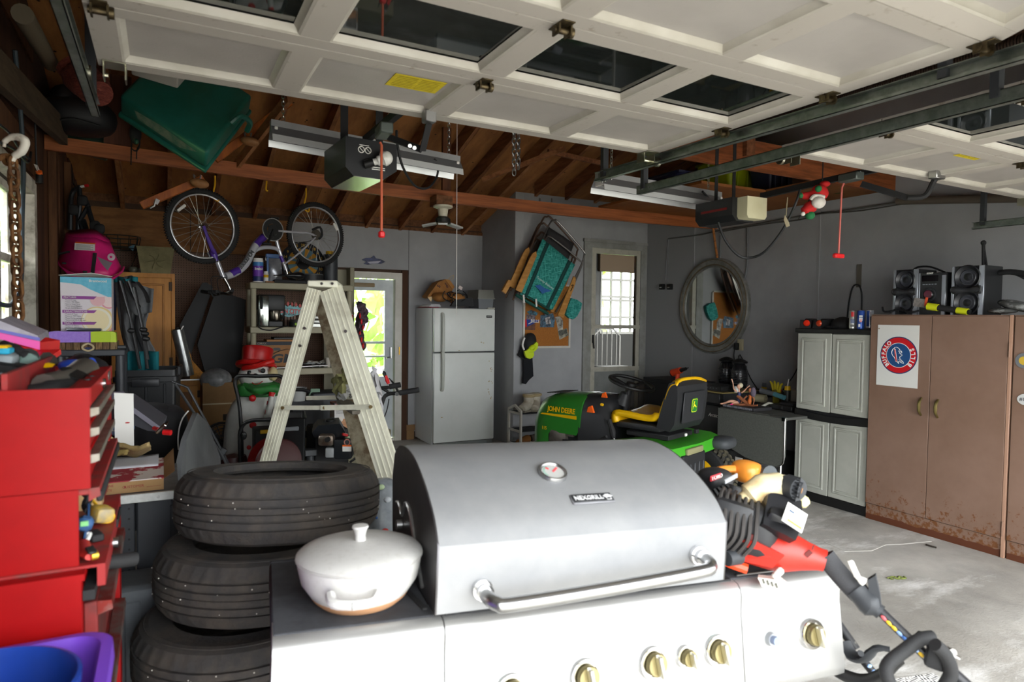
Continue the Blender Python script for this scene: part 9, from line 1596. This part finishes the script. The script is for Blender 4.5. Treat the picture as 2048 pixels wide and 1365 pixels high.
# left opener
OD = 3.35; o1 = th('door_opener','black garage door opener with a bare bulb above the ladder','door opener',P(735,320,d=OD)); f0 = P(742,278,d=OD); x0,x1 = P(697,300,d=OD),P(790,300,d=OD); w_ = x1.x-x0.x+.03; cz = P(742,283,d=OD).z; cxm = (P(690,300,d=OD).x+P(790,300,d=OD).x)/2; y0_ = P(742,300,d=OD).y-.03; bz = P(740,358,d=OD).z; hw = .135
OM = Matrix.Translation((cxm,y0_,0)) @ rotm('Z',.06)
b = B(M=OM); b.prism([(-hw,0,cz),(hw,0,cz-.005),(hw,0,bz+.05),(hw-.07,0,bz),(-hw+.04,0,bz),(-hw,0,bz+.04)],(0,.38,0)); b.o('housing',OPB,o1,sm=20)
b = B(M=OM); b.prism([(-hw+.042,-.002,bz-.003),(hw-.072,-.002,bz-.003),(hw-.072,.38,bz-.003),(-hw+.042,.38,bz-.003)],(0,0,.002)); b.o('belly_plate',mat('#b5b3ae',.25,.8),o1)
b = B(M=OM); b.cyl((-.04,-.01,bz+.06),(.0,-.03,bz+.075),.022,n=14); b.o('bulb_socket',BLACK,o1); b = B(M=OM); b.tube([(-.005,-.03,bz+.073),(.02,-.04,bz+.08),(.05,-.05,bz+.095),(.075,-.06,bz+.105)],[.017,.026,.038,.02],14,k=4); b.ell((.055,-.053,bz+.097),(.036,.034,.036),None,18,12); b.o('bulb',mat('#d9d8d2',.15),o1)
for dx in (-.055,-.02): b = B(M=OM); b.tor((dx,-.002,bz+.135),.0155,.0022,frame((1,0,0),(0,0,1)),22,6); b.bar((dx-.011,-.003,bz+.146),(dx+.011,-.003,bz+.124),.002,.003); b.o('warning_emblem',PAPER,o1)
b = B(M=OM); b.box((.035,-.002,bz+.055),(.07,.002,.004)); b.box((.035,-.002,bz+.045),(.07,.002,.004)); b.box((-.04,-.002,bz+.158),(.05,.002,.003)); b.o('warning_print',PAPER,o1)
b = B(M=OM); b.bx(-hw+.02,-hw+.06,.15,.155,cz,roofz(3.5)-.2); b.o('mount_strap',BLACKM,o1); b = B(M=OM); b.bx(hw-.06,hw-.02,.15,.155,cz,roofz(3.5)-.2); b.o('mount_strap',BLACKM,o1)
rp0 = OM @ V((.0,.1,cz+.02)); b = B(); b.bar(rp0,V((1.0,.35,2.56)),.03,.035); b.o('rail',BLACKM,o1); tr_ = P(768,262,d=2.95); b = B(); b.box(tr_,(.06,.13,.05),Matrix.Rotation(-.1,3,'Z'),.006); b.o('trolley',mat('#5d645f',.4,.5),o1)
b = B(); b.bar(P(778,275,d=2.93),P(845,300,d=2.85),.03,.008,(0,-1,0)); b.bar(P(845,302,d=2.85),P(859,243,d=2.75),.028,.008,(0,-1,0)); b.o('arm',BLACKM,o1); b = B(); b.box(P(858,234,d=2.74),(.05,.05,.05),None,.004); b.o('arm_bracket',STEEL,o1)
for x,y_ in ((820,292),(829,296)): b = B(); b.cyl(P(x,y_,d=2.86),P(x,y_,d=2.83),.009,n=8); b.o('bolt',STEEL,o1)
b = B(); pc_ = P(763,290,d=2.93); pe = P(763,464,d=2.93); b.tube([P(760,285,d=2.93),pc_,pe],.006,6); b.o('pull_cord',mat('#b5573a',.7),o1); b = B(); b.box(pe-V((0,0,.012)),(.028,.028,.03),None,.006); b.o('pull_handle',RED,o1)
# right opener
o2 = th('door_opener','black garage door opener with a milky lens cover near the loft','door opener',P(1490,415,d=4.7)); q = P(1490,415,d=4.6); OM2 = Matrix.Translation((P(1515,415,d=4.45).x,P(1515,415,d=4.45).y,0)) @ rotm('Z',-.02); zt_,zb_ = P(1515,393,d=4.45).z,P(1515,437,d=4.45).z
b = B(M=OM2); b.prism([(-.13,.1,zt_+.0),(.1,.1,zt_),(.1,.1,zb_+.02),(.06,.1,zb_-.01),(-.09,.1,zb_-.01),(-.13,.1,zb_+.03)],(0,.36,0)); b.o('housing',OPB,o2,sm=20)
b = B(M=OM2); b.prism([(-.085,.1,zt_-.002),(.1,.1,zt_-.002),(.1,.1,zb_+.02),(.085,.1,zb_),(-.07,.1,zb_),(-.085,.1,zb_+.02)],(0,-.09,0)); b.o('lens_cover',mat('#cfcaaa',.4,col2='#c4be9a',ns=3),o2)
b = B(M=OM2); b.bx(-.134,-.1305,.15,.40,(zt_+zb_)/2-.006,(zt_+zb_)/2+.01); b.o('red_badge',mat('#7a1a1a',.5),o2)
for x in (-.1,.07): b = B(M=OM2); b.bx(x,x+.03,.3,.305,zt_,roofz(3.6)-.3); b.o('mount_strap',BLACKM,o2)
ra,rb_ = P(1545,388,z=2.52),P(1722,346,z=2.54); b = B(); b.bar(ra-V((0,-.1,0)),rb_,.03,.04); b.bar(rb_,V((rb_.x-.05,.3,2.56)),.03,.035); b.o('rail',BLACKM,o2); b = B(); b.box(P(1702,355,z=2.50),(.07,.14,.05),Matrix.Rotation(-.1,3,'Z'),.006); b.o('trolley',mat('#5d645f',.4,.5),o2)
b = B(); b.tube([P(1690,362,d=4.15),P(1684,375,d=4.15),P(1683,390,d=4.15),P(1677,508,d=4.15)],.006,6); b.o('pull_cord',mat('#c4665c',.7),o2); b = B(); b.box(P(1677,512,d=4.15),(.09,.028,.028),None,.006); b.o('pull_handle',RED,o2)
b = B(); b.bar(P(1722,368,d=4.0),P(1815,396,d=3.9),.04,.01,(0,-1,0)); b.tube([P(1815,396,d=3.9),P(1850,392,d=3.86),P(1868,362,d=3.84),P(1878,350,d=3.82)],.016,8,k=4); b.o('arm',BLACKM,o2); b = B(); b.box(P(1874,350,d=3.8),(.09,.05,.05),None,.004); b.o('arm_bracket',STEEL,o2)
b = B(); b.tube([P(1436,445,d=4.6),P(1450,480,d=4.6),P(1475,510,d=4.6),P(1500,516,d=4.6),P(1530,503,d=4.5),P(1565,460,d=4.4),P(1590,410,d=4.3),P(1600,380,d=4.3)],.009,6,k=5); one(b,'opener_cord',CORD,'black power cord sagging in a loop under the right opener','cord')
# lamp on the tie beam, dangling chain, pull string
lp2 = th('ceiling_lamp','bare ceiling lamp with three folding led wings on the tie beam','lamp',P(885,425,y=5.6)); c = P(886,412,y=5.7); b = B(); b.lathe([(.09,.0),(.09,-.015),(.05,-.03),(.04,-.1),(0,-.1)],c,22); b.o('socket',mat('#c9c3ae',.5),lp2); b = B(); b.lathe([(.045,-.1),(.07,-.12),(.07,-.16),(0,-.17)],c,18); b.o('lamp_core',BLACK,lp2)
for a in (2.6,.2,4.4): b = B(); d_ = V((math.cos(a),math.sin(a)*.8,-.2)); b.bar(c+V((0,0,-.15))+d_*.06,c+V((0,0,-.15))+d_*.2,.09,.018,(0,0,1),.004); b.o('led_wing',mat('#b9bcbb',.4,.3),lp2)
b = B(); b.bx(c.x-.08,c.x+.08,5.66,5.83,c.z,c.z+.09); b.o('mount_block',WOODD,lp2)
cx_ = P(1030,280,y=4.2); g = th('steel_chain','doubled steel chain dangling below the overhead door edge','chain',P(1030,350,y=4.2))
for px,pe_ in ((1026,350),(1035,338)): b = B(); a_,c_ = P(px,282,y=4.2),P(px+2,pe_,y=4.2); b.chain(a_+V((0,0,.5)),c_,.05,.0045,.013); b.o('chain_strand',mat('#9c9c9a',.3,.9),g)
b = B(); b.cyl(P(914,240,y=5.8),P(913,633,y=5.8),.004,n=5); one(b,'pull_string',PAPER,'thin white string hanging straight down in front of the refrigerator','string')
# green totes, red blanket, bag under the left roof
GT = mat('#256b5e',.4,col2='#20604f',ns=4,bump=.02)
O_,L_,W__,H__ = P(415,305,d=4.5),P(262,205,d=4.5),P(505,190,d=4.9),P(411,338,d=4.62); L_ -= O_; W__ -= O_; H__ -= O_
gt = th('storage_tote','large green plastic tote tipped upside down under the roof beams','tote',O_+L_*.5)
def bxp(a,l,w,h): return [a,a+l,a+l+w,a+w,a+h,a+l+h,a+l+w+h,a+w+h]
BF = [[0,1,2,3],[7,6,5,4],[0,4,5,1],[1,5,6,2],[2,6,7,3],[3,7,4,0]]
def bevbox(b,pts,off):
 bm = bmesh.new(); vs = [bm.verts.new(p) for p in pts]
 for f in BF: bm.faces.new([vs[i] for i in f])
 bmesh.ops.recalc_face_normals(bm,faces=bm.faces); bmesh.ops.bevel(bm,geom=bm.edges[:],offset=off,segments=3,affect='EDGES',profile=.5); bm.verts.index_update(); b.add([v.co.copy() for v in bm.verts],[[v.index for v in f.verts] for f in bm.faces]); bm.free()
b = B(); bevbox(b,bxp(O_,L_*1.15,W__,H__*1.0),.025); b.o('tub',GT,gt)
b = B(); bevbox(b,bxp(O_+H__*1.0-W__*.02+L_*-.015,L_*1.18,W__*1.06,H__*.22),.012); b.o('rim',GT,gt); b = B(); b.tube([P(462,246,d=4.48),P(482,232,d=4.5),P(500,245,d=4.62),P(494,262,d=4.7)],.02,8,k=4); b.o('handle',GT,gt)
b = B(); fz_ = (O_+H__*.1)+(L_*.1); b.prism([O_+L_*.12+H__*.35-_F*.006,O_+L_*.6+H__*.2-_F*.006,O_+L_*.95+H__*.3-_F*.006,O_+L_*.9+H__*.7-_F*.006,O_+L_*.35+H__*.75-_F*.006],_F*.004); b.o('scuff',mat('#7d8a76',.7,col2='#4d7565',ns=14),gt)
b = B(); bevbox(b,bxp(P(356,178,d=4.3),P(262,150,d=4.3)-P(356,178,d=4.3),P(380,150,d=4.6)-P(356,178,d=4.3),V((0,0,.1))),.012); one(b,'plastic_bin_lid_box',mat('#b3b0a6',.5),'shallow off-white plastic bin lying on the tipped green tote','bin')
b = B(); bevbox(b,bxp(P(118,238,y=6.1),P(206,262,y=6.1)-P(118,238,y=6.1),V((0,.5,0)),V((0,0,-.14))),.02); bevbox(b,bxp(P(118,238,y=6.07),P(206,262,y=6.07)-P(118,238,y=6.07),V((0,.56,0)),V((0,0,.035))),.01); one(b,'storage_tote',mat('#1d4a3a',.45),'dark green tote lying on the tie beam at the far left','tote')
b = B(); b.ell(P(158,235,y=5.7),(.24,.2,.13),None,16,10,.8); b.ell(P(130,205,y=5.7),(.1,.15,.12)); g = th('dark_bag','black bag slumped above the far left green tote','bag',P(158,235,y=5.7)); b.o('bag_body',mat('#151416',.6,bump=.4,bs=14),g); b = B(); b.tube([P(120,240,y=5.5),P(150,238,y=5.48),P(200,252,y=5.5)],.008,6,k=4); b.o('strap',BLACKM,g)
bl = th('rolled_blanket','rolled dark red woven blanket wedged under the left door track','blanket',P(172,165,d=4.0)); b = B(); b.tube([P(142,130,d=4.0),P(160,152,d=4.0),P(182,172,d=3.95),P(200,188,d=3.9)],[.09,.105,.1,.075],16,k=4); b.o('roll',mat('#7a3a2f',.9,col2='#59241d',ns=45,stretch=(1,1,3),bump=.5,bs=60),bl)
for i in range(5): b = B(); b.tube([P(140+12*i,150-6*i+12*i,d=3.9),P(158+10*i,142+9*i,d=3.88),P(168+9*i,146+9*i,d=3.92)],.008,6,k=3); b.o('fold',mat('#8d4a3c',.9),bl)
b = B(); b.cyl(P(45,28,d=3.0),P(102,128,d=4.2),.045,n=14); one(b,'roof_pipe',mat('#6d6350',.6),'pale tube running under the roof beside the left door track','pipe')
b = B(); st2 = th('bag_straps','black webbing straps and buckle hanging over the tie beam','straps',P(268,300,y=5.7))
for q in (((266,255),(263,290),(262,330)),((276,262),(280,285),(274,300),(273,318)),((262,296),(270,302),(278,296),(280,280))): b = B(); b.tube([P(x,y_,y=5.72) for x,y_ in q],.013,6,k=4,flat=.35); b.o('strap',BLACKM,st2)
b = B(); b.ell(P(271,268,y=5.7),(.04,.03,.08)); b.o('pouch',BLACKM,st2); b = B(); b.ell(P(273,283,y=5.66),(.015,.012,.02)); b.o('buckle',mat('#1f4a38',.5),st2)
for i,(a_,c_,dk,yy,lb_) in enumerate((((282,412),(408,358),(399,367),5.6,'orange wooden stilt with an oval foot hung below the tie beam'),((430,320),(580,205),(500,283),5.45,'second wooden stilt with an oval foot hung beside the green tote'))):
 g = th('wooden_stilt',lb_,'stilt',P(*dk,y=yy)); b = B(); b.bar(P(*a_,y=yy+.1),P(*c_,y=yy+.1),.06,.045,(0,-1,0),.004); b.o('shaft',mat('#a85a1c',.5,col2='#8a4512',ns=4,stretch=(6,6,.8)),g); b = B(); b.ell(P(*dk,y=yy),(.068,.05,.036),Euler((0,.1,0)).to_matrix(),20,8); b.o('foot_pad',mat('#a5764f',.6,col2='#8d6038',ns=9),g)
 b = B(); d0 = P(*dk,y=yy); b.tube([d0+V((0,0,.02)),d0+V((.01,0,.06)),P(dk[0]+2,dk[1]-16,y=yy+.1)],.006,6); b.tube([d0+V((-.03,0,.02)),d0+V((-.04,0,.06)),P(dk[0]-8,dk[1]-14,y=yy+.1)],.006,6); b.o('bolt',STEEL,g)
 if i: b = B(); q = P(572,212,y=5.55); b.cyl(q,V((q.x,q.y,roofz(q.y)-.16)),.004,n=5); b.o('hang_wire',STEEL,g)
 if i == 0: b = B(); b.bar(P(316,399,y=5.55),P(311,408,y=5.55),.03,.01,(0,-1,0)); b.tube([P(311,400,y=5.55),P(308,412,y=5.55),P(300,416,y=5.55)],.008,6); b.o('clamp',STEEL,g)
# ---------------------------------------------------------------- loft on the right with totes
b = B(); b.bx(4.2,XR-.02,4.35,5.9,2.80,2.825); lf = th('loft_plank','orange plywood loft platform above the right wall','platform',(5.0,5.1,2.8)); b.o('plywood',mat('#8d5526',.65,col2='#7a4519',ns=3),lf)
b = B(); b.bx(5.0,XR-.02,3.7,4.34,2.80,2.825); b.o('plywood',mat('#84501f',.65,col2='#6f3f17',ns=3),lf)
def loft_tote(name,lab,x0,x1,y0,y1,h,m,lidm=None):
 g = th(name,lab,'tote',((x0+x1)/2,(y0+y1)/2,2.826)); b = B(M=Matrix.Translation(((x0+x1)/2,(y0+y1)/2,0))); w,dp = (x1-x0)/2,(y1-y0)/2
 rim_tub(b,-w,w,-dp,dp,.05,[(.045,2.826),(.0,2.826+h-.05),(-.014,2.826+h-.05),(-.014,2.826+h),(.01,2.826+h),(.05,2.84)]); b.o('tub',m,g)
 b = B(M=Matrix.Translation(((x0+x1)/2,(y0+y1)/2,0)))
 for sx in (-.5,0,.5): b.bx(w*sx-.03,w*sx+.03,-dp-.006,-dp+.04,2.85,2.826+h-.06,.006)
 b.o('side_rib',m,g)
 b = B(M=Matrix.Translation(((x0+x1)/2,(y0+y1)/2,2.826+h))); b.box((0,0,.012),(2*w+.04,2*dp+.04,.03),None,.01); b.o('lid',lidm or m,g); return g
q0,q1 = P(1357,400,y=5.3),P(1432,400,y=5.3); loft_tote('loft_tote','slate blue tote on the loft left of the right opener',q0.x,q1.x+.15,5.3,5.80,.32,mat('#2f3358',.45))
q0,q1 = P(1466,380,y=4.75),P(1536,380,y=4.75); loft_tote('loft_tote','lime green tote on the loft above the right opener',q0.x-.05,q1.x,4.75,5.2,.36,mat('#9aa80f',.45),mat('#7d8a10',.45))
q0,q1 = P(1541,380,y=4.4),P(1592,380,y=4.4); loft_tote('loft_tote','navy tote on the loft beside the lime green one',q0.x,q1.x,4.40,4.70,.36,mat('#1a2038',.45))
b = B(); b.prism([P(1668,355,y=4.0),P(1680,387,y=4.0),P(1738,381,y=4.0),P(1748,375,y=4.0),P(1738,368,y=4.0)],(0,.3,.02)); one(b,'green_tray',mat('#1d5a38',.45),'dark green plastic tray lying on the loft edge near the brown beam','tray')
b = B(); b.prism([P(1620,362,y=4.3),P(1670,350,y=4.3),P(1690,372,y=4.3),P(1650,385,y=4.3)],(0,.2,0)); one(b,'navy_bag',mat('#191b28',.7),'dark navy bag behind the hanging christmas decoration','bag')
sx_ = th('christmas_plush','red, white and green stuffed christmas decoration hanging upside down by the loft','decoration',P(1632,400,d=4.3)); SDp = 4.3
def xl_(px,py,o=0): return P(px,py,d=SDp-o)
b = B(); b.ell(xl_(1640,385),(.06,.05,.045),Euler((0,.5,0)).to_matrix(),14,10); b.tube([xl_(1635,388),xl_(1615,392),xl_(1602,390)],[.03,.025,.018],10,k=3); b.ell(xl_(1650,368),(.035,.03,.02)); b.tube([xl_(1625,412),xl_(1612,420),xl_(1605,428)],[.04,.03,.012],10,k=3); b.o('red_suit',mat('#b81a1a',.8),sx_)
b = B(); b.ell(xl_(1637,405,.04),(.05,.04,.04),None,14,10); b.ell(xl_(1606,428,.03),(.014,.014,.014)); b.tube([xl_(1622,400,.04),xl_(1630,392,.05),xl_(1648,395,.04)],.014,8,k=3); b.o('white_trim',mat('#d9d4cc',.9,bump=.5,bs=60),sx_)
b = B(); b.ell(xl_(1637,378,.04),(.025,.02,.022)); b.ell(xl_(1603,391),(.022,.018,.018)); b.ell(xl_(1620,431),(.032,.03,.028)); b.o('green_mitten',mat('#1f6b3c',.8),sx_)
b = B(); b.tube([xl_(1630,370),xl_(1610,420),xl_(1597,438)],.004,5,k=3); b.tube([xl_(1645,360)+V((0,0,.25)),xl_(1645,364)],.004,5); b.o('hang_string',CORD,sx_)
b = B(); b.prism([P(1570,430,d=4.2),P(1578,445,d=4.2),P(1580,452,d=4.2),P(1573,455,d=4.2),P(1568,440,d=4.2)],(0,.004,0)); b.cyl(P(1572,432,d=4.2),P(1575,395,d=4.2),.003); one(b,'plastic_scrap',mat('#8d8268',.3),'scrap of clear yellowed plastic hanging from the opener cord','plastic scrap')
b = B(); b.cyl(P(1795,402,x=XR-.1),P(2052,396,x=XR-.1),.035,n=12); one(b,'wall_pipe',mat('#5b5248',.6),'thick dark pipe along the top of the right wall','pipe')
# ---------------------------------------------------------------- groups for repeats
_n = {}
for o in COL.objects:
 if o.parent is None and o.get('category'): _n.setdefault(o.name.split('.')[0],[]).append(o)
for k,v in _n.items():
 if len(v) > 1:
  for o in v:
   if not o.get('group'): o['group'] = k.replace('_',' ')+'s in the garage'
